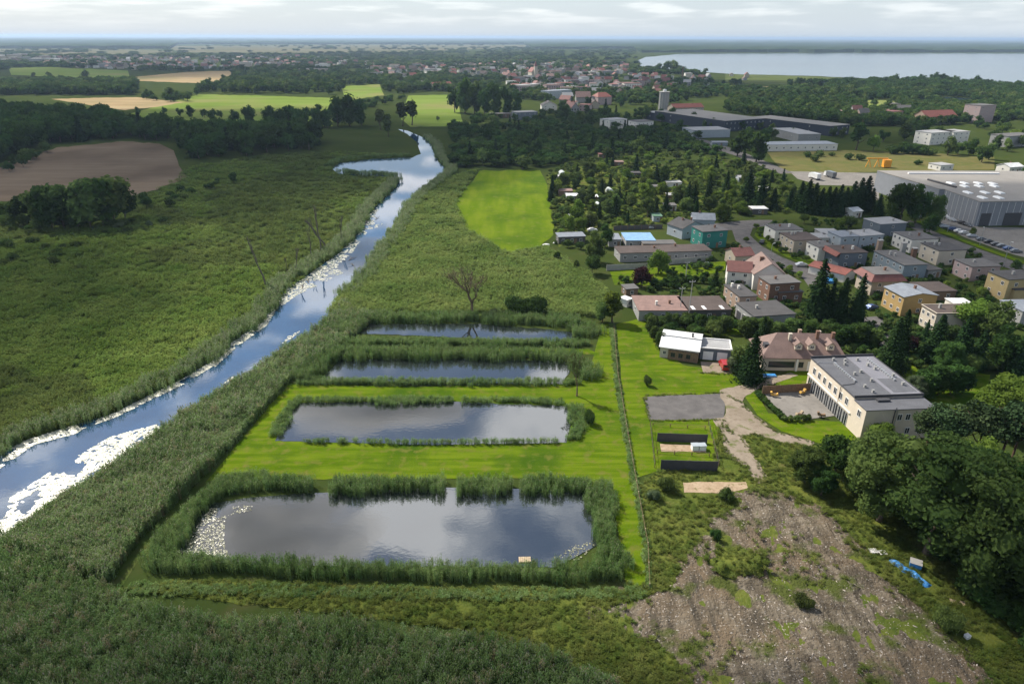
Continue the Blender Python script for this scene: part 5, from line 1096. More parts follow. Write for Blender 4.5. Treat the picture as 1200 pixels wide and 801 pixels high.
town([(1045, 128), (1080, 128), (1080, 140), (1010, 145), (960, 138)], 8, 25, True, (0, 1, 2))

# the rest of the far town, beyond the houses one can pick out
def fh_joined(k, wm, rm):
    w_, r_, _ = FH[k]; V = [v.co[:] for v in w_.vertices] + [v.co[:] for v in r_.vertices]; n0 = len(w_.vertices)
    F = [tuple(p.vertices) for p in w_.polygons] + [tuple(i + n0 for i in p.vertices) for p in r_.polygons]
    return mesh_np('far_house', V, F, [wm, rm], midx=[0] * len(w_.polygons) + [1] * len(r_.polygons))
C_FAR = protos('far_houses', [fh_joined(0, 'w_cream', 'r_red'), fh_joined(1, 'w_beige', 'r_brown'), fh_joined(2, 'w_grey', 'r_grey'), fh_joined(0, 'w_white', 'r_grey'), fh_joined(2, 'w_white', 'r_light'), fh_joined(1, 'w_grey', 'r_darkred')])
g_ = np.random.default_rng(3)
P = np.concatenate([GA(pix_pts(p_, n_, g_)) for p_, n_ in (([(60, 68), (330, 67), (430, 69), (440, 80), (160, 83), (75, 79)], 260), ([(0, 67), (70, 67), (70, 76), (0, 77)], 30), ([(440, 79), (600, 73), (740, 75), (745, 87), (600, 90), (440, 94)], 170), ([(590, 86), (700, 84), (830, 92), (830, 106), (640, 108), (590, 104)], 60))])
scatter('far_town', P, C_FAR, 6, g_, (1.1, 1.1, 1.0), 'countless small pale roofs of the far town below the horizon', 'town', .25)

# ------------------------------------------------------------------ trees one can tell apart
LAND += [((95, 262), 'the dark poplar clump on the left'), ((110, 200), 'the ploughed field'), ((590, 250), 'the mown meadow'), ((450, 640), 'the nearest pond'), ((860, 690), 'the bare soil'), ((480, 180), 'the river bay'), ((1000, 80), 'the lake'),
         ((40, 116), 'the stubble field'), ((510, 130), 'the far green field'), ((1060, 190), 'the rough field'), ((800, 478), 'the asphalt pad')]
FOOT = []
for o in bpy.data.objects:
    if o.parent is None and o.type == 'EMPTY' and any(c.name.startswith(('wall', 'film', 'shaft', 'nave')) for c in o.children):
        w = [c for c in o.children if c.name.startswith(('wall', 'film', 'shaft', 'nave'))][0]
        bb = [Vector(v[:]) for v in (w.data.vertices[i].co for i in range(len(w.data.vertices)))]
        FOOT.append((o.location.copy(), o.rotation_euler.z, o.scale.x, min(v.x for v in bb), max(v.x for v in bb), min(v.y for v in bb), max(v.y for v in bb)))
def free(x, y, m=1.5):
    for p, rz, s, x0, x1, y0, y1 in FOOT:
        dx, dy = (x - p.x), (y - p.y); c, sn = math.cos(-rz), math.sin(-rz); a, b_ = (dx * c - dy * sn) / s, (dx * sn + dy * c) / s
        if x0 - m < a < x1 + m and y0 - m < b_ < y1 + m: return False
    return True
DESC = {'broad': 'leafy tree', 'round': 'round tree', 'shrub': 'shrub', 'poplar': 'slim tree', 'spruce': 'spruce', 'pine': 'pine', 'thuja': 'columnar evergreen', 'sparse': 'thin tree', 'bare': 'bare tree'}
MD = {'leaf_dark': 'dark', 'leaf_mid': 'green', 'leaf_bright': 'bright green', 'leaf_olive': 'olive', 'leaf_grey': 'grey green', 'needle': 'dark', 'pine_needle': 'greyish', 'leaf_purple': 'purple', None: 'green'}
zr = random.Random(33)
def zone(poly, n, kinds, hr_, mind, mats, group, label=None, m=1.5, w=1.0, excl=()):
    g = np.random.default_rng(n + int(poly[0][0])); ps = []
    for x, y in pix_pts(poly, n * 8, g, excl):
        q = G(x, y)
        if not free(q.x, q.y, m) or any((q - z).length < mind for z in ps): continue
        ps.append(q); k = zr.choice(kinds); h = zr.uniform(*hr_) * (0.4 if k == 'shrub' else 0.75 if k == 'round' else 1); mt = zr.choice(mats) if k not in ('spruce', 'pine') else None
        sz = 'tall ' if h > 13 else 'small ' if h < 5 else ''
        tree(k, x, y, h=h, label=label or '%s%s %s %s' % (sz, MD[mt] if mt else MD['needle'], DESC[k], nearest(x, y)), group=group, mat=mt, w=w * zr.uniform(.85, 1.2))
        if len(ps) >= n: break
T = tree
ORDN = 'first second third fourth fifth sixth seventh'.split(); ORDL = list(ORDN)
# dark poplar clump on the left marsh edge
for i, (x, b_, t, w) in enumerate([(8, 262, 240, 1.0), (28, 264, 230, .9), (48, 268, 217, .8), (62, 269, 211, .8), (76, 268, 208, .8), (92, 268, 222, .8), (107, 268, 204, .85), (122, 266, 198, .9), (136, 262, 200, .95), (147, 256, 206, .8)]):
    T('thuja', x, b_, t - 5 + (i * 7 % 5), label='tall dark tree, %s from the left in the clump before the ploughed field' % ('first second third fourth fifth sixth seventh eighth ninth tenth'.split()[i]), group='trees of the dark clump on the left', mat=('leaf_mid', 'leaf_dark')[i % 2], w=w * 1.45, name='broadleaf_tree')
zone([(0, 276), (60, 272), (90, 285), (95, 305), (40, 320), (0, 318)], 16, ['shrub'], (5, 8), 3, ['leaf_olive', 'leaf_mid'], 'bushes at the left marsh edge', 'olive green bush at the left marsh edge below the dark clump')
zone([(100, 270), (150, 258), (200, 255), (205, 268), (150, 276)], 10, ['shrub'], (4, 7), 4, ['leaf_grey', 'leaf_mid'], 'bushes beside the dark clump', 'grey green bush right of the dark tree clump')
zone([(150, 245), (210, 222), (260, 205), (280, 212), (200, 245)], 14, ['shrub', 'shrub', 'round'], (5, 9), 5, ['leaf_dark', 'leaf_mid'], 'bushes below the ploughed field', 'dark bush below the ploughed field')
zone([(0, 205), (45, 190), (70, 178), (60, 172), (0, 188)], 14, ['round', 'shrub', 'broad'], (7, 11), 6, ['leaf_dark', 'leaf_mid'], 'bushes at the left edge of the dark wood', 'bush at the left edge of the dark wood')
zone([(0, 272), (50, 273), (150, 266), (155, 258), (60, 262), (0, 264)], 22, ['shrub', 'shrub', 'round'], (6, 10), 3, ['leaf_dark', 'leaf_mid'], 'bushes under the dark clump', 'dark bush growing under the trees of the left clump')
# the dark wood behind the ploughed field: front trees are individuals, the rest is one mass
zone([(55, 170), (140, 163), (200, 165), (215, 178), (222, 188), (300, 182), (372, 175), (376, 168), (300, 170), (225, 172), (190, 156), (60, 158)], 60, ['broad', 'broad', 'round', 'spruce'], (15, 20), 7, ['leaf_dark'], 'front trees of the dark wood', 'tall dark tree at the front of the wood behind the ploughed field', w=1.1)
for x, b_, t in ((163, 136, 124), (193, 134, 124), (212, 137, 123), (225, 138, 121.5), (240, 138, 124), (249, 142, 125), (258, 139, 126)):
    T('broad', x, b_, t, label='single dark tree of the short row before the bright field, %s from the left' % ORDN.pop(0), group='row of single trees', mat='leaf_dark', w=1.0)
zone([(272, 142), (385, 142), (385, 150), (280, 152)], 16, ['broad'], (15, 19), 7, ['leaf_dark'], 'dark grove before the bright field', 'dark tree in the grove right of the single tree row', w=1.1)
for x, b_, t, w in ((396, 148, 110, 1), (410, 148, 106, 1), (424, 147, 112, .9), (384, 150, 126, 1)): T('broad', x, b_, t, label='big dark tree %s' % nearest(x, b_, 1, 1), group='big trees above the river bay', mat='leaf_dark', w=w)
for x, b_, t in ((446, 152, 118), (472, 148, 108), (483, 147, 106), (455, 160, 128)): T('poplar', x, b_, t, label='thin crowned brownish tree near the river end, %s' % {446: 'left of two tall ones', 472: 'left of the tall pair', 483: 'right of the tall pair', 455: 'the lowest one'}[x], group='thin trees at the river end', mat='leaf_olive', w=1.3)
zone([(0, 113), (80, 112), (160, 112), (165, 108), (80, 106), (0, 106)], 46, ['broad', 'round'], (13, 17), 8, ['leaf_dark', 'leaf_mid'], 'tree belt above the stubble field', 'dark tree in the belt above the stubble field', w=1.2)
zone([(166, 120), (230, 119), (236, 112), (170, 112)], 16, ['broad', 'round'], (11, 15), 8, ['leaf_dark', 'leaf_mid'], 'grove above the stubble field', 'tree of the grove right of the stubble field', w=1.2)
zone([(235, 110), (390, 113), (390, 100), (240, 95)], 26, ['broad', 'broad', 'poplar'], (11, 17), 12, ['leaf_dark', 'leaf_mid', 'leaf_bright'], 'trees behind the bright field', None, w=1.1)
for x, b_, t in ((60, 96, 83), (100, 92, 80), (40, 92, 84), (25, 97, 88)): T('broad', x, b_, t, label='single far field tree, %s' % nearest(x, b_), group='single trees in the far field', mat='leaf_mid', w=1.3)
# tall dark group above the far green field and the shaded wood in the town
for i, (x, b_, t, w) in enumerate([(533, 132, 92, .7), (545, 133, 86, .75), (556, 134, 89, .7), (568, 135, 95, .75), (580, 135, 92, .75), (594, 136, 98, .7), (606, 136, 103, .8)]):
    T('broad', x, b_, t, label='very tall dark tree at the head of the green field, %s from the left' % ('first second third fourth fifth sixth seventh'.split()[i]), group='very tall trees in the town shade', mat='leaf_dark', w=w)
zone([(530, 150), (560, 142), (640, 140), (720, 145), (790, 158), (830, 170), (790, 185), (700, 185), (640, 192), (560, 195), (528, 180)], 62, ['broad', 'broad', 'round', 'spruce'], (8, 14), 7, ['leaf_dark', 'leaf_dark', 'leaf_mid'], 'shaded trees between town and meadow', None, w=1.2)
for x, b_, t in ((566, 194, 174), (612, 198, 178), (590, 196, 182), (578, 146, 132), (513, 142, 136)): T('round', x, b_, t, label='round bushy tree %s' % nearest(x, b_, 1, 1), group='round trees above the meadow', mat='leaf_mid', w=1.1)
zone([(640, 120), (700, 122), (760, 128), (790, 140), (760, 152), (690, 142), (640, 138)], 26, ['broad', 'broad', 'spruce'], (9, 15), 9, ['leaf_dark'], 'trees between the town houses', None, w=1.1)
for x, b_, t, mt in ((764, 134, 118, 'leaf_bright'), (757, 140, 122, 'leaf_mid'), (800, 156, 142, 'leaf_dark'), (795, 157, 138, 'leaf_dark'), (836, 152, 136, 'leaf_dark'), (826, 151, 138, 'leaf_mid'), (864, 183, 148, 'leaf_dark'), (886, 190, 150, 'leaf_dark'), (878, 176, 146, 'leaf_dark'), (897, 165, 145, 'leaf_dark'), (907, 163, 147, 'leaf_mid'), (924, 162, 150, 'leaf_dark')):
    T('broad', x, b_, t, label='%s full tree %s' % (MD[mt], nearest(x, b_, 1, 1)), group='trees round the factories', mat=mt, w=1.05)
for i, (x, b_, t) in enumerate([(812, 146, 130), (822, 148, 134), (846, 151, 138), (868, 153, 138), (890, 152, 140), (904, 156, 143), (930, 160, 148), (786, 142, 124), (775, 141, 126), (975, 160, 146), (986, 162, 148)]):
    T('broad', x, b_, t, label='leafy tree hiding part of the factory front, %s' % nearest(x, b_, 1, 1), group='trees before the factory fronts', mat=zr.choice(('leaf_dark', 'leaf_mid')), w=1.15)
T('poplar', 1003, 176, 131, label='single very tall dark poplar behind the rough field', mat='leaf_dark', w=1.5)
T('round', 1023, 177, 158, label='bright green round tree beside the tall poplar', mat='leaf_bright', w=1.1); T('broad', 1035, 166, 148, label='dark tree behind the bright round tree by the poplar', mat='leaf_dark', w=1.2)
for x, b_, t in ((1045, 180, 168), (1062, 180, 167), (1078, 181, 169)): T('shrub', x, b_, t, label='wide dark bush mound on the rough field, %s of three' % {1045: 'left', 1062: 'middle', 1078: 'right'}[x], group='bush mounds on the rough field', mat='leaf_dark', w=1.3)
for x, b_, t in ((995, 187, 178), (1007, 188, 179), (945, 184, 176), (960, 183, 176), (975, 183, 177), (955, 189, 180), (1090, 182, 172), (1075, 193, 186)): T('shrub', x, b_, t, label='low bush on the rough field, %s' % nearest(x, b_), group='low bushes on the rough field', mat='leaf_mid', w=1.1)
for x, b_, t in ((1110, 182, 158), (1122, 181, 160), (1135, 182, 160), (1150, 190, 162), (1158, 187, 165), (1070, 160, 138), (1083, 160, 136), (1098, 166, 146), (1060, 164, 140)): T('broad', x, b_, t, label='dark tree right of the rough field, %s' % nearest(x, b_), group='trees right of the rough field', mat=zr.choice(('leaf_dark', 'leaf_mid')), w=1.1)
zone([(850, 128), (890, 130), (990, 140), (1060, 150), (1090, 148), (1090, 118), (990, 118), (850, 112)], 46, ['broad', 'broad', 'round'], (9, 14), 11, ['leaf_dark', 'leaf_mid', 'leaf_mid'], 'trees behind the factories', None, w=1.15)
zone([(1090, 130), (1200, 125), (1230, 150), (1200, 182), (1165, 178), (1140, 145)], 34, ['broad', 'round'], (8, 13), 10, ['leaf_dark', 'leaf_mid', 'leaf_bright'], 'trees at the right edge below the lake', None, w=1.15)
zone([(1165, 200), (1230, 200), (1230, 228), (1200, 226), (1185, 210)], 7, ['broad', 'round'], (7, 11), 6, ['leaf_dark', 'leaf_mid'], 'trees behind the hall at the right edge', None)
zone([(1035, 100), (1150, 103), (1200, 106), (1200, 114), (1060, 112), (960, 108), (915, 103)], 34, ['broad', 'round'], (11, 16), 14, ['leaf_dark'], 'dark shore trees', 'dark tree on the lake shore before the backwater', w=1.4)
for x, b_, t in ((1045, 101, 84), (1058, 101, 86), (1078, 100, 83), (1092, 99, 82), (1104, 99, 82), (1118, 100, 85), (1145, 101, 87)): T('broad', x, b_, t, label='tall dark tree standing against the lake, %s from the left' % ORDL.pop(0), group='tall trees against the lake', mat='leaf_dark', w=1.1)
for x, b_, t in ((770, 86, 73), (782, 86, 70), (790, 86, 69), (798, 87, 74), (815, 88, 80), (826, 88, 79)): T('broad', x, b_, t, label='lake shore tree by the town, %s' % nearest(x, b_), group='shore trees by the town', mat='leaf_mid', w=1.4)
# conifer screen between allotments and the estate
for i, (x, b_, t) in enumerate([(925, 243, 222), (936, 246, 212), (944, 249, 210), (952, 250, 214), (960, 251, 220), (967, 252, 218), (974, 252, 219), (981, 252, 216), (988, 251, 219), (996, 250, 212), (1004, 248, 208), (1012, 246, 206), (1028, 252, 227), (1020, 244, 220), (905, 246, 220), (890, 244, 205), (875, 238, 200)]):
    T('spruce', x, b_, t, label='dark spruce number %s of the tall conifer screen behind the estate' % ('one two three four five six seven eight nine ten eleven twelve thirteen fourteen fifteen sixteen seventeen'.split()[i]), group='tall conifer screen', w=1.55)
# allotments
AL = [(652, 290), (645, 240), (640, 205), (690, 182), (760, 180), (850, 185), (905, 200), (930, 215), (930, 250), (880, 252), (840, 262), (780, 262), (700, 268)]
zone(AL, 150, ['round', 'round', 'shrub', 'spruce', 'thuja', 'broad'], (5, 11), 4.2, ['leaf_mid', 'leaf_bright', 'leaf_bright', 'leaf_mid', 'leaf_olive'], 'allotment trees', None, m=.6)
for x, b_, t in ((718, 250, 228), (733, 242, 224), (768, 216, 192), (776, 214, 194), (805, 248, 212), (812, 246, 216), (826, 245, 222), (745, 204, 180), (830, 232, 205), (850, 230, 200)): T('spruce', x, b_, t, label='pointed dark allotment spruce %s' % nearest(x, b_, 1, 1), group='allotment spruces', w=1.1)
# around the long bungalow
for k, x, b_, t, mt, w, lb in (('round', 771, 321, 292, 'leaf_bright', .9, 'bright round tree in front of the long bungalow'), ('round', 752, 336, 313, 'leaf_purple', 1.1, 'purple leaved round tree in the garden below the long bungalow'),
        ('broad', 697, 308, 270, 'leaf_mid', .9, 'leafy tree at the meadow edge left of the long bungalow'), ('round', 694, 321, 298, 'leaf_dark', 1.0, 'dark round tree left of the grey garden wall'), ('broad', 709, 290, 262, 'leaf_dark', .9, 'dark tree left of the pale shed'),
        ('shrub', 653, 305, 295, 'leaf_dark', .55, 'small dark bush alone at the lower edge of the meadow'), ('shrub', 676, 316, 305, 'leaf_mid', .6, 'green bush right of the small dark bush'), ('shrub', 666, 290, 281, 'leaf_mid', .9, 'bush in front of the long dark shed'), ('shrub', 680, 292, 283, 'leaf_dark', .9, 'dark bush in front of the long dark shed'),
        ('spruce', 837, 340, 314, None, 1.3, 'spruce at the white gabled house'), ('poplar', 717, 378, 338, 'leaf_bright', 1.9, 'yellow green tree at the top end of the ditch'), ('round', 706, 378, 352, 'leaf_mid', .9, 'green bushy tree left of the ditch head'),
        ('shrub', 605, 368, 347, 'leaf_dark', .95, 'dark willow bush behind the farthest pond'), ('shrub', 627, 368, 347, 'leaf_dark', .85, 'right half of the dark willow bush behind the farthest pond'), ('shrub', 577, 372, 361, 'leaf_grey', .7, 'grey green bush beside the bare tree'),
        ('shrub', 758, 452, 439, 'leaf_mid', .45, 'low bush alone on the cottage lawn')):
    T(k, x, b_, t, label=lb, mat=mt, w=w)
T('bare', 553, 368, 309, label='brown leafless tree standing behind the farthest pond', w=1.7); T('sparse', 676, 464, 413, label='thin leaved tree between the second and third pond', w=.9)
T('shrub', 690, 497, 480, label='dark brushwood heap right of the second pond', mat='leaf_dark', w=.5)
# dead trees on the left bank
for x, b_, t, ln, lb in ((312, 337, 275, (0, -.22), 'leaning dead tree trunk on the left river bank'), (376, 297, 240, (0, -.05), 'upright dead tree near the river bend'), (384, 292, 250, (-.1, .5), 'dead tree leaning right over the river bank'), (337, 321, 302, (0, 0), 'short dead stump on the left river bank'), (366, 303, 262, (0, .12), 'thin dead pole left of the upright dead tree'), (400, 285, 252, (0, -.15), 'thin dead tree by the upper river bend'), (346, 322, 288, (.1, .2), 'slim dead tree between leaning trunk and stump')):
    T('dead', x, b_, t, label=lb, lean=ln, w=1.0 if b_ != 292 else 1.6)
for i, (x, y) in enumerate([(355, 339), (362, 332), (415, 312), (408, 306), (440, 258), (430, 262)]):
    q = G(x, y); o = thing('driftwood', 'dead branch lying in the river, %s' % ('near the leaning trunk', 'above the first branch', 'in the river bend', 'on the pads of the river bend', 'by the upper right bank', 'by the upper left bank')[i], 'branch', q, zr.uniform(0, 3), 'branches in the river')
    m_ = MB(); L_ = zr.uniform(3, 6)
    m_.tube([(0, 0, .05), (L_ * .5, .3, .45), (L_, 0, .2)], [.16, .12, .04], 5); m_.tube([(L_ * .4, .25, .4), (L_ * .6, 1.3, .9), (L_ * .75, 2.0, .8)], [.09, .06, .02], 4); m_.tube([(L_ * .6, .2, .4), (L_ * .8, -.9, .7)], [.07, .02], 4)
    m_.obj('branch', 'dead_wood', o)
# estate
for k, x, b_, t, mt, w, lb in (('spruce', 955, 372, 303, None, 1.15, 'tallest spruce behind the mauve roofed villa'), ('spruce', 983, 376, 325, None, 1.2, 'second spruce behind the mauve roofed villa'), ('spruce', 1002, 378, 320, None, 1.0, 'third spruce behind the villa, beside the driveway'), ('spruce', 970, 374, 330, None, 1.1, 'lower spruce between the two tall ones behind the villa'),
        ('spruce', 878, 447, 388, None, 1.35, 'full spruce between the garage and the villa'), ('thuja', 868, 436, 398, 'leaf_mid', 1.2, 'bushy evergreen behind the spruce by the garage'), ('round', 861, 437, 417, 'leaf_grey', 1.0, 'pale flowering bush right of the double garage'), ('spruce', 890, 414, 370, None, 1.1, 'dark spruce left of the villa roof'),
        ('spruce', 1042, 432, 372, None, 1.25, 'spruce behind the far right corner of the office'), ('spruce', 1052, 418, 362, None, 1.1, 'dark spruce beyond the office corner'), ('spruce', 1092, 424, 368, None, 1.45, 'full spruce below the beige house'), ('spruce', 1120, 432, 372, None, 1.3, 'dark spruce right of the beige house front'),
        ('spruce', 1142, 432, 386, None, 1.2, 'spruce at the right of the garden behind the office'), ('broad', 1106, 440, 398, 'leaf_dark', 1.1, 'dark tree between the garden spruces'), ('broad', 1140, 390, 342, 'leaf_bright', 1.35, 'big bright green tree right of the beige house'), ('broad', 1162, 400, 352, 'leaf_mid', 1.1, 'green tree behind the grey steel roofed building'),
        ('broad', 1172, 432, 382, 'leaf_dark', 1.0, 'dark tree below the big bright tree'), ('spruce', 1188, 440, 392, None, 1.3, 'spruce near the right picture edge'), ('broad', 1065, 412, 388, 'leaf_purple', .9, 'reddish tree beside the driveway spruces'), ('shrub', 1160, 416, 402, 'leaf_bright', .8, 'bright bush in the right gardens'),
        ('broad', 1054, 262, 212, 'leaf_dark', 1.1, 'first street tree in front of the factory hall'), ('broad', 1072, 262, 216, 'leaf_dark', .9, 'second street tree in front of the factory hall'), ('broad', 1092, 263, 226, 'leaf_mid', .95, 'third street tree in front of the factory hall'), ('round', 1088, 274, 250, 'leaf_dark', .9, 'round street tree on the verge'), ('shrub', 1138, 277, 267, 'leaf_mid', .7, 'small tree among the parked cars'), ('round', 1189, 318, 304, 'leaf_mid', .9, 'small round tree at the right end of the street'),
        ('round', 1040, 286, 277, 'leaf_mid', 1.0, 'round bush between the white house and the long pale house'), ('round', 994, 268, 252, 'leaf_mid', 1.1, 'round tree left of the blue grey cube house'), ('round', 985, 268, 254, 'leaf_bright', 1.0, 'bright round tree behind the grey metal shed'), ('spruce', 905, 278, 263, None, 1.3, 'small spruce in front of the far row house'), ('round', 942, 262, 250, 'leaf_mid', 1.0, 'round tree behind the far row house'), ('round', 968, 262, 256, 'leaf_dark', 1.2, 'dark bush below the conifer screen')):
    T(k, x, b_, t, label=lb, mat=mt, w=w)
for x, b_ in ((886, 268), (891, 272), (889, 276), (899, 282), (904, 286), (908, 290), (913, 289), (914, 296), (920, 296), (930, 303), (938, 301), (874, 284), (925, 318), (936, 325), (952, 301), (945, 306)):
    T('round', x, b_, h=2.4, label='clipped front garden bush, %s' % nearest(x, b_, 1, 1), group='clipped round bushes', mat=zr.choice(('leaf_bright', 'leaf_mid')), w=1.15)
for i, (x, b_, t) in enumerate([(822 + i * 12.5, 386 + i * 1.3, 366 + i * .9) for i in range(17)]):
    if 835 < x < 880 and i % 2: continue
    T('thuja', x + zr.uniform(-3, 3), b_ + zr.uniform(-2, 3), t + zr.uniform(-3, 3), label='tall villa hedge evergreen, %s' % nearest(x, b_, 1, 1), group='tall hedge behind the villa', mat=zr.choice(('leaf_dark', 'leaf_mid')), w=1.5)
for i in range(8):
    x, b_ = 1076 + i * 7.4, 463 + (i % 2) * 2 - i * .6
    T('thuja', x, b_, 432 - (i % 3) * 3, label='dark columnar evergreen of the group right of the office, %s in the row' % 'first second third fourth fifth sixth seventh eighth'.split()[i], group='evergreen group right of the office', mat='leaf_dark', w=1.35)
T('broad', 1070, 468, 440, label='grey green bush left of the evergreen group by the office', mat='leaf_grey', w=1.2)
# hedge round the cottage garden
zone([(752, 378), (772, 410), (780, 412), (778, 392), (838, 394), (836, 378), (800, 374), (760, 368)], 26, ['thuja', 'round', 'shrub'], (4, 6.5), 2.2, ['leaf_dark', 'leaf_mid'], 'cottage garden hedge', 'bush of the garden hedge behind the white roofed cottage', m=.4)
zone([(762, 334), (828, 326), (830, 331), (765, 340)], 18, ['thuja'], (2.6, 3.4), 2.0, ['leaf_dark'], 'low garden hedge', 'small evergreen of the low hedge before the pink roofed garage block', m=.3, w=1.5)
# garden trees between the houses
zone([(880, 390), (1010, 395), (1060, 400), (1150, 395), (1190, 400), (1190, 440), (1100, 445), (1060, 436), (1040, 410), (960, 392)], 22, ['round', 'shrub', 'spruce'], (4, 8), 3.5, ['leaf_dark', 'leaf_mid'], 'garden trees behind villa and office', None, m=1.0)
zone([(990, 300), (1180, 320), (1190, 350), (1060, 350), (1010, 340)], 20, ['round', 'shrub'], (2.5, 5), 4, ['leaf_dark', 'leaf_mid', 'leaf_bright'], 'shrubs between the estate houses', None, m=.8)
# big trees at the lower right
for k, x, b_, t, mt, w, lb in (('round', 978, 556, 508, 'leaf_dark', .95, 'dark round bush tree left of the big trees'), ('broad', 942, 566, 520, 'leaf_mid', 1.1, 'leafy tree at the left end of the big trees'), ('broad', 962, 580, 546, 'leaf_dark', 1.2, 'low dark tree at the edge of the bare soil'), ('broad', 1030, 610, 506, 'leaf_mid', 1.15, 'big leafy tree in front of the office corner'),
        ('broad', 1085, 650, 508, 'leaf_mid', 1.15, 'biggest leafy tree in the middle of the lower right wood'), ('broad', 1150, 690, 548, 'leaf_mid', 1.1, 'big dark leafy tree nearest to the blue tarpaulin'), ('broad', 1205, 690, 540, 'leaf_dark', 1.1, 'big dark tree at the lower right edge'), ('broad', 1130, 600, 515, 'leaf_bright', 1.0, 'yellowish green tree behind the biggest leafy tree'),
        ('broad', 1185, 640, 535, 'leaf_mid', 1.1, 'leafy tree behind the lower right edge tree'), ('broad', 1235, 740, 590, 'leaf_dark', 1.1, 'dark tree cut by the right edge near the bottom'), ('round', 1030, 522, 494, 'leaf_bright', 1.0, 'bright round tree at the office front wall'), ('broad', 1012, 540, 512, 'leaf_mid', 1.2, 'leafy tree below the office corner'),
        ('broad', 1175, 508, 440, 'leaf_bright', 1.3, 'bright feathery tree at the right edge above the pines'), ('broad', 1205, 500, 436, 'leaf_mid', 1.3, 'green tree at the right edge beside the feathery tree'), ('shrub', 1108, 740, 712, 'leaf_mid', .55, 'round bush at the edge of the bare soil below the tarpaulin'), ('shrub', 1010, 575, 552, 'leaf_dark', 1.0, 'dark bush under the big trees'), ('broad', 1060, 590, 540, 'leaf_dark', 1.2, 'dark tree filling the gap behind the biggest tree')):
    T(k, x, b_, t, label=lb, mat=mt, w=w)
for i, (x, b_, t) in enumerate([(1078, 545, 484), (1098, 548, 480), (1115, 552, 482), (1132, 556, 478), (1150, 556, 482), (1163, 560, 478), (1180, 556, 480), (1196, 562, 484), (1090, 535, 488)]):
    T('pine', x, b_, t, label='slender pine of the pine group right of the office, %s from the left' % 'first second third fourth fifth sixth seventh eighth ninth'.split()[i], group='pines right of the office', w=1.25, mat='pine_needle')
# mound, clumps on the bare soil
for k, x, b_, t, mt, w, lb in (('shrub', 838, 632, 618, 'leaf_dark', .5, 'dark weed bush on the slope above the grassy mound'), ('shrub', 940, 712, 697, 'leaf_olive', .8, 'brown withered bush in the middle of the bare soil'), ('shrub', 850, 585, 573, 'leaf_mid', .9, 'bush right of the sand strip'), ('shrub', 780, 575, 560, 'leaf_mid', .8, 'bush left of the sand strip'), ('shrub', 765, 585, 573, 'leaf_grey', .7, 'grey bush beside the ditch')):
    T(k, x, b_, t, label=lb, mat=mt, w=w)
v, f = ico(3); vv = v.copy(); vv = vv * np.array([4.4, 3.2, 1.6]); vv *= (1 + .4 * np.array([[noise.fractal(Vector(q) * 1.7, .9, 2, 3)] for q in v])); mo = link('earth_mound', mesh_np('earth_mound', vv, f, ['rough_grass'], True), None, G(868, 662)); mo['kind'] = 'structure'
q = vv[RNG.integers(0, len(vv), 420)]; q = q[q[:, 2] > .05] + np.array(G(868, 662)) + .15 * RNG.normal(size=(int((q[:, 2] > .05).sum()), 3)) * np.array([1, 1, 0])
scatter('mound_grass', q, C_WILD, 4, RNG, (.6, .6, .5), 'wild grass growing on the earth mound beside the bare soil', 'grass', .5)

# woodland masses: nobody could count these
WOODP = []
for s in range(4): WOODP.append(mesh_np('wood_tree', *crown(200 + s, 9, 260, 0.06, 0.34, 0.46, 0.52, 0.2, 1, 0.9), ['leaf_dark' if s % 2 else 'leaf_mid']))
for s in range(2): WOODP.append(mesh_np('wood_tree', *crown(210 + s, 8, 200, 0.065, 0.34, 0.46, 0.52, 0.2, 1, 0.9), ['leaf_dark']))
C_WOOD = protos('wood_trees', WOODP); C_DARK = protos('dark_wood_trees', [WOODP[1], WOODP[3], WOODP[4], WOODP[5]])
FIELDS = [[(60, 116), (160, 114), (215, 120), (180, 126), (147, 129), (110, 124)], [(147, 135), (233, 111), (300, 112), (390, 115), (390, 142), (260, 140), (200, 140)], [(10, 80), (60, 79), (150, 83), (152, 91), (80, 91), (13, 88)], [(150, 91), (215, 85), (272, 83), (268, 94), (240, 98), (160, 95)],
          [(478, 112), (535, 111), (543, 148), (482, 149), (470, 140)], [(400, 101), (445, 99), (450, 112), (405, 118)], [(850, 86.6), (960, 89.5), (1035, 95), (1010, 99), (900, 100), (850, 96)], [(845, 100), (960, 103), (965, 107), (850, 105)], [(1005, 118), (1045, 117), (1060, 130), (1015, 132)],
          [(-100, 56.6), (90, 56.6), (200, 59), (205, 62.5), (110, 65.5), (-100, 66.5)], [(195, 54.4), (400, 52.4), (620, 53), (622, 55.5), (470, 61), (330, 62.5), (210, 62)], LAKE, BACKWATER]
YARDS = [[(890, 172), (990, 170), (1100, 174), (1170, 180), (1170, 200), (900, 206)], [(785, 157), (800, 157), (930, 203), (900, 206), (820, 172)], [(895, 160), (990, 160), (990, 178), (895, 178)]]
ESTATES = [[(60, 68), (330, 68), (335, 80), (160, 83), (75, 79)], [(590, 84), (700, 84), (770, 92), (770, 108), (640, 108), (590, 104)], [(440, 79), (600, 76), (735, 78), (740, 87), (600, 89), (440, 93)]]
def wood(label, poly, n, h, wid, coll=C_WOOD, k=6, clear=0.0, thr=None, pix=True, sc=.01):
    Q = pix_pts(poly, n, RNG, FIELDS + YARDS); inn = np.zeros(len(Q), bool)
    for e in ESTATES: inn |= inpoly(Q, e)
    Q = Q[~inn | (RNG.random(len(Q)) < .35)]; P = GA(Q)
    if thr is not None: P = P[patch(P, sc, thr, 90)]
    ok = np.array([free(x, y, 2.5) for x, y, _ in P]) if clear else np.ones(len(P), bool); P = P[ok]
    d = dist(P); kk = np.maximum(1, d / 1200) ** .8
    scatter('woodland', P, coll, k, RNG, np.stack([wid * kk, wid * kk, np.full(len(P), h)], 1), label, 'woodland', .3)
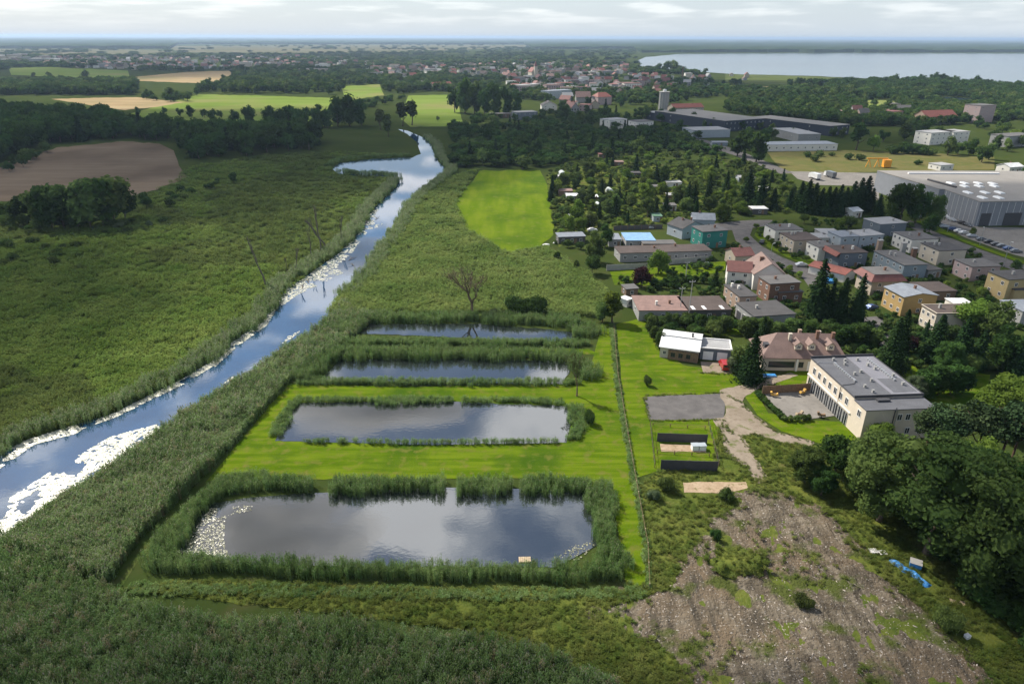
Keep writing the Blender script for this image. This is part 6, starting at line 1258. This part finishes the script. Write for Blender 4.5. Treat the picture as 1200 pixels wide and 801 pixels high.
wood('dense dark wood behind the ploughed field', [(-80, 205), (0, 190), (62, 166), (150, 160), (205, 162), (222, 180), (300, 174), (374, 168), (374, 163), (300, 163), (215, 163), (160, 152), (130, 143), (60, 136), (-80, 132)], 900, 15, 14, C_DARK, 4)
wood('tree mass behind the tree belt on the left', [(-60, 112), (160, 112), (162, 97), (60, 97), (-60, 98)], 620, 11, 14)
wood('trees and gardens of the town left of the river end', [(230, 109), (400, 111), (475, 110), (530, 108), (530, 90), (470, 86), (300, 84), (275, 86), (270, 96)], 1300, 11, 12, clear=1, thr=-.32, sc=.02)
wood('trees between the houses of the town', [(440, 100), (540, 112), (640, 120), (770, 124), (850, 112), (900, 108), (860, 98), (760, 92), (600, 84), (440, 84)], 1900, 9, 11, clear=1, thr=-.3, sc=.02)
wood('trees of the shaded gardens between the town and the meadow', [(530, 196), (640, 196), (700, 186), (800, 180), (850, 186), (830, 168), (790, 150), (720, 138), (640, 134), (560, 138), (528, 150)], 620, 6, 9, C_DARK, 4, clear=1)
wood('distant woods between fields and houses', [(-100, 84), (-100, 66), (110, 66), (330, 63), (470, 62), (640, 56), (745, 58), (745, 72), (750, 82), (850, 90), (600, 84), (300, 84)], 3600, 11, 15, thr=-.2, sc=.004)
wood('green belt between factories and the lake', [(840, 112), (1000, 118), (1100, 122), (1230, 124), (1230, 106), (1060, 108), (960, 106), (850, 106)], 1000, 10, 12, clear=1, thr=-.3, sc=.02)
wood('trees among the factories and flats', [(850, 132), (1000, 148), (1090, 148), (1200, 140), (1230, 170), (1230, 124), (1100, 122), (1000, 118), (850, 112)], 2600, 8, 8, clear=1, thr=-.5, sc=.03)
wood('dark wooded lake shore before the backwater', [(1030, 97), (1100, 99), (1200, 104), (1230, 106), (1230, 114), (1140, 113), (1060, 109), (960, 106), (905, 101), (960, 101)], 700, 12, 13, C_DARK, 4)
P = GA(pix_pts([(-60, 66), (110, 66), (330, 63), (470, 62), (640, 57), (640, 53), (400, 52.6), (200, 55), (-60, 58)], 700, RNG)); P = P[patch(P, .0016, .12, 91)]; scatter('field_trees', P, C_DARK, 4, RNG, (60, 30, 11), 'scattered trees and hedges on the far pale fields', 'trees', .5)
#, [(-60, 66), (110, 66), (330, 63), (470, 62), (640, 57), (640, 53), (400, 52.6), (200, 55), (-60, 58)], 10, 12, 15)
wood('far bank of bushes along the field path left of the town', [(390, 140), (470, 118), (480, 112), (440, 118), (392, 130)], 60, 6, 9, clear=1)
wood('undergrowth under the big lower right trees', [(985, 560), (1030, 590), (1090, 640), (1130, 700), (1200, 760), (1300, 860), (1300, 560), (1100, 545)], 420, 3.2, 4.5, C_DARK, 4)
P = GA(pix_pts(AL, 1500, RNG)); P = P[np.array([free(x, y, .3) for x, y, _ in P])]
scatter('garden_plants', P, protos('garden_plants', [WOODP[0], WOODP[2], mesh_np('wood_tree', *crown(230, 8, 160, .08, .34, .46, .52, .2, 1, .9), ['leaf_bright']), mesh_np('wood_tree', *crown(231, 8, 160, .08, .34, .46, .52, .2, 1, .9), ['leaf_olive'])]), 4, RNG, (3.0, 3.0, 2.0), 'vegetable beds and berry bushes of the allotments', 'garden plants', .5)
EST = [(835, 300), (905, 262), (1015, 252), (1060, 262), (1200, 320), (1230, 400), (1200, 440), (1060, 430), (900, 395), (760, 372), (720, 330)]
ROADX = [[(835, 256), (908, 256), (880, 276), (965, 322), (965, 338), (938, 326), (858, 285)], [(1058, 262), (1066, 258), (1250, 322), (1250, 342)]]
P = GA(pix_pts(EST, 2600, RNG, ROADX)); P = P[np.array([free(x, y, .4) for x, y, _ in P])]; P = P[patch(P, .08, -.15, 12)]
scatter('garden_plants', P, C_WOOD, 6, RNG, (2.2, 2.2, 1.6), 'garden shrubs filling the plots between the estate houses', 'garden plants', .5)

# horizon forest: one canopy mass from the far fields to the horizon
def front(px):
    if px < 200: return 57.0
    if px < 620: return 52.0
    if px < 745: return 57.5
    return 61.6
cols = np.linspace(-500, 1700, 240); rowsY = np.array([0, 0, .04, .1, .18, .28, .4, .55, .72, .88, 1.0]); V = []; F = []
for i, c in enumerate(cols):
    y0 = G(c, front(c)).y * (1 + .03 * fr(c, 0, .02)); a = G(c, front(c)); dx = a.x / a.y
    for j, q in enumerate(rowsY):
        Y = y0 * (52000 / y0) ** q; X = dx * Y
        z = 0 if j == 0 else 16 + 7 * noise.fractal(Vector((X / 180, Y / 420, 2)), .8, 2, 3) + (14 * max(0, noise.fractal(Vector((X / 2500, Y / 5000, 8)), .8, 2, 2)) if j > 4 else 0)
        V.append((X, Y, z))
nr = len(rowsY)
for i in range(len(cols) - 1):
    for j in range(nr - 1): F.append((i * nr + j, (i + 1) * nr + j, (i + 1) * nr + j + 1, i * nr + j + 1))
tag(link('horizon_forest', mesh_np('horizon_forest', V, F, ['far_canopy'])), 'dark blue forest band along the whole horizon', 'forest', None, 'stuff')

# ------------------------------------------------------------------ vehicles
def car_paint(nm, c): 
    m, n, l, b = principled(nm); b.inputs['Base Color'].default_value = (*c, 1); b.inputs['Roughness'].default_value = .3; b.inputs['Metallic'].default_value = .2; b.inputs['Coat Weight'].default_value = .5; MATS[nm] = m
for nm, c in dict(c_white=(.75, .75, .74), c_silver=(.45, .47, .49), c_black=(.02, .02, .022), c_blue=(.04, .08, .2), c_grey=(.13, .14, .15), c_red=(.45, .025, .02)).items(): car_paint(nm, c)
M('rubber', (.015, .015, .015), .8)
bm = bmesh.new()
prof = [(-2.1, .35), (-2.12, .7), (-1.95, .92), (-1.55, .97), (-1.0, 1.42), (.35, 1.45), (1.05, .98), (1.85, .86), (2.1, .65), (2.1, .35)]
def car_body():
    V = []; n = len(prof)
    for s, k in ((-1, 1), (1, 1)):
        for x, z in prof: V.append((x, s * (.86 if z < 1.0 else .66), z))
    F = [tuple(range(n)), tuple(range(2 * n - 1, n - 1, -1))] + [(i, n + i, n + (i + 1) % n, (i + 1) % n) for i in range(n)]
    return mesh_np('body', V, F, ['c_white'])
CB = car_body()
CG = MB().add([(-1.42, -.79, 1.06), (.9, -.79, 1.06), (.3, -.695, 1.38), (-.98, -.695, 1.38), (-1.42, .79, 1.06), (.9, .79, 1.06), (.3, .695, 1.38), (-.98, .695, 1.38)], [(0, 1, 2, 3), (7, 6, 5, 4), (0, 3, 7, 4), (1, 5, 6, 2), (3, 2, 6, 7), (0, 4, 5, 1)]).mesh('glass', 'glass')
CWH = MB().tube([(0, -.1, 0), (0, .1, 0)], .32, 12).mesh('wheel', 'rubber'); CRM = MB().tube([(0, -.11, 0), (0, .11, 0)], .19, 8).mesh('rim', 'steel')
CL = MB().box(0, -.16, -.07, .05, .16, .07).mesh('headlight', 'trim')
def car(px, py, rz, paint, label, group=None, s=1.0, z=0.0):
    o = thing('car', label, 'car', G(px, py) + Vector((0, 0, z + .1)), rz, group); o.scale = (s, s, s)
    link('body', CB, o, mat=paint); g = link('glass', CG, o); g.scale = (1.01, 1.02, 1)
    for x in (-1.3, 1.3):
        for y in (-.8, .8): w = link('wheel', CWH, o, (x, y, .32)); link('rim', CRM, w)
    for y in (-.6, .6): link('headlight', CL, o, (2.08, y, .66))
    return o
PN = {'c_white': 'white', 'c_silver': 'silver', 'c_black': 'black', 'c_blue': 'dark blue', 'c_grey': 'grey', 'c_red': 'red'}
ORD = 'first second third fourth fifth sixth seventh eighth ninth tenth eleventh twelfth thirteenth'.split()
d0 = G(1100, 263); d1 = G(1180, 292); pr = math.atan2(d1.y - d0.y, d1.x - d0.x) + R(75)
for i, (x, y, c) in enumerate([(1099, 264, 'c_grey'), (1107, 267, 'c_silver'), (1117, 270, 'c_blue'), (1124, 272.5, 'c_white'), (1130, 274.5, 'c_white'), (1139, 278, 'c_silver'), (1150, 282, 'c_grey'), (1159, 285, 'c_black'), (1167, 288, 'c_black'), (1174, 290, 'c_grey'), (1182, 293, 'c_blue'), (1190, 296, 'c_grey')]):
    car(x, y, pr, c, '%s car, %s from the left in the row parked along the verge' % (PN[c], ORD[i]), 'cars parked along the verge')
for x, y, c, lb in ((1107, 255, 'c_white', 'white car parked nearest the hall corner'), (1115, 259, 'c_silver', 'silver car parked along the left wall of the factory hall'), (1127, 263, 'c_black', 'black car parked along the left wall of the factory hall'), (1134, 265, 'c_grey', 'grey car parked close to the hall gates'), (1075, 255, 'c_black', 'dark car in the shade of the street trees')):
    car(x, y, pr - R(75), c, lb, 'cars by the factory hall')
car(939, 312, R(5), 'c_silver', 'silver car standing on the residential road'); car(893, 285, R(60), 'c_black', 'dark car parked by the front gardens'); car(1021, 362, R(20), 'c_blue', 'dark blue car on the driveway of the yellow house'); car(828, 312, R(80), 'c_grey', 'grey car on the garden lawn below the teal house'); car(694, 271, R(10), 'c_white', 'white car beside the long dark shed'); car(760, 268, R(0), 'c_silver', 'silver car behind the blue roofed hall')
car(1196, 409, R(100), 'c_blue', 'blue car at the right edge below the grey steel roofed building'); car(1185, 404, R(95), 'c_silver', 'silver car beside the blue car at the right edge')
# red van before the garage
o = thing('van', 'small red van parked in front of the right garage door', 'van', G(848, 431) + Vector((0, 0, .1)), R(88))
MB().profile_y([(-2.2, .35), (-2.2, 1.85), (1.0, 1.85), (1.5, 1.15), (2.2, .95), (2.2, .35)], -.85, .85).obj('body', 'c_red', o)
MB().add([(1.02, -.75, 1.78), (1.5, -.75, 1.2), (1.5, .75, 1.2), (1.02, .75, 1.78), (1.08, -.75, 1.8), (1.56, -.75, 1.22), (1.56, .75, 1.22), (1.08, .75, 1.8)], [(4, 5, 6, 7), (3, 2, 1, 0), (0, 1, 5, 4), (1, 2, 6, 5), (2, 3, 7, 6), (3, 0, 4, 7)]).obj('windscreen', 'glass', o)
MB().box(-2.23, -.6, 1.15, -2.203, .6, 1.65).obj('rear_window', 'glass', o)
for x in (-1.4, 1.4):
    for y in (-.8, .8): w = link('wheel', CWH, o, (x, y, .32)); link('rim', CRM, w)
# trucks in the yard
for px, py, c, lb in ((954, 210, 'c_white', 'white truck standing in the truck yard'), (972, 208, 'c_grey', 'grey truck beside the white truck in the yard')):
    o = thing('truck', lb, 'truck', G(px, py) + Vector((0, 0, .12)), R(100), 'trucks in the yard')
    MB().profile_y([(2.4, .6), (2.4, 3.0), (4.0, 3.0), (4.4, 1.9), (4.5, .6)], -1.2, 1.2).obj('cab', 'c_white', o); MB().box(-4.5, -1.25, 1.0, 2.2, 1.25, 3.6).obj('cargo_box', c, o); MB().box(-4.4, -.5, .6, 2.3, .5, .99).obj('chassis', 'trim_dark', o)
    MB().box(4.21, -1.0, 1.95, 4.38, 1.0, 2.6).obj('windscreen', 'glass', o)
    for x in (-3.4, -2.2, 3.2):
        for y in (-1.0, 1.0): w = link('wheel', CWH, o, (x, y, .5), scale=(1.5, 1.5, 1.5)); link('rim', CRM, w)
# orange gantry crane on the rough field
o = thing('gantry_crane', 'orange gantry crane frame standing on the rough field', 'crane', G(1014, 196), R(-3))
for x in (0, 5.5):
    MB().tube([(x, 0, 0), (x + 1.6, 0, 5.2)], .25, 5).obj('leg', 'orange', o); MB().tube([(x + 3.2, 0, 0), (x + 1.6, 0, 5.2)], .25, 5).obj('leg', 'orange', o)
MB().box(0, -.3, 5.2, 13, .3, 5.9).obj('beam', 'orange', o); MB().box(10.5, -2, .4, 14.8, 1.5, 4.9).obj('cabin', 'orange', o)
for x in (11, 14): MB().tube([(x, -1.5, -.05), (x, -1.5, .41)], .3, 6).obj('foot', 'trim_dark', o)

# ------------------------------------------------------------------ fences, walls, small things
def line_fence(name, label, pts, h, gap, post_mat, rail_mat, cat='fence', panel=None, post=.06, rails=(0.35, 0.85), z=0.0):
    W = [G(*p) for p in pts]; o = thing(name, label, cat, W[0]); b0 = W[0]
    pm_ = MB().box(-post, -post, -.1, post, post, h).mesh('post', post_mat)
    for a, c in zip(W, W[1:]):
        L_ = (c - a).length; n_ = max(1, int(L_ / gap)); ang = math.atan2(c.y - a.y, c.x - a.x)
        for i in range(n_ + (1 if c is W[-1] else 0)):
            q = a.lerp(c, i / n_) - b0; link('post', pm_, o, q, ang)
            if i < n_:
                if panel: s = MB().box(post + .004, -.04, z, L_ / n_ - post - .004, .04, h - .08).obj('panel', panel, o, q); s.rotation_euler = (0, 0, ang)
                else:
                    for r_ in rails: s = MB().box(post + .004, -.02, h * r_ - .03, L_ / n_ - post - .004, .02, h * r_ + .03).obj('rail', rail_mat, o, q); s.rotation_euler = (0, 0, ang)
    return o
line_fence('garden_wall', 'grey concrete panel wall in front of the long bungalow, left part', [(711, 317), (758, 315)], 2.2, 2.5, 'concrete', 'concrete', 'wall', 'concrete', .1)
line_fence('garden_wall', 'grey concrete panel wall in front of the long bungalow, right part', [(784, 310), (834, 305)], 2.0, 2.5, 'concrete', 'concrete', 'wall', 'concrete', .1)
line_fence('dark_fence', 'long dark wooden fence behind the blue roofed hall', [(719, 270), (776, 268)], 2.0, 3, 'wood', 'wood', 'fence', 'w_dark', .08)
line_fence('patio_fence', 'brown wooden screen fence along the back of the patio', [(893, 462), (952, 458)], 2.2, 2.0, 'wood', 'wood', 'fence', 'wood', .07)
line_fence('post_fence', 'low post and rail fence along the ditch beside the lawn', [(719, 380), (724, 440), (734, 500), (748, 580), (759, 640), (761, 688)], .9, 3.2, 'wood_pale', 'wood', 'fence')
line_fence('wire_fence', 'dark fence on the left side of the screened enclosure', [(762, 500), (767, 548)], 1.4, 2.2, 'wood', 'trim_dark', 'fence')
line_fence('wire_fence', 'dark fence on the right side of the screened enclosure', [(830, 498), (842, 546)], 1.4, 2.2, 'wood', 'trim_dark', 'fence')
line_fence('rail_fence', 'low dark rail along the back of the screened enclosure', [(765, 499), (826, 503)], .9, 3, 'wood', 'wood', 'fence', None, .07, (.5, .95))
line_fence('shadow_screen', 'tall black screen with shadow built in at the back of the enclosure', [(770, 517), (828, 519)], 2.1, 2.4, 'trim_dark', 'trim_dark', 'fence', 'trim_dark', .06)  # black panels here and below stand in for the enclosure's dark shadows
line_fence('shadow_screen', 'tall black screen with shadow built in at the front of the enclosure', [(774, 550), (840, 552)], 2.3, 2.4, 'trim_dark', 'trim_dark', 'fence', 'trim_dark', .06)
line_fence('rail_fence', 'low dark rail across the middle of the screened enclosure', [(770, 531), (831, 535)], .9, 3, 'wood', 'wood', 'fence', None, .07, (.5, .95))
sheet('enclosure_soil', [(773, 520), (826, 522), (828, 530), (775, 529)], .1, 'sand', 4, .5)
for x, lb in ((815, 'left of the two white boxes in the screened enclosure'), (823.5, 'right of the two white boxes in the screened enclosure')):
    o = thing('storage_box', lb, 'box', G(x, 528.5), R(4), 'white boxes in the enclosure'); MB().box(-.65, 0, .1, .65, 1.2, 1.15).obj('body', 'white_panel', o); MB().box(-.72, -.08, 1.154, .72, 1.28, 1.25).obj('lid', 'w_lblue', o); MB().box(-.6, .05, 0, .6, 1.15, .096).obj('base', 'wood', o)
# hedge balls along the patio
hp = [(887 + i * 2.35, 464 + i * 2.2) for i in range(13)] + [(919, 493), (926, 493.5), (934, 493.5), (941, 493), (947, 492)]
for i, (x, y) in enumerate(hp):
    T('round', x, y, h=1.5, label='clipped round bush bordering the patio, %s' % ('in the row on the left side' if i < 13 else 'in the short row on the near side'), group='clipped bushes on the left side of the patio' if i < 13 else 'clipped bushes on the near side of the patio', mat='leaf_dark' if i < 13 else 'leaf_mid', w=1.1)
# play animals / spring riders on the patio
for x, y, lb in ((907, 465, 'yellow play ride on the left of the patio'), (940, 462, 'yellow play ride at the back of the patio'), (936, 488, 'orange brown play ride near the front of the patio'), (962, 489, 'dark play ride by the lawn edge of the patio')):
    o = thing('play_ride', lb, 'toy', G(x, y) + Vector((0, 0, .12)), zr.uniform(0, 3))
    mt = 'yellow_toy' if 'yellow' in lb else 'wood_pale' if 'orange' in lb else 'wood'
    MB().profile_y([(-.9, .45), (-.7, 1.0), (-.3, .75), (.3, .75), (.55, 1.25), (.95, 1.15), (.8, .5), (.4, .35), (-.5, .35)], -.28, .28).obj('body', mt, o)
    MB().cyl(0, 0, 0, .36, .16, 8).obj('spring', 'steel', o); MB().tube([(.45, -.5, 1.0), (.45, .5, 1.0)], .04, 5).obj('handle', 'trim_dark', o); MB().box(-.35, -.2, .752, .2, .2, .82).obj('seat', 'wood', o)
# floating platform
o = thing('floating_platform', 'small pale wooden platform floating in the nearest pond', 'platform', G(615, 656.5) + Vector((0, 0, .1)), R(2))
for i in range(6): MB().box(-.95 + i * .32, -.6, .12, -.66 + i * .32, .6, .18).obj('plank', 'wood_pale', o)
for y in (-.45, .3): MB().box(-.95, y, 0, .95, y + .15, .117).obj('beam', 'wood', o)
# blue tarpaulin, pallets and white box by the big trees
o = thing('tarpaulin_heap', 'long heap covered with crumpled blue tarpaulin beside the big trees', 'tarpaulin', G(1066, 671), R(-62))
V = []; F = []; nx, ny = 26, 9
for i in range(nx):
    for j in range(ny):
        x = -3.3 + 6.6 * i / (nx - 1); y = -.7 + 1.4 * j / (ny - 1); e = 1 - (2 * j / (ny - 1) - 1) ** 2
        V.append((x + .1 * fr(x, y, 2.1), y * (1 + .5 * fr(x, 3, .7)) + .35 * fr(x, 9, .5), .04 + .62 * e * (1 - (x / 3.5) ** 6) * (.8 + .5 * fr(x, y, 1.6)) if 0 < j < ny - 1 and 0 < i < nx - 1 else .02))
for i in range(nx - 1):
    for j in range(ny - 1): F.append((i * ny + j, (i + 1) * ny + j, (i + 1) * ny + j + 1, i * ny + j + 1))
link('sheet', mesh_np('sheet', V, F, ['blue_tarp']), o)
o = thing('crate', 'blue grey crate beside the blue tarpaulin heap', 'crate', G(1072, 664), R(-30)); MB().box(-.8, -.7, .05, .8, .7, 1.0).obj('body', 'blue_tarp', o); MB().box(-.85, -.75, 1.004, .85, .75, 1.1).obj('lid', 'concrete', o)
for i, (x, y, z) in enumerate([(1023, 647, 0), (1034, 648, 0), (1023, 647, .2)]):
    o = thing('pallet', ('bottom white pallet on the left at the edge of the bare soil', 'white pallet on the right at the edge of the bare soil', 'top white pallet on the left at the edge of the bare soil')[i], 'pallet', G(x, y) + Vector((0, 0, .1 + z)), R(5), 'white pallets')
    for k in range(5): MB().box(-.6, -.5 + k * .215, .12, .6, -.36 + k * .215, .15).obj('slat', 'trim', o)
    for k in (-.55, -.05, .45): MB().box(k, -.5, 0, k + .1, .5, .117).obj('bearer', 'wood_pale', o)
o = thing('white_box', 'small white box lying in the grass at the lower right', 'box', G(1133, 747), R(20)); MB().box(-.35, -.28, .05, .35, .28, .5).obj('body', 'white_panel', o); MB().box(-.38, -.31, .504, .38, .31, .56).obj('lid', 'trim', o)
o = thing('plank_pile', 'pale boards lying in the grass under the big trees', 'boards', G(1122, 706), R(-15))
for k in range(4): MB().box(-1.0, -.4 + k * .2, .05 + k * .05, 1.0, -.22 + k * .2, .09 + k * .05).obj('board', 'wood_pale', o)
for px, py, sz, lb in ((640, 287, 1.6, 'white plastic cover lying at the lower edge of the meadow'), (650, 285, .8, 'small white cover beside the larger one on the meadow'), (773, 373, 1.8, 'upturned pale boat behind the cottage hedge')):
    o = thing('white_cover', lb, 'cover', G(px, py) + Vector((0, 0, .05)), .2); v, f = ico(2); vv = v * np.array([sz, sz * .6, .5]); vv[:, 2] = np.maximum(vv[:, 2], 0); link('cover', mesh_np('cover', vv, f, ['white_panel'], True), o)
o = thing('paddling_pool', 'blue tarpaulin covered pool beside the spruces below the carport', 'pool', G(971, 330)); MB().cyl(0, 0, 0, .9, 2.0, 16).obj('wall', 'blue_tarp', o); MB().cyl(0, 0, .6, .7, 1.9, 16).obj('cover', 'blue_tarp', o)
o = thing('blue_cover', 'bright blue tarpaulin on the ground before the villa', 'tarpaulin', G(901, 441), R(2)); MB().box(-1.6, -.6, 0, 1.6, .6, .5).obj('cover', 'blue_tarp', o); MB().tube([(-1.7, -.62, .3), (1.7, -.62, .3)], .05, 5).obj('rope', 'trim', o)
# tall stacks beside the terrace
for px, py, h, mt, lb in ((1055, 305, 6.5, 'concrete', 'grey free standing stack beside the pale blue terrace'), (1027, 303, 7.0, 'brick_pale', 'tan free standing stack left of the pale blue terrace'), (1068, 308, 5.5, 'brick', 'brown free standing stack beside the pale blue terrace')):
    o = thing('chimney_stack', lb, 'chimney', G(px, py)); MB().box(-.8, -.7, -.1, .8, .7, h).obj('stack', mt, o); MB().box(-.95, -.85, h + .004, .95, .85, h + .25).obj('cap', 'concrete', o)
# lamps and a pole
for i, (px, b_, t) in enumerate([(1148, 287, 266), (1175, 313, 283), (1110, 272, 255), (903, 300, 285)]):
    q = G(px, b_); h = height_to(q.x, q.y, t); o = thing('street_lamp', ('street lamp in the middle of the parked car row', 'street lamp at the right end of the street', 'street lamp at the left end of the parked car row', 'street lamp on the residential road')[i], 'lamp', q, zr.uniform(0, 6), 'street lamps')
    MB().tube([(0, 0, -.1), (0, 0, h - .3), (.5, 0, h)], [.1, .07, .05], 6).obj('pole', 'steel', o); MB().box(.4, -.12, h - .02, 1.1, .12, h + .1).obj('lamp_head', 'trim', o)
for i, (px, b_, t) in enumerate([(806, 378, 328), (796, 372, 336), (803, 330, 306)]):
    q = G(px, b_); h = height_to(q.x, q.y, t); o = thing('utility_pole', ('tall utility pole beside the dark workshop', 'lattice mast left of the tall utility pole', 'slim pole in the garden before the long bungalow')[i], 'pole', q, .2)
    MB().tube([(0, 0, -.1), (0, 0, h)], [.14, .09], 6).obj('pole', 'concrete', o); MB().box(-.9, -.06, h - .6, .9, .06, h - .48).obj('crossarm', 'steel', o)
    for x in (-.8, 0, .8): MB().cyl(x, 0, h - .476, h - .2, .05, 5).obj('insulator', 'trim', o)

# ------------------------------------------------------------------ clouds above the scene; they shade the ground and mirror in the ponds
def cloud_mat(nm, dens):
    m = bpy.data.materials.new(nm); m.use_nodes = True; n, l = m.node_tree.nodes, m.node_tree.links; n.remove(n['Principled BSDF'])
    v = n.new('ShaderNodeVolumePrincipled'); v.inputs['Color'].default_value = (.97, .97, .97, 1); v.inputs['Density'].default_value = dens; v.inputs['Anisotropy'].default_value = .35
    l.new(v.outputs[0], n['Material Output'].inputs['Volume']); return m
def cloud(gx, gy, rx, ry, alt, T_, seed, thick=.34, over=True, rz=0.0):
    """shadow centre on the ground; T_ is how much sunlight its middle lets through"""
    k = alt / SUN.z if over else 0
    v, f = ico(4); rz_ = thick * min(rx, ry); out = []
    for q in v:
        d = 1 + .45 * noise.fractal(Vector(q) * 1.5 + Vector((seed * 7.1, 0, 0)), .75, 2.1, 6)
        z = q[2] * (1 if q[2] > 0 else .45)
        x, y = q[0] * rx * d, q[1] * ry * d; out.append((x * math.cos(rz) - y * math.sin(rz), x * math.sin(rz) + y * math.cos(rz), z * rz_ * 1.2 * d))
    dens = -math.log(T_) / (rz_ * 1.7 / SUN.z)
    o = link('cloud', mesh_np('cloud', out, f, [cloud_mat('cloud', dens)], True), None, (gx + SUN.x * k, gy + SUN.y * k, alt)); o['kind'] = 'structure'
    return o
CLOUDS = [(-290, 570, 280, 290, 900, .12, 1), (-175, 205, 74, 88, 800, .2, 2), (-10, 8, 150, 66, 700, .15, 3), (130, 640, 190, 140, 900, .12, 4), (185, 268, 110, 78, 800, .2, 5), (90, 60, 45, 35, 760, .35, 6),
          (-900, 1700, 500, 300, 1000, .15, 7), (700, 2300, 600, 260, 1000, .15, 8), (300, 1300, 300, 130, 1000, .2, 9), (-500, 3200, 900, 350, 1100, .15, 10), (1500, 900, 500, 300, 950, .2, 11)]
for c in CLOUDS: cloud(*c)

# ------------------------------------------------------------------ the hazy air
m = bpy.data.materials.new('air'); m.use_nodes = True; n, l = m.node_tree.nodes, m.node_tree.links; n.remove(n['Principled BSDF'])
v = n.new('ShaderNodeVolumePrincipled'); v.inputs['Color'].default_value = (.58, .76, 1, 1); v.inputs['Density'].default_value = HAZE; v.inputs['Anisotropy'].default_value = .3
l.new(v.outputs[0], n['Material Output'].inputs['Volume'])
hz = MB().box(-L - 100, -3100, -1, L + 100, L + 100, 95).obj('haze', None); hz.data.materials.append(m); tag(hz, 'thin bluish haze over the whole landscape', 'haze', None, 'stuff')

# ------------------------------------------------------------------ alike things that stand apart: say which one
ORD2 = 'first second third fourth fifth sixth seventh eighth ninth tenth eleventh twelfth'.split(); byl = {}
for o in bpy.data.objects:
    if o.parent is None and 'label' in o and 'category' in o and o.get('kind') is None: byl.setdefault(o['label'], []).append(o)
for lb, os_ in byl.items():
    if 2 <= len(os_) <= 12 and len(lb.split()) <= 12:
        os_.sort(key=lambda q: proj(q.location)[0])
        for i, q in enumerate(os_): q['label'] = '%s, %s from the left' % (lb, ORD2[i])
    elif 2 <= len(os_) <= 12 and len(lb.split()) <= 14:
        os_.sort(key=lambda q: proj(q.location)[0])
        for i, q in enumerate(os_): q['label'] = '%s %s' % (('leftmost', 'next') [i] if len(os_) == 2 else ORD2[i], lb)
